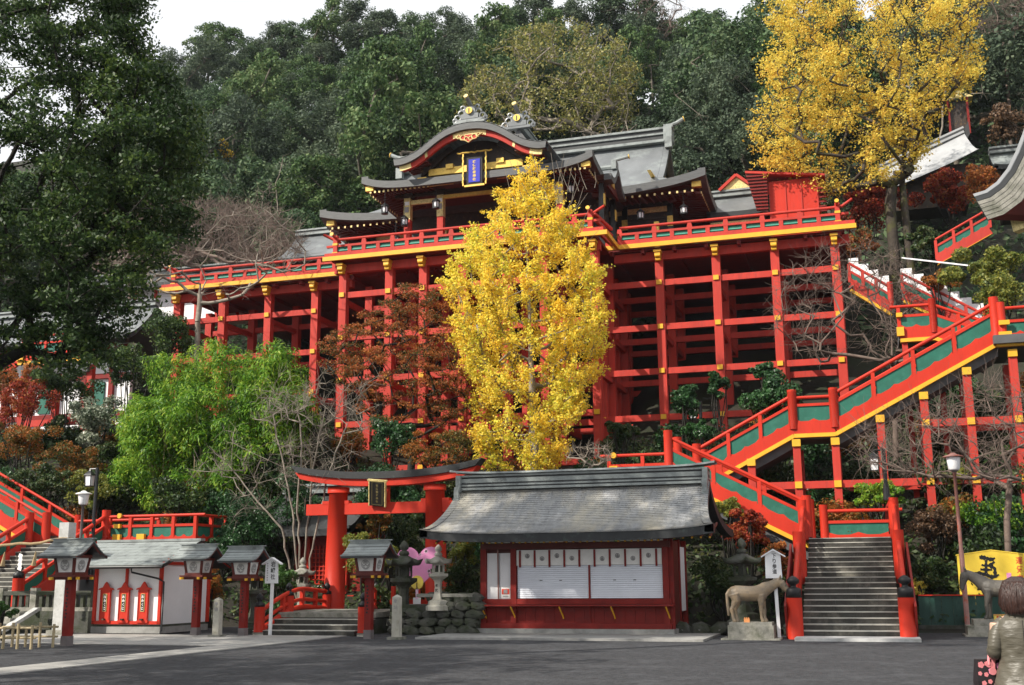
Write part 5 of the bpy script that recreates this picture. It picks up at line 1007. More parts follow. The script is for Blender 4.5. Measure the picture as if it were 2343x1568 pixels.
# ================================================================ horses
def remesh(objs_mb, name, mm, parent, vox=0.02, smooth=6):
    me = bpy.data.meshes.new(name); me.from_pydata([tuple(v) for v in objs_mb.v], [], objs_mb.f); o = bpy.data.objects.new(name, me); COL.objects.link(o)
    r = o.modifiers.new('r', 'REMESH'); r.mode = 'VOXEL'; r.voxel_size = vox
    if smooth: sm_ = o.modifiers.new('s', 'SMOOTH'); sm_.iterations = smooth; sm_.factor = 0.5
    bpy.context.view_layer.update(); dg = bpy.context.evaluated_depsgraph_get(); m2 = bpy.data.meshes.new_from_object(o.evaluated_get(dg))
    bpy.data.objects.remove(o); m2.materials.clear(); m2.materials.append(M(mm)); m2.polygons.foreach_set('use_smooth', [True]*len(m2.polygons)); m2.name = name
    return link_mesh(name, m2, parent)
def loft(m, rings, n=16):
    """rings: (centre, half height along the local up, half width)"""
    P_ = [Vector(r[0]) for r in rings]; R_ = []
    for i, (c, hh, hw) in enumerate(rings):
        d = (P_[min(i+1, len(P_)-1)]-P_[max(0, i-1)]).normalized(); side = Vector((0, 1, 0)); up = side.cross(d).normalized()*-1
        R_.append([P_[i]+side*math.cos(2*math.pi*k/n)*hw+up*math.sin(2*math.pi*k/n)*hh for k in range(n)])
    vs = [p for r in R_ for p in r]; k0 = len(R_)
    m.add(vs, [(i*n+k, i*n+(k+1) % n, (i+1)*n+(k+1) % n, (i+1)*n+k) for i in range(k0-1) for k in range(n)]+[tuple(range(n)), tuple((k0-1)*n+k for k in range(n-1, -1, -1))])
def horse(t, mm, poll=(1.36, 1.07), head=((1.44, 1.02), (1.52, 0.90), (1.60, 0.78), (1.645, 0.71)), neck=((1.1, 0.93), (1.24, 1.01))):
    m = MB(True)
    loft(m, [((0.0, 0, 0.76), 0.09, 0.08), ((0.06, 0, 0.765), 0.165, 0.16), ((0.18, 0, 0.765), 0.205, 0.20), ((0.34, 0, 0.76), 0.205, 0.215), ((0.54, 0, 0.745), 0.205, 0.22), ((0.72, 0, 0.75), 0.21, 0.20), ((0.86, 0, 0.775), 0.225, 0.18), ((0.97, 0, 0.80), 0.19, 0.14), ((1.02, 0, 0.80), 0.1, 0.08)])
    loft(m, [((0.82, 0, 0.80), 0.16, 0.12), ((0.97, 0, 0.87), 0.19, 0.12), ((neck[0][0], 0, neck[0][1]), 0.15, 0.10), ((neck[1][0], 0, neck[1][1]), 0.125, 0.085), ((poll[0], 0, poll[1]), 0.10, 0.075), ((poll[0]+0.05, 0, poll[1]+0.01), 0.06, 0.05)])
    loft(m, [((poll[0]-0.03, 0, poll[1]+0.02), 0.07, 0.06), ((head[0][0]-0.03, 0, head[0][1]), 0.115, 0.085), ((head[1][0]-0.02, 0, head[1][1]), 0.095, 0.07), ((head[2][0], 0, head[2][1]), 0.068, 0.052), ((head[3][0], 0, head[3][1]), 0.058, 0.05), ((head[3][0]+0.01, 0, head[3][1]-0.035), 0.03, 0.03)])
    for s_ in (1, -1):
        dx = 0.05*s_
        m.tube([(0.86+dx*0.3, s_*0.10, 0.72), (0.87+dx*0.5, s_*0.11, 0.52), (0.88+dx, s_*0.115, 0.36), (0.885+dx, s_*0.115, 0.33), (0.885+dx, s_*0.115, 0.18), (0.89+dx, s_*0.115, 0.10), (0.91+dx, s_*0.115, 0.06), (0.92+dx, s_*0.115, 0.0)], [0.11, 0.085, 0.052, 0.056, 0.04, 0.045, 0.05, 0.062], 10)
        m.tube([(0.16+dx*0.3, s_*0.11, 0.74), (0.20+dx*0.4, s_*0.12, 0.56), (0.14+dx, s_*0.12, 0.40), (0.10+dx, s_*0.12, 0.335), (0.125+dx, s_*0.12, 0.20), (0.14+dx, s_*0.12, 0.10), (0.16+dx, s_*0.12, 0.06), (0.175+dx, s_*0.12, 0.0)], [0.16, 0.12, 0.065, 0.06, 0.042, 0.046, 0.052, 0.064], 10)
        m.tube([(poll[0]+0.005, s_*0.05, poll[1]+0.06), (poll[0]+0.03, s_*0.06, poll[1]+0.13), (poll[0]+0.04, s_*0.055, poll[1]+0.18)], [0.032, 0.03, 0.008], 8)
    m.tube([(0.03, 0, 0.86), (-0.05, 0, 0.74), (-0.04, 0, 0.5), (-0.02, 0, 0.3), (-0.03, 0, 0.16)], [0.045, 0.05, 0.05, 0.055, 0.03], 8)
    remesh(m, 'body', mm, t, 0.014, 5)
    for s_ in (1, -1): m = MB(True); m.lathe([(0.002, -0.014), (0.014, 0), (0.002, 0.014)], 8, (head[1][0]+0.02-0.03, s_*0.072, head[1][1]+0.05)); m.build('eye', 'black', t)
def pedestal(parent, dims, mm='stone'):
    for i, (cx_, cy_, cz_, a, b_, h_) in enumerate(dims): m = MB(True); m.box((cx_, cy_, cz_), (a, b_, h_)); m.build('tier', mm, parent)
p1 = thing('statue_pedestal', 'low stone pedestal under the tan horse statue', 'pedestal', (-3.2, 32.0, 0)); pedestal(p1, [(0, 0, 0.02, 1.55, 1.15, 0.04), (0, 0, 0.20, 1.2, 0.86, 0.34), (0, 0, 0.40, 1.12, 0.80, 0.10)], 'stone')
h1 = thing('horse_statue', 'tan weathered horse statue facing right beside the white sign', 'statue', (-3.78, 32.0, 0.445), math.radians(8)); horse(h1, 'horse_tan')
ob = thing('offering_box', 'tiny orange offering box under the tan horse', 'box', (-3.3, 31.72, 0.45)); m = MB(True); m.box((0, 0, 0.05), (0.15, 0.10, 0.10)); m.build('box', 'orange_box', ob); m = MB(True); [m.box((-0.05+0.05*k, 0, 0.115), (0.02, 0.10, 0.03)) for k in range(3)]; m.build('slats', 'orange_box', ob)
p2 = thing('statue_pedestal', 'two stepped stone pedestal under the dark grey horse statue', 'pedestal', (3.25, 34.8, 0)); pedestal(p2, [(0, 0, 0.02, 1.9, 1.3, 0.04), (0, 0, 0.15, 1.75, 1.1, 0.26), (0.05, 0, 0.36, 1.5, 0.85, 0.18)], 'stone')
h2 = thing('horse_statue', 'dark grey horse statue facing left before the yellow board', 'statue', (3.98, 34.8, 0.45), math.radians(180), s=1.11); horse(h2, 'horse_grey', poll=(1.34, 1.12), head=((1.41, 1.07), (1.44, 0.95), (1.46, 0.82), (1.465, 0.74)), neck=((1.08, 0.96), (1.22, 1.05)))
ob = thing('offering_box', 'orange lettered offering box beside the dark grey horse', 'box', (3.25, 34.45, 0.45)); m = MB(True); m.box((0, 0, 0.07), (0.34, 0.16, 0.14)); m.build('box', 'sign_yellow', ob); m = MB(True); m.box((0, -0.085, 0.13), (0.36, 0.02, 0.02)); m.build('rim', 'orange_box', ob); glyphs(ob, '奉', 'ink_red', -0.08, -0.083, 0.11, 0.07, 0.1); glyphs(ob, '納', 'ink_red', 0.06, -0.083, 0.11, 0.07, 0.1)
# ================================================================ giant votive tablet
em = thing('giant_votive_tablet', 'big yellow house-shaped board with a black brushed character', 'board', (3.48, 38, 0.4))
m = MB(); m.prism([(2.5, 38, 0.75), (4.46, 38, 0.75), (4.46, 38, 2.24), (3.48, 38, 2.38), (2.5, 38, 2.24)], (0, 0, 0), (0, 0.08, 0)); m.build('board', 'ema_yellow', em)
for x in (2.75, 4.2): post(em, 'leg', 'dark_wood', x, 38.12, 0.0, 1.9, 0.1)
m = MB(); [m.prism([(xa, 37.985, za), (xb, 37.985, zb), (xb, 37.985, zb-0.03), (xa, 37.985, za-0.03)], (0, 0, 0), (0, 0.12, 0)) for xa, za, xb, zb in ((2.47, 2.27, 3.48, 2.41), (3.48, 2.41, 4.49, 2.27))]; m.build('top_trim', 'ema_yellow', em)
def b7(x, y): return ((3500+x*372/985)*0.60486, (2000+y*372/985)*0.60486)
def brush(pts, dy, mm='black', nm='brush_stroke'):
    P_ = []
    for (x, y, w) in pts: q = at(*b7(x, y), 37.98); P_.append((q.x, q.z, w*0.00325/2))
    n = len(P_); L, R_ = [], []
    fine = []
    for i in range(n-1):
        for k in range(6):
            t_ = k/6; p0 = P_[max(0, i-1)]; p1_ = P_[i]; p2_ = P_[i+1]; p3 = P_[min(n-1, i+2)]
            cr = lambda a, b_, c, d: 0.5*((2*b_)+(-a+c)*t_+(2*a-5*b_+4*c-d)*t_*t_+(-a+3*b_-3*c+d)*t_**3)
            fine.append(tuple(cr(p0[j], p1_[j], p2_[j], p3[j]) for j in range(3)))
    fine.append(P_[-1])
    for i, (x, z, w) in enumerate(fine):
        a, b_ = fine[max(0, i-1)], fine[min(len(fine)-1, i+1)]; d = Vector((b_[0]-a[0], b_[1]-a[1])); d = d.normalized() if d.length else Vector((1, 0)); w *= 0.9+0.2*math.sin(i*1.7)
        L.append((x-d.y*w, 37.995-dy, z+d.x*w)); R_.append((x+d.y*w, 37.995-dy, z-d.x*w))
    m = MB(); m.grid([L, R_]); m.build(nm, mm, em)
for i, s_ in enumerate((((538, 290, 30), (570, 288, 46), (620, 300, 34), (660, 308, 40), (695, 292, 10)), ((605, 315, 24), (605, 380, 30), (605, 450, 34)), ((690, 330, 14), (650, 370, 40), (690, 400, 30), (695, 460, 34)), ((560, 362, 18), (610, 372, 24), (660, 362, 14)), ((548, 408, 20), (600, 410, 24), (665, 412, 16)), ((480, 500, 14), (492, 470, 50), (540, 445, 36), (610, 465, 30), (670, 482, 40), (735, 460, 14)), ((492, 475, 40), (530, 530, 46), (548, 612, 60)), ((580, 530, 14), (630, 525, 40), (690, 535, 12)), ((722, 548, 30), (760, 543, 28), (800, 540, 10)), ((548, 588, 30), (620, 578, 12), (690, 580, 6)))): brush(s_, 0.003+0.0012*i)
off = worldoff(em); q = at(*b7(937, 320), 37.9)
for i, ch in enumerate('運気向'): q = at(*b7(937+6*i, 318+88*i), 37.98); glyphs(em, ch, 'ink_red', q.x-off.x, -0.006, q.z-off.z+0.11, 0.22, 0.25, sx=0.85, bold=0.015)
q = at(*b7(835, 470), 37.98); box(em, 'seal', 'pink', (q.x, 37.994, q.z), (0.13, 0.006, 0.16))
# green sheet fence
gf = thing('green_sheet_fence', 'dark green sheet fence with red top rail right of the stairway', 'fence', (3, 37, 0))
for k in range(12): x = 1.25+k*0.32; box(gf, 'sheet', 'fence_green', (x+0.16, 37+0.008*(k % 2), 0.62), (0.312, 0.02, 0.86))
bar(gf, 'top_rail', 'red_bright', (1.25, 36.97, 1.07), (5.1, 36.97, 1.07), 0.05, 0.035); bar(gf, 'kerb', 'stone_dark', (1.2, 37, 0.1), (5.2, 37, 0.1), 0.25, 0.2)
# ================================================================ lamps
def globe_lamp(x, y, z0, z1, label, mm):
    t = thing('lamp_post', label, 'lamp', (x, y, z0)); h_ = z1-z0
    m = MB(True); m.tube([(0, 0, 0), (0, 0, h_*0.45), (0, 0, h_*0.46), (0, 0, h_-0.55)], [0.075, 0.07, 0.055, 0.05], 12); m.build('pole', mm, t, True); m = MB(True); m.lathe([(0.05, h_-0.58), (0.10, h_-0.54), (0.12, h_-0.50)], 16); m.build('lamp_socket', 'pole_grey', t)
    m = MB(True); m.lathe([(0.13, h_-0.52), (0.16, h_-0.48), (0.20, h_-0.16), (0.20, h_-0.13)], 20); m.build('lamp_shade', 'lamp_glass', t, True); m = MB(True); m.lathe([(0.30, h_-0.13), (0.29, h_-0.10), (0.12, h_-0.05), (0.05, h_)], 20); m.build('lamp_hat', 'paper' if mm != 'pole_rust' else 'pole_rust', t, True)
globe_lamp(2.5, 36.0, 0, 5.2, 'tall white shaded lamp on a rusty pink pole at the right', 'pole_rust'); globe_lamp(-27.9, 36.0, 0.8, 4.97, 'white shaded lamp post beside the left stone stairway', 'pole_grey')
def iron_lamp(px, py, z0, z1, side, label, lz):
    t = thing('iron_lamp_post', label, 'lamp', (px, py, z0)); h_ = z1-z0
    m = MB(True); m.tube([(0, 0, 0), (0, 0, h_)], 0.07, 10); m.tube([(0, 0, h_-0.05), (side*0.34, 0, h_-0.05)], 0.03, 8); m.tube([(0, 0, 0), (0, 0, 0.5)], [0.12, 0.09], 10); m.build('pole', 'black_iron', t)
    x = side*0.32; m = MB(True); m.lathe([(0.25, h_-0.30), (0.20, h_-0.24), (0.06, h_-0.12), (0.03, h_-0.05)], 4, (x, 0, 0), math.pi/4); m.lathe([(0.16, h_-0.74), (0.16, h_-0.70)], 4, (x, 0, 0), math.pi/4); [m.tube([(x+a*0.14, b_*0.14, h_-0.3), (x+a*0.12, b_*0.12, h_-0.72)], 0.015, 4) for a in (1, -1) for b_ in (1, -1)]; m.build('lantern_frame', 'black_iron', t)
    m = MB(True); m.lathe([(0.155, h_-0.70), (0.18, h_-0.3)], 4, (x, 0, 0), math.pi/4); m.build('lantern_glass', 'lamp_glass', t)
iron_lamp(-28.9, 38.0, ZLL-1.5, 6.05, -1, 'black iron lantern post above the left landing', 0); iron_lamp(0.6, YL2, ZL2+1.2, 5.75, -1, 'black iron lantern post on the stairway newel at right', 0); iron_lamp(-6.5, 47.9, zt(-6.5, 47.9)-0.2, 8.95, -1, 'black iron lantern post under the stage at right', 0)
# ================================================================ bottom-left: bamboo fence, stone balustrade, rope
bf = thing('bamboo_fence', 'low lattice fence of bamboo poles at the bottom left', 'fence', (-21.5, 24.6, 0))
for row, (yy, n_) in enumerate(((24.3, 7), (25.1, 7))):
    for k in range(n_+2):
        x = -20.05-k*0.42; rod(bf, 'upright', 'bamboo', (x+0.02*math.sin(k*3), yy-0.03, 0), (x, yy-0.03, 0.58+0.05*math.sin(k*2.3)), 0.035, 8)
    for z_ in (0.26, 0.50): rod(bf, 'cross_pole', 'bamboo', (-23.6, yy, z_-0.02), (-19.95, yy, z_+0.01), 0.028, 8)
sb = thing('stone_balustrade', 'grey stone balustrade in front of the left stairway', 'balustrade', (-26, 32.4, 0))
bar(sb, 'base_wall', 'stone_dark', (-31, 32.4, 0.35), (-24.5, 32.4, 0.35), 0.3, 0.7); bar(sb, 'top_rail', 'stone_dark', (-31, 32.4, 1.28), (-24.5, 32.4, 1.28), 0.2, 0.14); bar(sb, 'foot_rail', 'stone', (-31, 32.4, 0.76), (-24.5, 32.4, 0.76), 0.22, 0.12)
x = -30.9
for k in range(24): post(sb, 'baluster' if k % 5 else 'pier', 'stone_dark' if k % 5 else 'stone', -30.8+k*0.27, 32.4, 0.7, 1.25 if k % 5 else 1.45, 0.12 if k % 5 else 0.24)
gp = thing('stone_gate_pillar', 'tall square grey stone pillar behind the near red lantern', 'pillar', (-24.55, 31.0, 0)); m = MB(True); m.box((0, 0, 1.75), (0.36, 0.36, 3.5)); m.build('shaft', 'stone_white', gp); m = MB(True); m.box((0, 0, 0.08), (0.6, 0.6, 0.16)); m.build('foot', 'stone', gp); m = MB(True); m.tube([(0.2*math.cos(k*0.785), 0.2*math.sin(k*0.785)-0.03, 2.98) for k in range(9)], 0.05, 6); m.build('rope_loop', 'rope', gp)
rp = thing('sacred_rope', 'twisted straw rope with white zigzag paper strips at the left edge', 'rope', (-26, 30.8, 2.7))
m = MB(); m.tube([(-24.55-0.4*k, 30.78, 2.98-0.06*k+0.012*k*k*0.5+0.03*math.sin(k*1.9)) for k in range(15)], 0.045, 8); m.build('rope', 'rope', rp, True)
for xk in (-27.25, -26.1):
    zk = 2.55; m = MB()
    for j in range(4): m.prism([(xk-0.02*j*0, 30.72, zk-j*0.13), (xk+0.13, 30.72, zk-0.05-j*0.13), (xk+0.10, 30.72, zk-0.17-j*0.13), (xk-0.05, 30.72, zk-0.12-j*0.13)], (0, 0, 0), (0.0, 0.01, 0))
    m.build('paper_strip', 'paper', rp)
for xk in (-26.7, -25.5, -27.8): m = MB(); m.tube([(xk, 30.75, 2.6), (xk-0.05, 30.75, 2.15)], [0.015, 0.08], 6); m.build('straw_tassel', 'rope', rp)
sf = thing('short_steps', 'few low stone steps with sloping kerb at the bottom left', 'steps', (-26, 29, 0))
for k in range(4): box(sf, 'step', 'stone', (-28.2, 30.3+k*0.4, 0.09+k*0.17), (3.6, 0.42, 0.17)); box(sf, 'nosing', 'nosing', (-28.2, 30.2+k*0.4, 0.185+k*0.17), (3.6, 0.2, 0.02))
m = MB(); m.prism([(-26.38, 30.0, 0.03), (-26.38, 31.9, 0.82), (-26.38, 31.9, 0.7), (-26.38, 30.2, 0.0)], (0, 0, 0), (0.22, 0, 0)); m.build('sloping_kerb', 'stone_white', sf)
# ================================================================ gate roof corner at upper right
rc = thing('gate_roof', 'curved layered roof corner of the tower gate at the right edge', 'roof', (6.5, 30, 9))
E0 = [(3.12, 11.15), (3.42, 11.22), (3.72, 11.42), (4.0, 11.75), (4.25, 12.2), (4.45, 12.65), (4.8, 13.6), (5.2, 15.0)]
def _cv(i, n=5): return i
def low(i, d):
    x, z = E0[i]; a = E0[max(0, i-1)]; b_ = E0[min(len(E0)-1, i+1)]; tx, tz = b_[0]-a[0], b_[1]-a[1]; L = math.hypot(tx, tz); return (x+tz/L*d*(0.9)+0.33*d, z-tx/L*d-0.25*d)
for k, (d0, d1, mm) in enumerate(((-0.04, 0.02, 'roof_pale'), (0.02, 0.12, 'roof_dark'), (0.13, 0.20, 'stone'), (0.21, 0.28, 'stone'), (0.29, 0.36, 'stone'), (0.37, 0.44, 'stone'), (0.45, 0.53, 'stone'))):
    m = MB(); yo = 30+0.01*k
    m.grid([[(low(i, d)[0]+4*y_, yo+2*y_, low(i, d)[1]) for i in range(len(E0))] for d, y_ in ((d0, 0), (d1, 0), (d1, 1), (d0, 1), (d0, 0))][::-1]); m.build('roof_layer', mm, rc)
m = MB(); m.grid([[(low(i, 0.12)[0], 30.14, low(i, 0.12)[1]) for i in range(len(E0))], [(low(i, 0.53)[0], 30.14, low(i, 0.54)[1]) for i in range(len(E0))]]); m.build('layer_joints', 'black', rc)
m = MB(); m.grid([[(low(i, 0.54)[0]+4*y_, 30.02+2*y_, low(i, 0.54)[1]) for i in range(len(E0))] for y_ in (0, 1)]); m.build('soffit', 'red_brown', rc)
m = MB(); m.prism([at(2309, 499, 30.6), at(2360, 478, 30.6), at(2366, 512, 30.6), at(2318, 531, 30.6)], (0, 0, 0), (0.15, 0.25, 0)); m.build('carved_beam_end', 'gold_pale', rc)
box(rc, 'bracket_block', 'dark_wood', (6.6, 32, 10.4), (2.6, 1.6, 0.6)); post(rc, 'column', 'red_dark', 7.4, 32.5, 0, 10.2, 0.5)
# ================================================================ far buildings on the slope at right
def far_roof(u0, v0, u1, v1, Y, label, mm, h=1.2, name='hillside_building'):
    a, c = at(u0, v0, Y), at(u1, v1, Y); t = thing(name, label, 'building', ((a.x+c.x)/2, Y, a.z-3)); z_ = (a.z+c.z)/2
    simple_roof(t, a.x, c.x, Y-1.8, Y, z_-h, z_, mm); box(t, 'wall', 'dark_wood', ((a.x+c.x)/2, Y+0.2, z_-h-1.2), (abs(c.x-a.x)-0.8, 2.4, 2.6)); return t
b_ = thing('hillside_building', 'hall with pale sloping tiled roof behind the yellow tree', 'building', tuple(at(2120, 400, 72)))
a, c = at(2010, 392, 72), at(2205, 312, 72)
m = MB(); T_ = [i/10 for i in range(11)]
m.grid([[(a.x+(c.x-a.x)*s_+0.5*t_, 72-2.6*t_, a.z+(c.z-a.z)*s_+0.25*s_**3-2.1*(1-(1-t_)**1.4)) for s_ in T_] for t_ in T_]); m.build('roof', 'roof_pale', b_, True)
for k, dz in enumerate((0.0, 0.16, 0.30)): bar(b_, 'ridge_course', 'roof_pale' if k != 1 else 'roof_dark', (a.x, 72, a.z+dz), (c.x, 72, c.z+0.25+dz), 0.4-0.06*k, 0.14)
m = MB(); m.prism([(c.x, 71.9, c.z+0.4), (c.x+0.3, 71.9, c.z+0.9), (c.x+0.35, 71.9, c.z+0.1), (c.x+0.1, 71.9, c.z-0.3)], (0, 0, 0), (0, 0.3, 0)); m.build('ridge_end', 'roof_dark', b_); box(b_, 'wall', 'dark_wood', ((a.x+c.x)/2+0.3, 72, a.z-1.8), (c.x-a.x-1, 2.4, 2.6))
far_roof(2262, 352, 2380, 345, 66, 'grey tiled roof peeping over the gate roof corner', 'slate_ridge', 1.3)
t = thing('hillside_shrine', 'tiny gold roofed wayside shrine among dark trees at upper right', 'shrine', tuple(at(2190, 262, 78))); o_ = worldoff(t)
m = MB(True); m.prism([(-1.0, -0.7, 0.9), (0, -0.7, 1.5), (1.0, -0.7, 0.9)], (0, 0, 0), (0, 1.6, 0)); m.build('roof', 'gold_pale', t); m = MB(True); m.box((0, 0.1, -0.3), (1.1, 1.0, 2.2)); m.build('wall', 'dark_wood', t)
for dx in (-0.6, 0.6): m = MB(True); m.box((dx, -0.6, -0.4), (0.14, 0.14, 2.6)); m.build('post', 'red_dark', t)
t = thing('hillside_railing', 'red and green stair railing climbing the slope behind the gate roof', 'railing', tuple(at(2200, 530, 58)))
a, c = at(2140, 560, 58), at(2262, 490, 58); balustrade(t, (a.x, 58, a.z-0.7), (c.x, 58, c.z-0.7), 3, hr=0.95, mr=0.6, red='red'); stringer(t, (a.x, 58, a.z-0.7), (c.x, 58, c.z-0.7), 0.35, 0.02, red='red')
# ================================================================ the woman at the right edge, seen from behind
wm = thing('person', 'person with bobbed brown hair in a shiny khaki coat, seen from behind', 'person', (0.975, 9.0, 0))
def ring(z, hx, hy, cx_=0, cy_=0, n=28, f=None): return [(cx_+hx*math.cos(2*math.pi*k/n)*(f(k/n) if f else 1), cy_+hy*math.sin(2*math.pi*k/n)*(f(k/n) if f else 1), z) for k in range(n)]
def stack(m, rings):
    n = len(rings[0]); vs = [p for r in rings for p in r]
    m.add(vs, [(i*n+k, i*n+(k+1) % n, (i+1)*n+(k+1) % n, (i+1)*n+k) for i in range(len(rings)-1) for k in range(n)]+[tuple(range(n-1, -1, -1)), tuple((len(rings)-1)*n+k for k in range(n))])
m = MB(True)        # body: legs, torso, arms with hands, neck and head in one surface
stack(m, [ring(0.78, 0.15, 0.11), ring(0.9, 0.165, 0.115), ring(1.02, 0.125, 0.095), ring(1.2, 0.15, 0.10), ring(1.30, 0.16, 0.085), ring(1.345, 0.07, 0.06), ring(1.37, 0.05, 0.055, cy_=0.01), ring(1.43, 0.05, 0.055, cy_=0.015)])
stack(m, [ring(1.36, 0.03, 0.035, cy_=0.05), ring(1.39, 0.058, 0.075, cy_=0.03), ring(1.45, 0.072, 0.092, cy_=0.025), ring(1.52, 0.074, 0.095, cy_=0.015), ring(1.565, 0.055, 0.075, cy_=0.01), ring(1.585, 0.02, 0.03, cy_=0.01)])
m.tube([(0, 0.115, 1.475), (0, 0.138, 1.445)], [0.012, 0.016], 8)
for s_ in (1, -1):
    m.tube([(s_*0.085, 0, 0.85), (s_*0.085, 0.01, 0.48), (s_*0.08, -0.01, 0.30), (s_*0.08, 0, 0.08)], [0.085, 0.058, 0.052, 0.036], 12); m.tube([(s_*0.08, -0.04, 0.04), (s_*0.085, 0.08, 0.04), (s_*0.09, 0.16, 0.03)], [0.035, 0.038, 0.026], 10)
    m.tube([(s_*0.155, 0, 1.275), (s_*0.18, -0.02, 1.08), (s_*0.185, 0.13, 1.07)], [0.05, 0.04, 0.03], 10); m.tube([(s_*0.076, 0.02, 1.46), (s_*0.085, 0.015, 1.45)], 0.022, 8)
    hx_, hy_, hz_ = s_*0.186, 0.16, 1.085; m.tube([(hx_, hy_, hz_+0.01), (hx_, hy_+0.01, hz_-0.055)], [0.028, 0.034], 10)
    for j in range(4): m.tube([(hx_, hy_-0.018+j*0.018, hz_-0.05), (hx_-s_*0.008, hy_-0.02+j*0.02, hz_-0.085-0.006*(j in (1, 2))), (hx_-s_*0.03, hy_-0.018+j*0.019, hz_-0.10)], [0.010, 0.0095, 0.008], 6)
    m.tube([(hx_-s_*0.01, hy_+0.025, hz_-0.01), (hx_-s_*0.03, hy_+0.04, hz_-0.05)], [0.011, 0.009], 6)
remesh(m, 'body', 'skin', wm, 0.009, 3)
rnd = random.Random(3)
def wr(z, hx, hy, cy_=0.0, amp=0.006, n=64):
    out = []
    for k in range(n):
        a = 2*math.pi*k/n; w_ = amp*(0.8*math.sin(a*5+z*31)+0.6*math.sin(a*9-z*47+1)+0.35*math.sin(z*130+2.5*math.sin(a*4))+0.5*math.sin(z*60+a*11)); out.append(((hx+w_)*math.cos(a), cy_+(hy+w_)*math.sin(a), z))
    return out
prof_ = [(0.46, 0.285, 0.235), (0.56, 0.275, 0.225), (0.66, 0.262, 0.21), (0.76, 0.245, 0.19), (0.86, 0.222, 0.165), (0.94, 0.195, 0.14), (1.0, 0.172, 0.125), (1.05, 0.168, 0.12), (1.12, 0.178, 0.125), (1.19, 0.19, 0.128), (1.25, 0.192, 0.12), (1.295, 0.17, 0.105), (1.325, 0.115, 0.085), (1.345, 0.085, 0.075)]
pf = []
for (z0, a0, b0), (z1, a1, b1) in zip(prof_, prof_[1:]):
    for k in range(9): q = k/9; pf.append((z0+(z1-z0)*q, a0+(a1-a0)*q, b0+(b1-b0)*q))
pf.append(prof_[-1])
m = MB(True); stack(m, [wr(z, a*0.93, b, amp=0.0026 if 0.9 < z < 1.12 else (0.0034 if z < 0.9 else 0.0014)) for z, a, b in pf]); m.build('coat', 'coat', wm, True)
for s_ in (1, -1):
    m = MB(True); pts = [(s_*0.10, 0, 1.295), (s_*0.14, -0.005, 1.25), (s_*0.168, -0.018, 1.18), (s_*0.18, -0.026, 1.12), (s_*0.183, -0.015, 1.085), (s_*0.184, 0.02, 1.068), (s_*0.184, 0.07, 1.068), (s_*0.184, 0.13, 1.078)]
    pp = []; rr = []
    for (a, b_), (r0, r1) in zip(zip(pts, pts[1:]), zip((0.044, 0.055, 0.054, 0.052, 0.052, 0.050, 0.046), (0.055, 0.054, 0.052, 0.052, 0.050, 0.046, 0.042))):
        for k in range(4): q = k/4; pp.append(Vector(a).lerp(Vector(b_), q)); rr.append(r0+(r1-r0)*q+0.002*math.sin(len(pp)*2.4))
    pp.append(Vector(pts[-1])); rr.append(0.045); m.tube(pp, rr, 18); m.build('sleeve', 'coat', wm, True)
m = MB(True); stack(m, [wr(1.325, 0.10, 0.088, amp=0.002), wr(1.345, 0.092, 0.088, amp=0.002), wr(1.375, 0.086, 0.084, amp=0.003), wr(1.38, 0.074, 0.072, amp=0.002)]); m.build('collar', 'coat', wm, True)
m = MB(True); m.box((0.0, -0.133, 1.15), (0.004, 0.006, 0.3)); m.build('back_seam', 'bag_black', wm)
# hair: a bob made of a shell plus many locks
m = MB(True); stack(m, [ring(1.34, 0.085, 0.05, cy_=-0.055), ring(1.36, 0.112, 0.085, cy_=-0.03), ring(1.40, 0.125, 0.105, cy_=-0.02), ring(1.46, 0.122, 0.115, cy_=-0.01), ring(1.52, 0.110, 0.115, cy_=-0.005), ring(1.565, 0.082, 0.09, cy_=0), ring(1.59, 0.045, 0.05, cy_=0.0), ring(1.60, 0.01, 0.012)]); m.build('hair', 'hair', wm, True)
m = MB(True)
for k in range(230):
    a = rnd.uniform(-math.pi*1.08, 0.08*math.pi); e = rnd.uniform(0.2, 1.0); ca, sa = math.cos(a), math.sin(a); zb = 1.335+0.035*rnd.random()+(0.02 if abs(ca) > 0.8 else 0); j = rnd.uniform(-0.25, 0.25)
    P_ = [(0.03*ca, 0.03*sa, 1.598), (0.088*ca*e**0.3, 0.095*sa, 1.565), (0.116*math.cos(a+j*0.3), 0.118*math.sin(a+j*0.3)-0.008, 1.49), (0.128*math.cos(a+j*0.6), 0.112*math.sin(a+j*0.6)-0.018, 1.41), (0.112*math.cos(a+j), 0.092*math.sin(a+j)-0.03, zb)]
    m.tube(P_, [0.004, 0.008, 0.009, 0.008, 0.002], 5, False)
m.build('hair_locks', 'hair', wm, True)
for s_ in (1, -1):
    m = MB(True); m.tube([(s_*0.085, 0, 0.62), (s_*0.085, 0.01, 0.45), (s_*0.08, -0.01, 0.28), (s_*0.08, 0, 0.10)], [0.095, 0.075, 0.07, 0.06], 14); m.build('trouser_leg', 'trouser', wm, True); m = MB(True); m.tube([(s_*0.08, -0.06, 0.05), (s_*0.085, 0.05, 0.055), (s_*0.09, 0.18, 0.035)], [0.045, 0.05, 0.03], 12); m.build('shoe', 'black', wm, True)
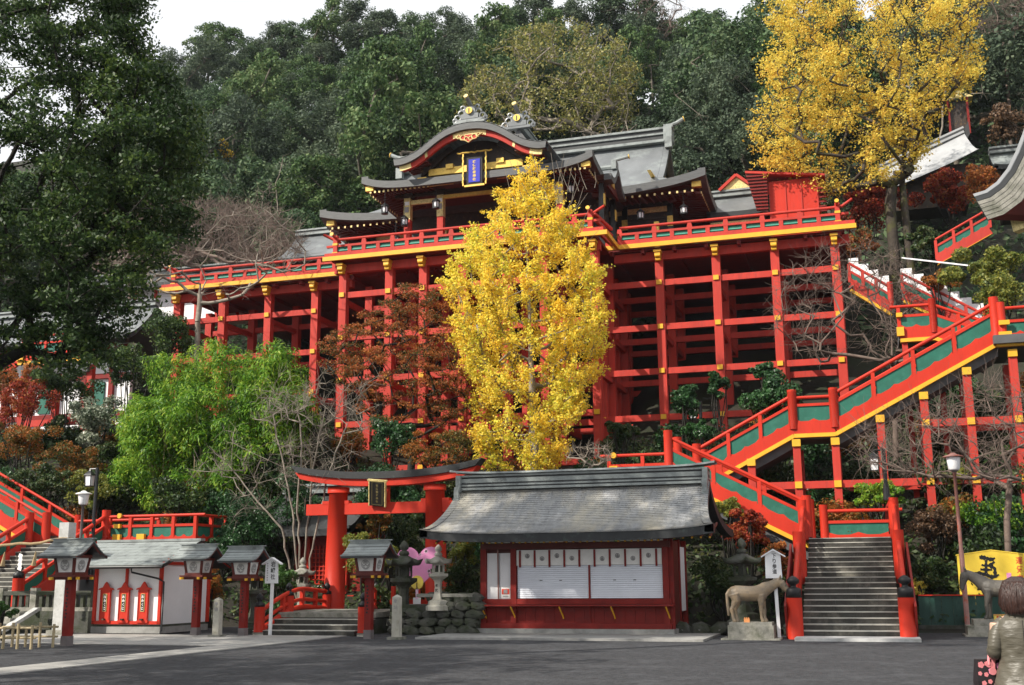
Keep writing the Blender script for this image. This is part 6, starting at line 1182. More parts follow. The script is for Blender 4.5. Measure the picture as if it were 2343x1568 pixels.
# floral handbag in her left hand
bgx = thing('handbag', 'black floral handbag with pink handle held by the person', 'bag', (0.755, 9.10, 0.835), math.radians(20), s=0.74)
m = MB(True); m.add([(sx*(0.15 if z < 0.1 else 0.135), sy*(0.055 if z < 0.1 else 0.03), z) for z in (0, 0.05, 0.25) for sx, sy in ((-1, -1), (1, -1), (1, 1), (-1, 1))], [(0, 3, 2, 1)]+[(i*4+k, i*4+(k+1) % 4, (i+1)*4+(k+1) % 4, (i+1)*4+k) for i in range(2) for k in range(4)]+[(8, 9, 10, 11)]); m.build('bag_body', 'bag_black', bgx)
for (fx, fz, r) in ((-0.10, 0.20, 0.028), (-0.06, 0.11, 0.02), (-0.09, 0.03, 0.022), (0.0, 0.14, 0.032), (0.06, 0.06, 0.028), (-0.12, 0.12, 0.018), (0.08, 0.19, 0.03), (-0.03, 0.045, 0.02), (-0.045, 0.21, 0.02)):
    m = MB(True); yv = -0.057 if fz < 0.06 else -0.055+0.025*(fz-0.05)/0.2-0.003
    for q in range(5): m.prism([(fx+0.6*r*math.cos(q*1.2566)+0.55*r*math.cos(j*math.pi/4), yv-0.001*q*0.3, fz+0.6*r*math.sin(q*1.2566)+0.55*r*math.sin(j*math.pi/4)) for j in range(8)], (0, 0, 0), (0, 0.004, 0))
    m.build('flower', 'bag_pink' if fx < 0 else 'pink', bgx)
m = MB(True); m.tube([(-0.03, -0.05, 0.20), (-0.02, -0.045, 0.27), (0.0, -0.01, 0.315), (0.02, 0.03, 0.30), (0.03, 0.03, 0.22)], [0.016, 0.014, 0.012, 0.012, 0.014], 8); m.build('handle', 'bag_pink', bgx, True); m = MB(True); [m.add([(x-0.022, y_, z), (x+0.022, y_, z), (x2+0.018, y2, z2), (x2-0.018, y2, z2)], [(0, 1, 2, 3)]) for (x, y_, z), (x2, y2, z2) in (((0.0, -0.060, 0.13), (0.02, -0.052, 0.24)), ((0.02, -0.052, 0.24), (0.06, -0.03, 0.34)))]; m.build('strap', 'bag_pink', bgx); m = MB(True); m.tube([(0.0, -0.066, 0.14), (0.0, -0.056, 0.14)], 0.035, 14); m.build('strap_end', 'bag_pink', bgx); m = MB(True); m.tube([(-0.03, -0.058, 0.205), (-0.03, -0.05, 0.205)], 0.03, 14); m.build('handle_patch', 'bag_pink', bgx)
# ================================================================ vegetation
def leaf_mesh(name, P, N, size, m, aspect=0.55, jit=0.8, droop=0.0, svar=0.35, axis=None):
    P = np.asarray(P, float); n = len(P); N = np.asarray(N, float)+RNG.normal(0, jit, (n, 3)); N /= np.linalg.norm(N, axis=1)[:, None]+1e-9
    T = RNG.normal(0, 1, (n, 3)) if axis is None else axis+RNG.normal(0, 0.35, (n, 3))
    T[:, 2] -= droop; T -= (T*N).sum(1)[:, None]*N; T /= np.linalg.norm(T, axis=1)[:, None]+1e-9; B = np.cross(N, T)
    s = size*(1+RNG.uniform(-svar, svar, n))[:, None]*0.5
    V = np.stack([P-T*s, P+B*s*aspect-T*s*0.15, P+T*s, P-B*s*aspect-T*s*0.15], 1).reshape(-1, 3)
    me = bpy.data.meshes.new(name); me.vertices.add(4*n); me.vertices.foreach_set('co', V.astype(np.float32).ravel())
    me.loops.add(4*n); me.loops.foreach_set('vertex_index', np.arange(4*n, dtype=np.int32)); me.polygons.add(n)
    me.polygons.foreach_set('loop_start', np.arange(0, 4*n, 4, dtype=np.int32)); me.update(calc_edges=True); me.materials.append(M(m)); return me
def clump_points(C, R, per, up=0.25, inner=0.45, flat=0.8):
    C = np.asarray(C, float); R = np.asarray(R, float); cnt = np.maximum(3, per if hasattr(per, '__len__') else np.full(len(C), per)).astype(int)
    idx = np.repeat(np.arange(len(C)), cnt); n = len(idx); D = RNG.normal(0, 1, (n, 3)); D[:, 2] += up; D /= np.linalg.norm(D, axis=1)[:, None]
    r = inner+(1-inner)*RNG.random(n)**0.6; P = C[idx]+D*(R[idx]*r)[:, None]*np.array([1, 1, flat]); return P, D
def tubes_mesh(name, A, B, ra, rb, m, n=5):
    A, B = np.asarray(A, float), np.asarray(B, float); D = B-A; L = np.linalg.norm(D, axis=1)[:, None]+1e-9; D = D/L
    h = np.where(np.abs(D[:, 2:3]) > 0.9, np.array([[1.0, 0, 0]]), np.array([[0, 0, 1.0]])); X = np.cross(D, h); X /= np.linalg.norm(X, axis=1)[:, None]+1e-9; Y = np.cross(D, X)
    ang = 2*np.pi*np.arange(n)/n; c, s = np.cos(ang), np.sin(ang); ring = X[:, None, :]*c[None, :, None]+Y[:, None, :]*s[None, :, None]
    V = np.concatenate([A[:, None, :]+ring*np.asarray(ra)[:, None, None], B[:, None, :]+ring*np.asarray(rb)[:, None, None]], 1).reshape(-1, 3); k = len(A)
    base = (np.arange(k)*2*n)[:, None]; i = np.arange(n); j = (i+1) % n; F = np.stack([base+i, base+j, base+n+j, base+n+i], 2).reshape(-1, 4)
    me = bpy.data.meshes.new(name); me.vertices.add(len(V)); me.vertices.foreach_set('co', V.astype(np.float32).ravel()); me.loops.add(F.size); me.loops.foreach_set('vertex_index', F.astype(np.int32).ravel())
    me.polygons.add(len(F)); me.polygons.foreach_set('loop_start', np.arange(0, F.size, 4, dtype=np.int32)); me.update(calc_edges=True); me.materials.append(M(m)); me.polygons.foreach_set('use_smooth', [True]*len(F)); return me
def skeleton(trunk, targets, tip=0.012, seg=0.5, rise=0.25, power=0.5, wob=0.06):
    """grow a branch to every target from the nearest branch below it; returns edges and radii"""
    nodes = [np.asarray(trunk[0], float)]; par = [-1]
    for a, b in zip(trunk, trunk[1:]):
        a, b = np.asarray(a, float), np.asarray(b, float); k = max(1, int(np.linalg.norm(b-a)/seg))
        for q in range(1, k+1): nodes.append(a+(b-a)*q/k+RNG.normal(0, wob*0.4, 3)*(q < k)); par.append(len(nodes)-2)
    ends = []; T = np.asarray(targets, float); T = T[np.argsort(np.linalg.norm(T-nodes[len(nodes)//2], axis=1))]
    buf = np.zeros((len(nodes)+len(T)*40, 3)); buf[:len(nodes)] = nodes; cnt = len(nodes)
    for t in T:
        d = t-buf[:cnt]; L = np.linalg.norm(d, axis=1); cost = L+1.2*np.maximum(0, -d[:, 2]+0.15*L); cost[0] += 3; i = int(cost.argmin()); a = buf[i].copy(); L = L[i]; k = min(38, max(1, int(L/seg)))
        off = np.array([0, 0, -rise*L*0.5])+RNG.normal(0, wob*L, 3); prev = i
        for q in range(1, k+1):
            s = q/k; p = a+(t-a)*s+off*(s*(1-s))*2+(RNG.normal(0, wob*0.5, 3)*seg if q < k else 0); buf[cnt] = p; par.append(prev); prev = cnt; cnt += 1
        ends.append(prev)
    par = np.array(par); w = np.zeros(cnt)
    for e in ends: w[e] += 1
    for i in range(cnt-1, 0, -1): w[par[i]] += w[i]
    w = np.maximum(w, 0.6); rad = tip*w**power; i = np.arange(1, cnt); return buf[par[i]], buf[i], np.minimum(rad[par[i]], rad[i]*1.5), rad[i], buf[ends]
def twigs(E, n, L, up=0.3, r=0.006, spread=1.0):
    E = np.repeat(E, n, 0); D = RNG.normal(0, spread, E.shape); D[:, 2] += up; D /= np.linalg.norm(D, axis=1)[:, None]; ln = L*RNG.uniform(0.4, 1.1, len(E))[:, None]; M_ = E+D*ln*0.5; D2 = D+RNG.normal(0, 0.3, D.shape); Q = M_+D2*ln*0.5
    return np.concatenate([E, M_]), np.concatenate([M_, Q]), np.concatenate([np.full(len(E), r), np.full(len(E), r*0.7)]), np.concatenate([np.full(len(E), r*0.7), np.full(len(E), r*0.4)]), Q
def make_tree(name, label, cat, base, trunk, targets, leaf, bark, size=0.12, per=60, crad=0.45, aspect=0.55, tip=0.012, seg=0.5, rise=0.25, group=None, tw=0, twl=0.5, jit=0.8, droop=0.0, flat=0.8, power=0.5, inner=0.1, twr=0.006, wob=0.06):
    base = Vector(base); t = thing(name, label, cat, base, group=group); o = np.array(base); trunk = [np.array(p, float)-o for p in trunk]; targets = np.asarray(targets, float)-o
    A, B, ra, rb, E = skeleton(trunk, targets, tip, seg, rise, power, wob)
    if tw: a, b, c, d, Q = twigs(E, tw, twl, r=twr); A, B, ra, rb = np.concatenate([A, a]), np.concatenate([B, b]), np.concatenate([ra, c]), np.concatenate([rb, d])
    link_mesh('trunk', tubes_mesh('trunk', A, B, ra, rb, bark), t)
    if leaf:
        P, N = clump_points(E, np.full(len(E), crad)*RNG.uniform(0.6, 1.3, len(E)), (per*RNG.uniform(0.5, 1.4, len(E))).astype(int), inner=inner, flat=flat); link_mesh('crown', leaf_mesh('crown', P, N, size, leaf, aspect, jit, droop), t)
    return t
def ell(c, r, n, shell=0.5, top=0.0):
    D = RNG.normal(0, 1, (n, 3)); D /= np.linalg.norm(D, axis=1)[:, None]; q = (shell+(1-shell)*RNG.random(n))[:, None]; P = np.asarray(c)+D*q*np.asarray(r); return P
def silhouette(rows, Y, n, depth=1.0, vlo=None):
    """points inside a crown whose outline rows are (v, u_left, u_right) at depth Y; round in plan"""
    v = np.array([r[0] for r in rows], float); l = np.array([r[1] for r in rows], float); r_ = np.array([r[2] for r in rows], float); out = []
    wts = (r_-l); cum = np.cumsum((wts[1:]+wts[:-1])/2*np.diff(v)); cum = np.concatenate([[0], cum/cum[-1]])
    for _ in range(n):
        vv = np.interp(RNG.random(), cum, v); a, b = np.interp(vv, v, l), np.interp(vv, v, r_); s = RNG.uniform(-1, 1); s = math.copysign(abs(s)**0.8, s); c0 = at((a+b)/2, vv, Y); hw = (at(b, vv, Y).x-at(a, vv, Y).x)/2
        dy = RNG.uniform(-1, 1)*math.sqrt(max(0, 1-s*s))*hw*depth; p = at((a+b)/2+s*(b-a)/2, vv, Y+dy); out.append((p.x, p.y, p.z))
    return np.array(out)
def shoot_leaves(E, c0, n, L, per, up=0.6, spread=0.10, out=0.7):
    """leaves set along upswept shoots growing from branch ends E away from the axis c0"""
    E = np.repeat(np.asarray(E), n, 0); D = E-np.asarray(c0); D[:, 2] = 0; D /= np.linalg.norm(D, axis=1)[:, None]+1e-6; D = D*out+RNG.normal(0, 0.45, E.shape); D[:, 2] += up; D /= np.linalg.norm(D, axis=1)[:, None]; ln = L*RNG.uniform(0.45, 1.25, len(E)); A = E-D*(ln*0.35)[:, None]
    idx = np.repeat(np.arange(len(E)), (per*RNG.uniform(0.5, 1.5, len(E))).astype(int)); q = RNG.random(len(idx)); P = A[idx]+D[idx]*(ln[idx]*q)[:, None]+RNG.normal(0, 1, (len(idx), 3))*(spread*(1.15-0.8*q))[:, None]; return A, A+D*ln[:, None], P
# ---- ginkgo
gb = Vector((-13.2, 45.5, zt(-13.2, 45.5)-0.2))
rows = [(365, 1192, 1208), (410, 1172, 1240), (455, 1140, 1272), (520, 1098, 1312), (580, 1060, 1345), (640, 1026, 1368), (720, 1028, 1376), (800, 1048, 1376), (860, 1078, 1360), (895, 1100, 1330), (930, 1072, 1335), (970, 1060, 1322), (1020, 1100, 1290), (1075, 1112, 1270)]
tg = silhouette(rows, 45.5, 430, 0.9); gt = at(1200, 430, 45.5)
t = make_tree('ginkgo_tree', 'tall golden yellow ginkgo standing before the red stage', 'tree', gb, [gb, gb+Vector((0.05, 0, 4)), (gt.x, 45.5, gt.z)], tg, None, 'bark_pale', tip=0.010, rise=0.5)
sA, sB, P = shoot_leaves(tg-np.array(gb), np.array([0.0, 0, 0]), 4, 1.05, 44, up=0.75, spread=0.13)
link_mesh('crown', leaf_mesh('crown', P, RNG.normal(0, 0.5, P.shape)+[0, -0.3, 0.5], 0.098, 'leaf_ginkgo', 0.9, 0.9), t)
A, B, C_ = [], [], []
for (u0, v0, u1, v1) in [(1180+18*k, 470-4*k, 1150+20*k+random.uniform(-14, 14), 345+(abs(k-4)*7)+random.uniform(-12, 30)) for k in range(11)]+[(1265+7*k, 520-5*k, 1290+9*k, 352+15*k) for k in range(7)]+[(1300, 560, 1352, 470), (1310, 590, 1375, 520)]:
    yy = 45.5+random.uniform(-0.8, 0.8); a, b = at(u0, v0, yy), at(u1, v1, yy); mid = a.lerp(b, 0.5)+Vector((random.uniform(-.15, .15), 0, -0.1)); A += [a-gb, mid-gb]; B += [mid-gb, b-gb]; C_ += [0.017, 0.012]
link_mesh('twig_growth', tubes_mesh('twig_growth', np.concatenate([sA, np.array([tuple(q) for q in A])]), np.concatenate([sB, np.array([tuple(q) for q in B])]), np.concatenate([np.full(len(sA), 0.009), np.array(C_)]), np.concatenate([np.full(len(sA), 0.004), np.array(C_)*0.6]), 'bark_pale', 4), t)
# ---- red brown maples
mb = Vector((-19.4, 46.6, zt(-19.4, 46.6)-0.2))
rows = [(655, 925, 985), (690, 880, 1030), (740, 800, 1050), (790, 735, 1060), (840, 745, 1070), (890, 790, 1080), (940, 830, 1075), (975, 850, 1010)]
make_tree('red_maple', 'rust red maple spreading left of the ginkgo', 'tree', mb, [mb, mb+Vector((0.2, 0, 2.2)), mb+Vector((0.3, 0, 3.6))], silhouette(rows, 46.6, 330, 0.8), 'leaf_maple', 'bark_dark', size=0.10, per=100, crad=0.46, flat=0.36, tip=0.010, rise=0.1)
mb = Vector((-17.2, 43.6, zt(-17.2, 43.6)-0.2)); rows = [(985, 960, 1050), (1010, 930, 1075), (1040, 925, 1080), (1065, 960, 1060)]
make_tree('small_maple', 'low brownish maple at the foot of the ginkgo above the torii', 'tree', mb, [mb, mb+Vector((0, 0, 1.0))], silhouette(rows, 43.6, 70, 0.8), 'leaf_orange', 'bark_dark', size=0.10, per=90, crad=0.36, flat=0.5, tip=0.009)
# ---- bamboo thicket
bb = Vector((-29.8, 45.8, zt(-29.8, 45.8))); t = thing('bamboo_thicket', 'bright green feathery bamboo thicket left of the maple', 'bamboo', bb)
rows = [(815, 440, 560), (840, 370, 640), (880, 345, 690), (930, 325, 710), (1000, 305, 700), (1060, 290, 640), (1120, 280, 545), (1165, 280, 500)]
tops = np.concatenate([silhouette(rows, 45.2, 120, 0.5), silhouette(rows[3:], 44.2, 75, 0.35)]); A, B, ra, rb = [], [], [], []
for p in tops:
    gx, gy = p[0]+RNG.uniform(-.5, .5), p[1]+0.8; z0 = zt(gx, gy); a = np.array([gx, gy, z0]); mid = np.array([gx, gy-0.1, (z0+p[2])/2+0.3]); A += [a, mid]; B += [mid, p]; ra += [0.03, 0.02]; rb += [0.02, 0.008]
o = np.array(bb); link_mesh('culms', tubes_mesh('culms', np.array(A)-o, np.array(B)-o, np.array(ra), np.array(rb), 'bamboo'), t)
S_, SR = [], []
for p in tops-o:
    k = 6; D = RNG.normal(0, 1, (k, 3)); D[:, 2] += 0.6; D[:, 1] -= 0.4; D /= np.linalg.norm(D, axis=1)[:, None]; S_.append(p+D*RNG.uniform(0.35, 0.95, (k, 1))); SR.append(RNG.uniform(0.28, 0.55, k))
S_ = np.concatenate(S_); SR = np.concatenate(SR); P, N = clump_points(S_, SR, (115000*(SR**2)/(SR**2).sum()).astype(int), up=0.5, inner=0.3, flat=0.9); P = P+RNG.normal(0, 0.06, P.shape); AX = N*0.8+np.array([0, 0, -0.75])
link_mesh('foliage', leaf_mesh('foliage', P, N+[0, -0.2, 0.6], 0.20, 'leaf_bamboo', 0.27, 0.5, axis=AX), t)
# ---- bushes
def bush(u, v, Y, hu, hv, leaf, label, n=3500, size=0.13, name='bush', cat='bush', lobes=14, aspect=0.55, bark='bark_dark', group=None, droop=0, yr=None):
    c = at(u, v, Y); rx = (at(u+hu, v, Y).x-c.x); rz = (at(u, v-hv, Y).z-c.z); base = Vector((c.x, Y, min(c.z-rz*0.9, zt(c.x, Y) if Y > 37 else 0)))
    if c.z-rz > base.z+3: base.z = c.z-rz-1.2
    t = thing(name, label, cat, base, group=group); o = np.array(base); ry = yr or min(rx, 2.2)*0.9
    lobes = lobes+10; L = ell((c.x, Y, c.z), (rx*0.9, ry*0.85, rz*0.85), lobes, 0.25)-o; R = np.full(lobes, min(rx, rz)*0.34)*RNG.uniform(0.5, 1.35, lobes)
    P, N = clump_points(L, R, n//lobes, up=0.35, inner=0.35); link_mesh('foliage', leaf_mesh('foliage', P, N, size, leaf, aspect, 0.7, droop), t)
    k = 9; E = L[RNG.choice(lobes, k)]; A = np.repeat(np.zeros((1, 3)), k, 0)+RNG.normal(0, .08, (k, 3))*[1, 1, 0]; Md = E*0.5+RNG.normal(0, .1, (k, 3)); link_mesh('stems', tubes_mesh('stems', np.concatenate([A, Md]), np.concatenate([Md, E]), np.full(2*k, 0.03), np.full(2*k, 0.018), bark), t); return t
BUSH = [
 (222, 950, 46.5, 66, 68, 'leaf_variegated', 'shrub with pale glittering leaves left of the bamboo', 5200, 0.15),
 (45, 915, 46, 75, 66, 'leaf_red', 'red orange maple bush at the left edge', 5500, 0.12), (60, 1010, 43, 80, 60, 'leaf_orange', 'olive and orange maple bush above the left stair', 6000, 0.11), (165, 1070, 43.5, 80, 60, 'leaf_orange', 'olive leaved bush behind the white lamp at left', 5500, 0.11),
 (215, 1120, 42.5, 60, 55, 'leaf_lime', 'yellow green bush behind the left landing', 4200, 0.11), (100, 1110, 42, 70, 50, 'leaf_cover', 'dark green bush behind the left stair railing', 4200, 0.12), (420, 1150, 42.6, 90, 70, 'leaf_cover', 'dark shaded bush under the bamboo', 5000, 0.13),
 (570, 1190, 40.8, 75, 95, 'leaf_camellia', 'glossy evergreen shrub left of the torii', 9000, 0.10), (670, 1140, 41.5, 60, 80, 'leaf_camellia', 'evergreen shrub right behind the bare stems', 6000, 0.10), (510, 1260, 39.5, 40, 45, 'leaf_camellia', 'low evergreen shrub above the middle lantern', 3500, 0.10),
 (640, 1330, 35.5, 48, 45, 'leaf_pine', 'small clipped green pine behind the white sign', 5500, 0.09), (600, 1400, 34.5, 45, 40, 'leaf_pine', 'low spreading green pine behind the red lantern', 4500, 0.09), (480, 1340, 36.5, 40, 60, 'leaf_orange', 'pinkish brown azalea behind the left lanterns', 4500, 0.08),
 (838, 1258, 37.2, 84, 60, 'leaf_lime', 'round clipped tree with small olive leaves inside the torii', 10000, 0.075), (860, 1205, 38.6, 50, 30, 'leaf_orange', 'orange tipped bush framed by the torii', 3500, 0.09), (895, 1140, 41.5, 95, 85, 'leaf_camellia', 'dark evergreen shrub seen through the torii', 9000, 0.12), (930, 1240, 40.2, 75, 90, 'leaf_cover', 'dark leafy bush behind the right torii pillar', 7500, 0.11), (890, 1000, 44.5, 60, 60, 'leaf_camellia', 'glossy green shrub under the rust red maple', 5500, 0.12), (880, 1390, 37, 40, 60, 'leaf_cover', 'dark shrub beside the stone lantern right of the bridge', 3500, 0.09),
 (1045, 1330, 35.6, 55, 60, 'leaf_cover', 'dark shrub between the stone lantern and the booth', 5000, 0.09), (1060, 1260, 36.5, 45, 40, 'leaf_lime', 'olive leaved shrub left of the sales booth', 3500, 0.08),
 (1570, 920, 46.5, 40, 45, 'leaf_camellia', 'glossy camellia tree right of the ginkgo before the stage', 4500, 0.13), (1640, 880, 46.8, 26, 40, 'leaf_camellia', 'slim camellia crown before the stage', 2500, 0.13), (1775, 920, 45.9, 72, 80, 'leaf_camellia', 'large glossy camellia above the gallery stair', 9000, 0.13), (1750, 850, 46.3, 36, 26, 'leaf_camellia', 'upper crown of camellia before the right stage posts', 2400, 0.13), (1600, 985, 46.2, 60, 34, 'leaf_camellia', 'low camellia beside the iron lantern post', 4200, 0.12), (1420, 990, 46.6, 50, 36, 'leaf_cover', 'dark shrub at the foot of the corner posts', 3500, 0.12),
 (1715, 1205, 38.4, 70, 55, 'leaf_red', 'red nandina bush right of the sales booth', 7500, 0.09), (1665, 1160, 38.8, 40, 30, 'leaf_lime', 'yellow green bush tips beside the booth roof', 2500, 0.09), (1650, 1330, 36.6, 75, 70, 'leaf_cover', 'dark bush behind the tan horse', 6500, 0.10), (1770, 1290, 37.5, 45, 60, 'leaf_maple', 'dark red maple bush left of the stairway', 4500, 0.09),
 (2010, 1130, 41.6, 70, 45, 'leaf_bamboo', 'bright green bush under the gallery at right', 5000, 0.10), (2140, 1210, 40.2, 75, 60, 'leaf_brown', 'brown withered bush right of the stairway', 6000, 0.10), (2130, 1310, 38.6, 80, 60, 'leaf_cover', 'dark green bush behind the green fence', 6500, 0.10), (2260, 1190, 41, 75, 70, 'leaf_bamboo', 'light green bush behind the bare tree at right', 6500, 0.10), (2240, 1290, 39.6, 90, 40, 'leaf_cover', 'dark shrub above the yellow board', 5500, 0.10), (2100, 1345, 38.0, 42, 20, 'leaf_yellow', 'yellow flowering plant above the green fence', 900, 0.07), (2180, 1100, 43, 60, 40, 'leaf_lime', 'yellowish shrub behind the tall lamp', 3500, 0.10),
 (2240, 620, 46, 105, 65, 'leaf_lime', 'yellow green leafy tree crown at the right edge', 9000, 0.13), (2290, 680, 44.6, 60, 55, 'leaf_lime', 'lower yellow green branch at the right edge', 4200, 0.12), (2150, 645, 49, 60, 30, 'leaf_orange', 'orange tinged shrub over the white parapet', 3000, 0.12),
 (1990, 470, 64, 90, 60, 'leaf_red', 'dark red maple behind the right end of the stage', 6500, 0.17), (2170, 440, 66, 100, 55, 'leaf_red', 'crimson maple under the pale roof', 7500, 0.17), (2250, 420, 62, 75, 60, 'leaf_maple', 'brownish red maple left of the gate roof', 5500, 0.16), (2130, 560, 60, 90, 45, 'leaf_cover', 'dark green shrub below the red maples', 5000, 0.16), (2290, 290, 75, 60, 55, 'leaf_brown', 'brown bare looking shrub at upper right', 3500, 0.2), (1960, 560, 58, 60, 40, 'leaf_maple', 'dark red shrub beside the stage end', 3500, 0.15), (1880, 470, 66, 50, 60, 'leaf_cover', 'dark shrub behind the red storehouse', 3500, 0.18),
 (150, 885, 48.3, 85, 55, 'leaf_dark', 'dark evergreen bush under the left gallery', 6000, 0.14), (40, 870, 48.0, 60, 45, 'leaf_maple', 'rust coloured bush below the left gallery rail', 4500, 0.12), (380, 760, 50.5, 60, 70, 'leaf_dark', 'dark evergreen bush before the left stage end', 5500, 0.14), (300, 830, 49, 70, 60, 'leaf_dark', 'dark bush between the gallery and the bamboo', 5500, 0.14), (490, 350, 88, 42, 30, 'leaf_yellow', 'small golden tree glowing in the hillside wood', 2600, 0.24), (560, 420, 85, 50, 30, 'leaf_lime', 'yellow green sapling on the hillside at left', 2600, 0.24), (460, 440, 84, 45, 25, 'leaf_lime', 'second yellow green sapling on the lower left hillside', 2200, 0.24), (1180, 420, 78, 30, 40, 'leaf_forest', 'dark shrub between the shrine roof ornaments', 2200, 0.24)]
for q in BUSH: bush(*q)
bush(2, 1395, 27.0, 42, 22, 'leaf_pine', 'dark pine branch at the bottom left corner', 3500, 0.08)
# ---- bare trees
def bare(name, label, base, trunk, rows, Y, n, bark, tip=0.008, tw=5, twl=0.5, depth=0.8, leaf=None, twr=0.006, **k):
    return make_tree(name, label, 'tree', base, trunk, silhouette(rows, Y, n, depth), leaf, bark, tip=tip, tw=tw, twl=twl, rise=k.pop('rise', 0.3), twr=twr, **k)
gp_ = Vector((at(690, 1290, 38.3).x, 38.3, 0.3)); t = thing('bare_shrub_tree', 'leafless many-stemmed tree rising left of the torii', 'tree', gp_); AA, BB, RA, RB = [], [], [], []
for path in ([(690, 1300), (672, 1190), (650, 1070), (625, 950)], [(690, 1300), (704, 1190), (716, 1070), (745, 930)], [(692, 1300), (728, 1190), (752, 1080), (800, 950)], [(688, 1300), (645, 1210), (575, 1130), (520, 1060)], [(690, 1300), (680, 1150), (690, 1020), (680, 920)]):
    yy = 38.3+RNG.uniform(-.4, .4); pts = [np.array(at(u, v, yy)-gp_) for u, v in path]; pts[0] = np.zeros(3)+RNG.normal(0, .05, 3)*[1, 1, 0]; tg = np.concatenate([pts[2]+RNG.normal(0, 1, (14, 3))*[0.55, 0.5, 0.5], pts[3]+RNG.normal(0, 1, (26, 3))*[0.7, 0.6, 0.55]])
    A, B, ra, rb, E = skeleton(pts, tg, 0.008, 0.35, -0.1, 0.42); a2, b2, c2, d2, Q = twigs(E, 6, 0.7, up=0.6, r=0.0065); AA += [A, a2]; BB += [B, b2]; RA += [ra, c2]; RB += [rb, d2]
link_mesh('trunk', tubes_mesh('trunk', np.concatenate(AA), np.concatenate(BB), np.concatenate(RA), np.concatenate(RB), 'bark_pale'), t)
p = at(452, 830, 51); gp_ = Vector((p.x, 51, zt(p.x, 51)-0.2)); bare('bare_tree', 'dark leafless tree crossing the left end of the stage', gp_, [gp_, at(452, 760, 51), at(458, 650, 51)], [(470, 300, 620), (510, 200, 690), (560, 180, 700), (610, 260, 700), (680, 380, 560)], 51.5, 150, 'bark_pale', tip=0.012, tw=5, twl=0.8, twr=0.009)
p = at(520, 640, 62); gp_ = Vector((p.x, 62, p.z-4)); bare('bare_tree', 'wide grey leafless tree crown above the left stage railing', gp_, [gp_, at(510, 610, 62)], [(455, 330, 480), (480, 300, 600), (520, 250, 670), (560, 230, 700), (600, 260, 690)], 62, 480, 'bark_twig', tip=0.012, tw=12, twl=1.1, twr=0.013)
p = at(300, 640, 58); gp_ = Vector((p.x, 58, p.z-4)); bare('bare_tree', 'grey leafless tree behind the dark evergreen at left', gp_, [gp_, at(300, 600, 58)], [(480, 180, 300), (520, 150, 330), (580, 130, 340), (620, 160, 330)], 58, 130, 'bark_twig', tip=0.010, tw=8, twl=0.9, twr=0.010)
p = at(2305, 1275, 38.6); gp_ = Vector((p.x, 38.6, zt(p.x, 38.6)-0.1)); bare('bare_tree', 'leafless tree with spreading twigs at the right edge', gp_, [gp_, at(2303, 1190, 38.6), at(2312, 1080, 38.6)], [(880, 2240, 2400), (930, 2120, 2420), (980, 1980, 2420), (1030, 1940, 2400), (1070, 1960, 2380), (1100, 2100, 2340)], 38.2, 230, 'bark_twig', tip=0.0075, tw=5, twl=1.1, twr=0.0065, power=0.48, rise=0.1)
p = at(2035, 870, 48); gp_ = Vector((p.x, 48, zt(p.x, 48)-0.2)); bare('bare_tree', 'slim leafless tree beside the right stage corner post', gp_, [gp_, at(2040, 780, 48), at(2035, 690, 48)], [(560, 1880, 2060), (620, 1800, 2090), (690, 1760, 2100), (760, 1780, 2100), (830, 1850, 2090)], 48, 200, 'bark_twig', tip=0.0085, tw=8, twl=0.8, twr=0.008, rise=0.02, wob=0.03)
p = at(1255, 1090, 41); gp_ = Vector((p.x+1.4, 41, zt(p.x, 41)-0.1)); bare('bare_shrub', 'small leafless shrub peeping over the booth roof', gp_, [gp_, at(1345, 1075, 41)], [(1020, 1300, 1400), (1050, 1290, 1400), (1065, 1310, 1390)], 41, 40, 'bark_pale', tw=6, twl=0.4)
p = at(1480, 280, 84); gp_ = Vector((p.x-2, 84, zt(p.x-2, 84))); rows = [(60, 1230, 1330), (100, 1140, 1440), (160, 1090, 1460), (220, 1060, 1450), (270, 1045, 1440), (300, 1080, 1420)]
make_tree('olive_tree', 'broad olive yellow tree with pale branches behind the shrine ridge', 'tree', gp_, [gp_, at(1330, 290, 84), at(1310, 220, 84)], silhouette(rows, 84, 330, 0.7), 'leaf_olive', 'bark_pale', size=0.24, per=46, crad=0.95, tip=0.022, tw=3, twl=1.2, twr=0.016, seg=0.9, inner=0.2)
# ---- the big yellow tree on the right
yb = at(2045, 565, 60); yb = Vector((yb.x, 60, min(yb.z, zt(yb.x, 60))-0.3))
rows = [(-60, 1790, 2230), (0, 1760, 2260), (60, 1760, 2210), (110, 1780, 2235), (160, 1740, 2250), (200, 1760, 2200), (250, 1745, 2150), (290, 1715, 2130), (340, 1740, 2120), (400, 1770, 2080), (440, 1820, 1920)]
yt_ = make_tree('yellow_tree', 'large autumn yellow tree with mossy trunks at the upper right', 'tree', yb, [yb, at(2036, 470, 60), at(2040, 420, 60)], silhouette(rows, 60, 560, 0.7), None, 'bark_moss', tip=0.0125, seg=0.7, rise=0.45, tw=2, twl=0.7, twr=0.010)
tgy = silhouette(rows, 60, 560, 0.7)-np.array(yb); sA, sB, P = shoot_leaves(tgy, np.array([0.0, 0, 0]), 4, 1.5, 21, up=0.15, spread=0.17, out=0.6); link_mesh('crown', leaf_mesh('crown', P, RNG.normal(0, 0.4, P.shape)+[0, -0.2, 0.7], 0.145, 'leaf_yellow', 0.6, 0.8), yt_)
a_, b_, c_, d_ = yb+Vector((0.9, 0.2, 0)), at(2068, 470, 60.2), at(2062, 400, 60.2), at(2075, 300, 60.4); Q_ = [a_-yb, b_-yb, c_-yb, d_-yb]; link_mesh('second_trunk', tubes_mesh('second_trunk', Q_[:3], Q_[1:], np.array([0.26, 0.19, 0.15]), np.array([0.19, 0.15, 0.06]), 'bark_moss', 9), yt_)
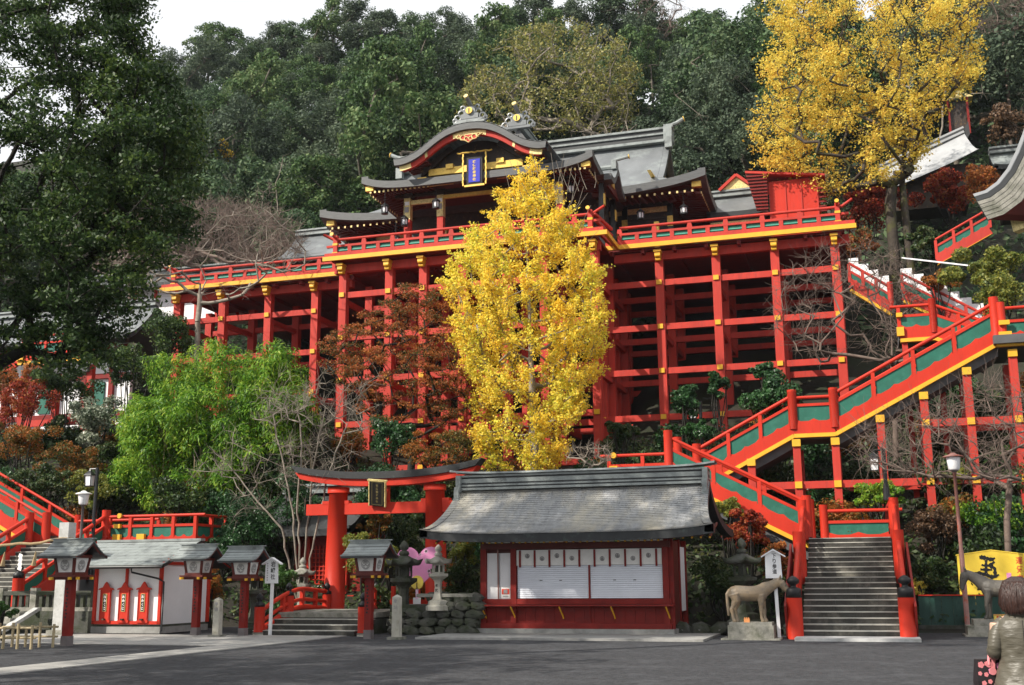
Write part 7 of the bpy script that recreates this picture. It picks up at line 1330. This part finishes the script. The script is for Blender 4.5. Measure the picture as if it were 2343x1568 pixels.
# ---- the dark evergreen close by on the left
db = Vector((-25.0, 23.0, 0)); rows = [(-120, -420, 330), (-40, -430, 330), (60, -430, 340), (110, -430, 345), (160, -430, 370), (220, -430, 420), (300, -430, 445), (380, -430, 455), (460, -430, 450), (520, -430, 430), (600, -400, 400), (680, -350, 350), (740, -300, 290), (800, -250, 215), (845, -120, 330)]
tg = silhouette(rows, 22.5, 980, 0.45)
make_tree('evergreen_tree', 'large dark evergreen close by, filling the upper left corner', 'tree', db, [db, (-24.6, 22.8, 4.0), (-22.5, 22.5, 8.0), (-20.5, 22.3, 11.5), (-19.0, 22.2, 14.5)], tg, 'leaf_dark', 'bark_dark', size=0.115, per=190, crad=0.55, tip=0.009, seg=0.4, rise=0.15, flat=0.5, aspect=0.5, inner=0.1)
for (x, y, hh, lab) in ((-21.0, 10.0, 13.0, 'large evergreen shading the forecourt from the left'), (-16.5, 1.5, 12.5, 'large evergreen left of the viewer'), (-27.0, 17.5, 13.5, 'large evergreen beside the near dark evergreen'), (-17.5, 14.5, 24.0, 'very tall evergreen left of the forecourt')):
    bs = Vector((x, y, 0)); make_tree('evergreen_tree', lab, 'tree', bs, [bs, bs+Vector((0.3, 0, 5)), bs+Vector((0, 0.3, hh-2))], ell((x, y, hh-1.5), (5.6, 5.6, 3.6), 150, 0.3), 'leaf_dark', 'bark_dark', size=0.26, per=60, crad=0.95, tip=0.014, seg=0.7, flat=0.6)
# ================================================================ the wood on the hillside
def forest_proto(leaf, rx, rz, lobes, n, size, seed):
    L = ell((0, 0, rz*1.25), (rx*0.78, rx*0.78, rz*0.74), lobes, 0.72); L[:, 2] = np.maximum(L[:, 2], rz*0.45); R = RNG.uniform(0.20, 0.42, lobes)*rx
    S_, SR = [], []
    for c, r in zip(L, R):
        k = 7; D = RNG.normal(0, 1, (k, 3)); D[:, 2] += 0.7; D /= np.linalg.norm(D, axis=1)[:, None]; S_.append(c+D*r*RNG.uniform(0.5, 1.0, (k, 1))*[1, 1, 0.75]); SR.append(r*RNG.uniform(0.25, 0.6, k))
    S_ = np.concatenate(S_); SR = np.concatenate(SR); P, N = clump_points(S_, SR, (n*(SR**2)/(SR**2).sum()).astype(int), up=0.5, inner=0.45, flat=0.8); N = N+np.repeat([[0, 0, 0.35]], len(N), 0); P = P+RNG.normal(0, 0.07, P.shape); cr = leaf_mesh('crown', P, N, size, leaf, 0.6, 0.55)
    A, B, ra, rb, E = skeleton([np.array([0, 0, -1.5]), np.array([0.1, 0, rz*0.5]), np.array([0, 0.1, rz*1.2])], L[:18], 0.035, 0.9, 0.2); return cr, tubes_mesh('trunk', A, B, ra, rb, 'bark')
PROTO = [forest_proto('leaf_forest', 4.0, 4.0, 30, 13000, 0.24, 1), forest_proto('leaf_forest_lush', 3.6, 4.6, 28, 12000, 0.24, 2), forest_proto('leaf_forest_grey', 4.2, 4.2, 34, 13000, 0.22, 3), forest_proto('leaf_forest', 4.5, 3.6, 30, 13000, 0.25, 4), forest_proto('leaf_forest_grey', 3.6, 3.8, 26, 11000, 0.22, 5)]
UB = [(430, 'behind the near dark evergreen'), (700, 'above the left stage railing'), (900, 'above the left eave of the shrine'), (1100, 'above the cusped gable'), (1300, 'above the gilded ridge ornaments'), (1550, 'above the long main roof ridge'), (1750, 'above the red storehouse'), (2100, 'behind the big yellow tree'), (9999, 'above the gate roof corner')]
KINDN = ['round crowned evergreen', 'tall narrow evergreen', 'grey green evergreen', 'broad low evergreen', 'pale grey green evergreen']
def uv(p):
    d = np.array(p)-np.array([0, 0, CAMH]); z = d@_fw; return 1171+FPX*(d@_R)/z, 784-FPX*(d@_U)/z
def forest_tree(x, y, z, s, k, zone, sz=1.0):
    u, v = uv((x, y, z+6)); col_ = next(n_ for lim, n_ in UB if u < lim); row = 'against the sky' if zone == 'sky' else ('low on the wooded slope' if v > 430 else ('midway up the wooded slope' if v > 220 else 'high on the wooded slope'))
    t = thing('evergreen_tree', KINDN[k]+' '+row+' '+col_, 'tree', (x, y, z), RNG.uniform(0, 6.28), 'wood '+row+' '+col_); t.scale = (s, s, s*sz)
    link_mesh('crown', PROTO[k][0], t); link_mesh('trunk', PROTO[k][1], t)
SKY = np.array([(300, 125), (420, 112), (480, 82), (560, 95), (640, 62), (700, 45), (780, 30), (840, 5), (900, 35), (1000, 35), (1090, 60), (1128, 90), (1160, 5), (1250, -60), (1440, -60), (1480, 15), (1560, 38), (1620, 28), (1700, 32), (1730, -200), (2500, -200)], float)
nf = 0
for y in np.arange(70, 117, 6.0):
    for x in np.arange(-92, 34, 6.6):
        xx, yy = x+RNG.uniform(-2, 2), y+RNG.uniform(-1.8, 1.8); zz = zt(xx, yy); u, v = uv((xx, yy, zz+6))
        if not (-60 < u < 2400 and v > -160): continue
        if u < 330 and y > 76: continue                                  # wholly behind the near evergreen
        if -34 < xx < -2 and yy < 72.5: continue
        if -1.0 < xx < 14 and yy < 77: continue
        if 1050 < u < 1450 and 80 < yy < 88: continue
        s = RNG.uniform(0.9, 1.5); sz_ = RNG.uniform(0.9, 1.2); tu, tv = uv((xx, yy, zz-0.5+8.6*s*sz_)); hw_ = 3.2*s*FPX/max(1, yy*1.05)
        if tv < max(np.interp(tu+d_, SKY[:, 0], SKY[:, 1]) for d_ in (-hw_, 0, hw_))-4: 
            s *= 0.72; tu, tv = uv((xx, yy, zz-0.5+8.6*s*sz_))
            if tv < max(np.interp(tu+d_, SKY[:, 0], SKY[:, 1]) for d_ in (-hw_*.7, 0, hw_*.7))-4: continue
        zone = 'left' if u < 900 else ('mid' if u < 1550 else 'right'); k = int(RNG.integers(0, 5)) if u > 1300 else int(RNG.choice([0, 1, 3, 1, 2])); forest_tree(xx, yy, zz-0.5, s, k, zone, sz_); nf += 1
for (u, vt) in ((600, 150), (690, 115), (745, 108), (800, 95), (860, 90), (420, 125), (480, 82), (545, 98), (600, 100), (655, 55), (700, 45), (765, 30), (840, 2), (890, 35), (950, 42), (1010, 35), (1075, 55), (1165, 10), (1215, -10), (1290, 30), (1360, -20), (1430, -40), (1480, 45), (1525, 85), (1580, 60), (1630, 48), (1680, 50), (1760, 0)):
    Y = 117+RNG.uniform(-2, 2); top = at(u, vt, Y); s = RNG.uniform(0.85, 1.15); forest_tree(top.x, Y, top.z-8.2*s, s, int(RNG.integers(0, 5)), 'sky'); nf += 1
print('forest trees', nf)
p = at(1510, 95, 112); gp_ = Vector((p.x, 112, p.z-8)); bare('bare_tree', 'fine leafless tree against the sky above the shrine', gp_, [gp_, at(1510, 90, 112)], [(-10, 1470, 1550), (20, 1455, 1560), (60, 1470, 1550), (90, 1490, 1530)], 112, 60, 'bark_twig', tip=0.02, tw=6, twl=1.5, twr=0.015, seg=1.0)
p = at(2290, 120, 80); gp_ = Vector((p.x, 80, p.z-7)); bare('bare_tree', 'pale leafless tree at the upper right corner', gp_, [gp_, at(2300, 110, 80)], [(-30, 2230, 2360), (20, 2210, 2370), (80, 2250, 2360)], 80, 90, 'bark_twig', tip=0.014, tw=7, twl=1.2, twr=0.012, seg=0.8)
# pale trunks in the dark wood
for (u, v0, v1, du, Y) in ((1335, 430, 300, 18, 80), (1370, 430, 290, 30, 81), (1400, 420, 300, -12, 80), (1650, 420, 300, -60, 78), (1720, 400, 230, 8, 80), (1700, 380, 240, -14, 82), (1180, 300, 200, 20, 83), (2090, 330, 200, -10, 76), (2150, 330, 190, 12, 77), (590, 560, 450, 12, 74), (640, 540, 420, -10, 74), (670, 560, 440, 6, 75)):
    a, b = at(u, v0, Y), at(u+du, v1, Y); t = thing('woodland_stem', 'slim pale trunk showing in the dark wood behind the shrine', 'tree', (a.x, Y, zt(a.x, Y)-0.3), group='pale trunks in the wood'); o = np.array(t.location); a0 = np.zeros(3); mid = np.array(a)-o; e = np.array(b)-o
    tg = e+RNG.normal(0, 1, (9, 3))*[1.1, 0.6, 1.0]; A, B, ra, rb, E = skeleton([a0, mid, e], tg, 0.022, 0.6, 0.1); a2, b2, c2, d2, Q = twigs(E, 4, 0.9, r=0.012); link_mesh('trunk', tubes_mesh('trunk', np.concatenate([A, a2]), np.concatenate([B, b2]), np.concatenate([ra, c2]), np.concatenate([rb, d2]), 'bark_pale'), t)
def shrub_proto(leaf, n, size):
    L = ell((0, 0, 0.75), (0.85, 0.85, 0.55), 12, 0.3); R = RNG.uniform(0.4, 0.62, 12); P, N = clump_points(L, R, n//12, up=0.5, inner=0.45); A = np.zeros((8, 3)); return leaf_mesh('foliage', P, N, size, leaf, 0.55, 0.7), tubes_mesh('stems', A, L[:8], np.full(8, 0.03), np.full(8, 0.012), 'bark_dark')
SLOPE = [shrub_proto('leaf_cover', 2600, 0.15), shrub_proto('leaf_cover', 2600, 0.17), shrub_proto('leaf_camellia', 2400, 0.15), shrub_proto('leaf_cover', 2400, 0.13), shrub_proto('leaf_orange', 2000, 0.13)]
# ---- ground cover, nobody could count it
def cover(x0, x1, y0, y1, n, size, leaf, hmax, name, label):
    X = RNG.uniform(x0, x1, n); Y = RNG.uniform(y0, y1, n); Z = np.array([zt(a, b) for a, b in zip(X, Y)]); k = (Z > 0.05) & ~((X > -37) & (X < 0.3) & (Y > 53) & (Y < 66)) & ~((X > -25.6) & (X < -11) & (Y > 50.5) & (Y < 66)); X, Y, Z = X[k], Y[k], Z[k]
    hh = (0.5+0.5*np.sin(X*1.1+2*np.sin(Y*0.7))*np.cos(Y*0.9))*hmax+0.05; P = np.stack([X, Y, Z+hh*RNG.random(len(X))], 1); N = np.zeros_like(P); N[:, 2] = 0.7; N[:, 1] = -0.5
    o = link_mesh(name, leaf_mesh(name, P, N, size, leaf, 0.55, 0.6)); tag(o, label, kind='stuff')
# leafy fill on the slope: low shrubs that run into one another
k = 0
for y in np.arange(38.4, 53, 2.0):
    for x in np.arange(-48, 13, 2.3):
        xx, yy = x+RNG.uniform(-.9, .9), y+RNG.uniform(-.8, .8); z = zt(xx, yy)
        if z < 0.3 or (-37 < xx < 0.3 and yy > 52.5) or (-25.6 < xx < -11 and yy > 50.3): continue
        if -23.5 < xx < -17.5 and yy < 46: continue
        if (-2.6 < xx < 1.1 and yy < 42) or (-9.9 < xx < -1.9 and 38.5 < yy < 42.4) or (xx > 1.0 and yy < 39.4): continue
        if xx < -28 and yy < 42.5: continue
        u, v = uv((xx, yy, z+1)); 
        if not (-30 < u < 2370): continue
        SL = SLOPE[int(RNG.integers(0, len(SLOPE)))]; zn = 'left of the bamboo' if u < 300 else ('under the bamboo' if u < 720 else ('between maple and ginkgo' if u < 1300 else ('below the right stage posts' if u < 1930 else 'beside the right gallery')))
        t = thing('slope_shrub', 'low leafy shrub on the shaded slope '+zn, 'shrub', (xx, yy, z-0.1), RNG.uniform(0, 6.28), 'shrubs on the slope '+zn); s_ = RNG.uniform(0.75, 1.25); t.scale = (s_, s_, s_*RNG.uniform(0.8, 1.2)); link_mesh('foliage', SL[0], t); link_mesh('stems', SL[1], t); k += 1
print('slope shrubs', k)
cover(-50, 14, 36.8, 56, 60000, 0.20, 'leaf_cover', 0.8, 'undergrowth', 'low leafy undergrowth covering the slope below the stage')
cover(-95, 32, 60, 120, 60000, 0.5, 'leaf_forest', 1.4, 'forest_undergrowth', 'dark leafy undergrowth of the hillside wood')


# ================================================================ thin haze in the valley air
hz = MB(); hz.box((-35, 85, 52), (210, 230, 106)); ho = hz.build('haze', 'white'); ho.data.materials.clear(); tag(ho, 'thin pale haze', kind='stuff')
hm = bpy.data.materials.new('haze'); hm.use_nodes = True; hn = hm.node_tree.nodes; hn.clear(); hv = hn.new('ShaderNodeVolumePrincipled'); hout = hn.new('ShaderNodeOutputMaterial')
hv.inputs['Color'].default_value = (0.82, 0.90, 1.0, 1); hv.inputs['Density'].default_value = 0.00013; hv.inputs['Anisotropy'].default_value = 0.2
hm.node_tree.links.new(hv.outputs[0], hout.inputs['Volume']); ho.data.materials.append(hm)
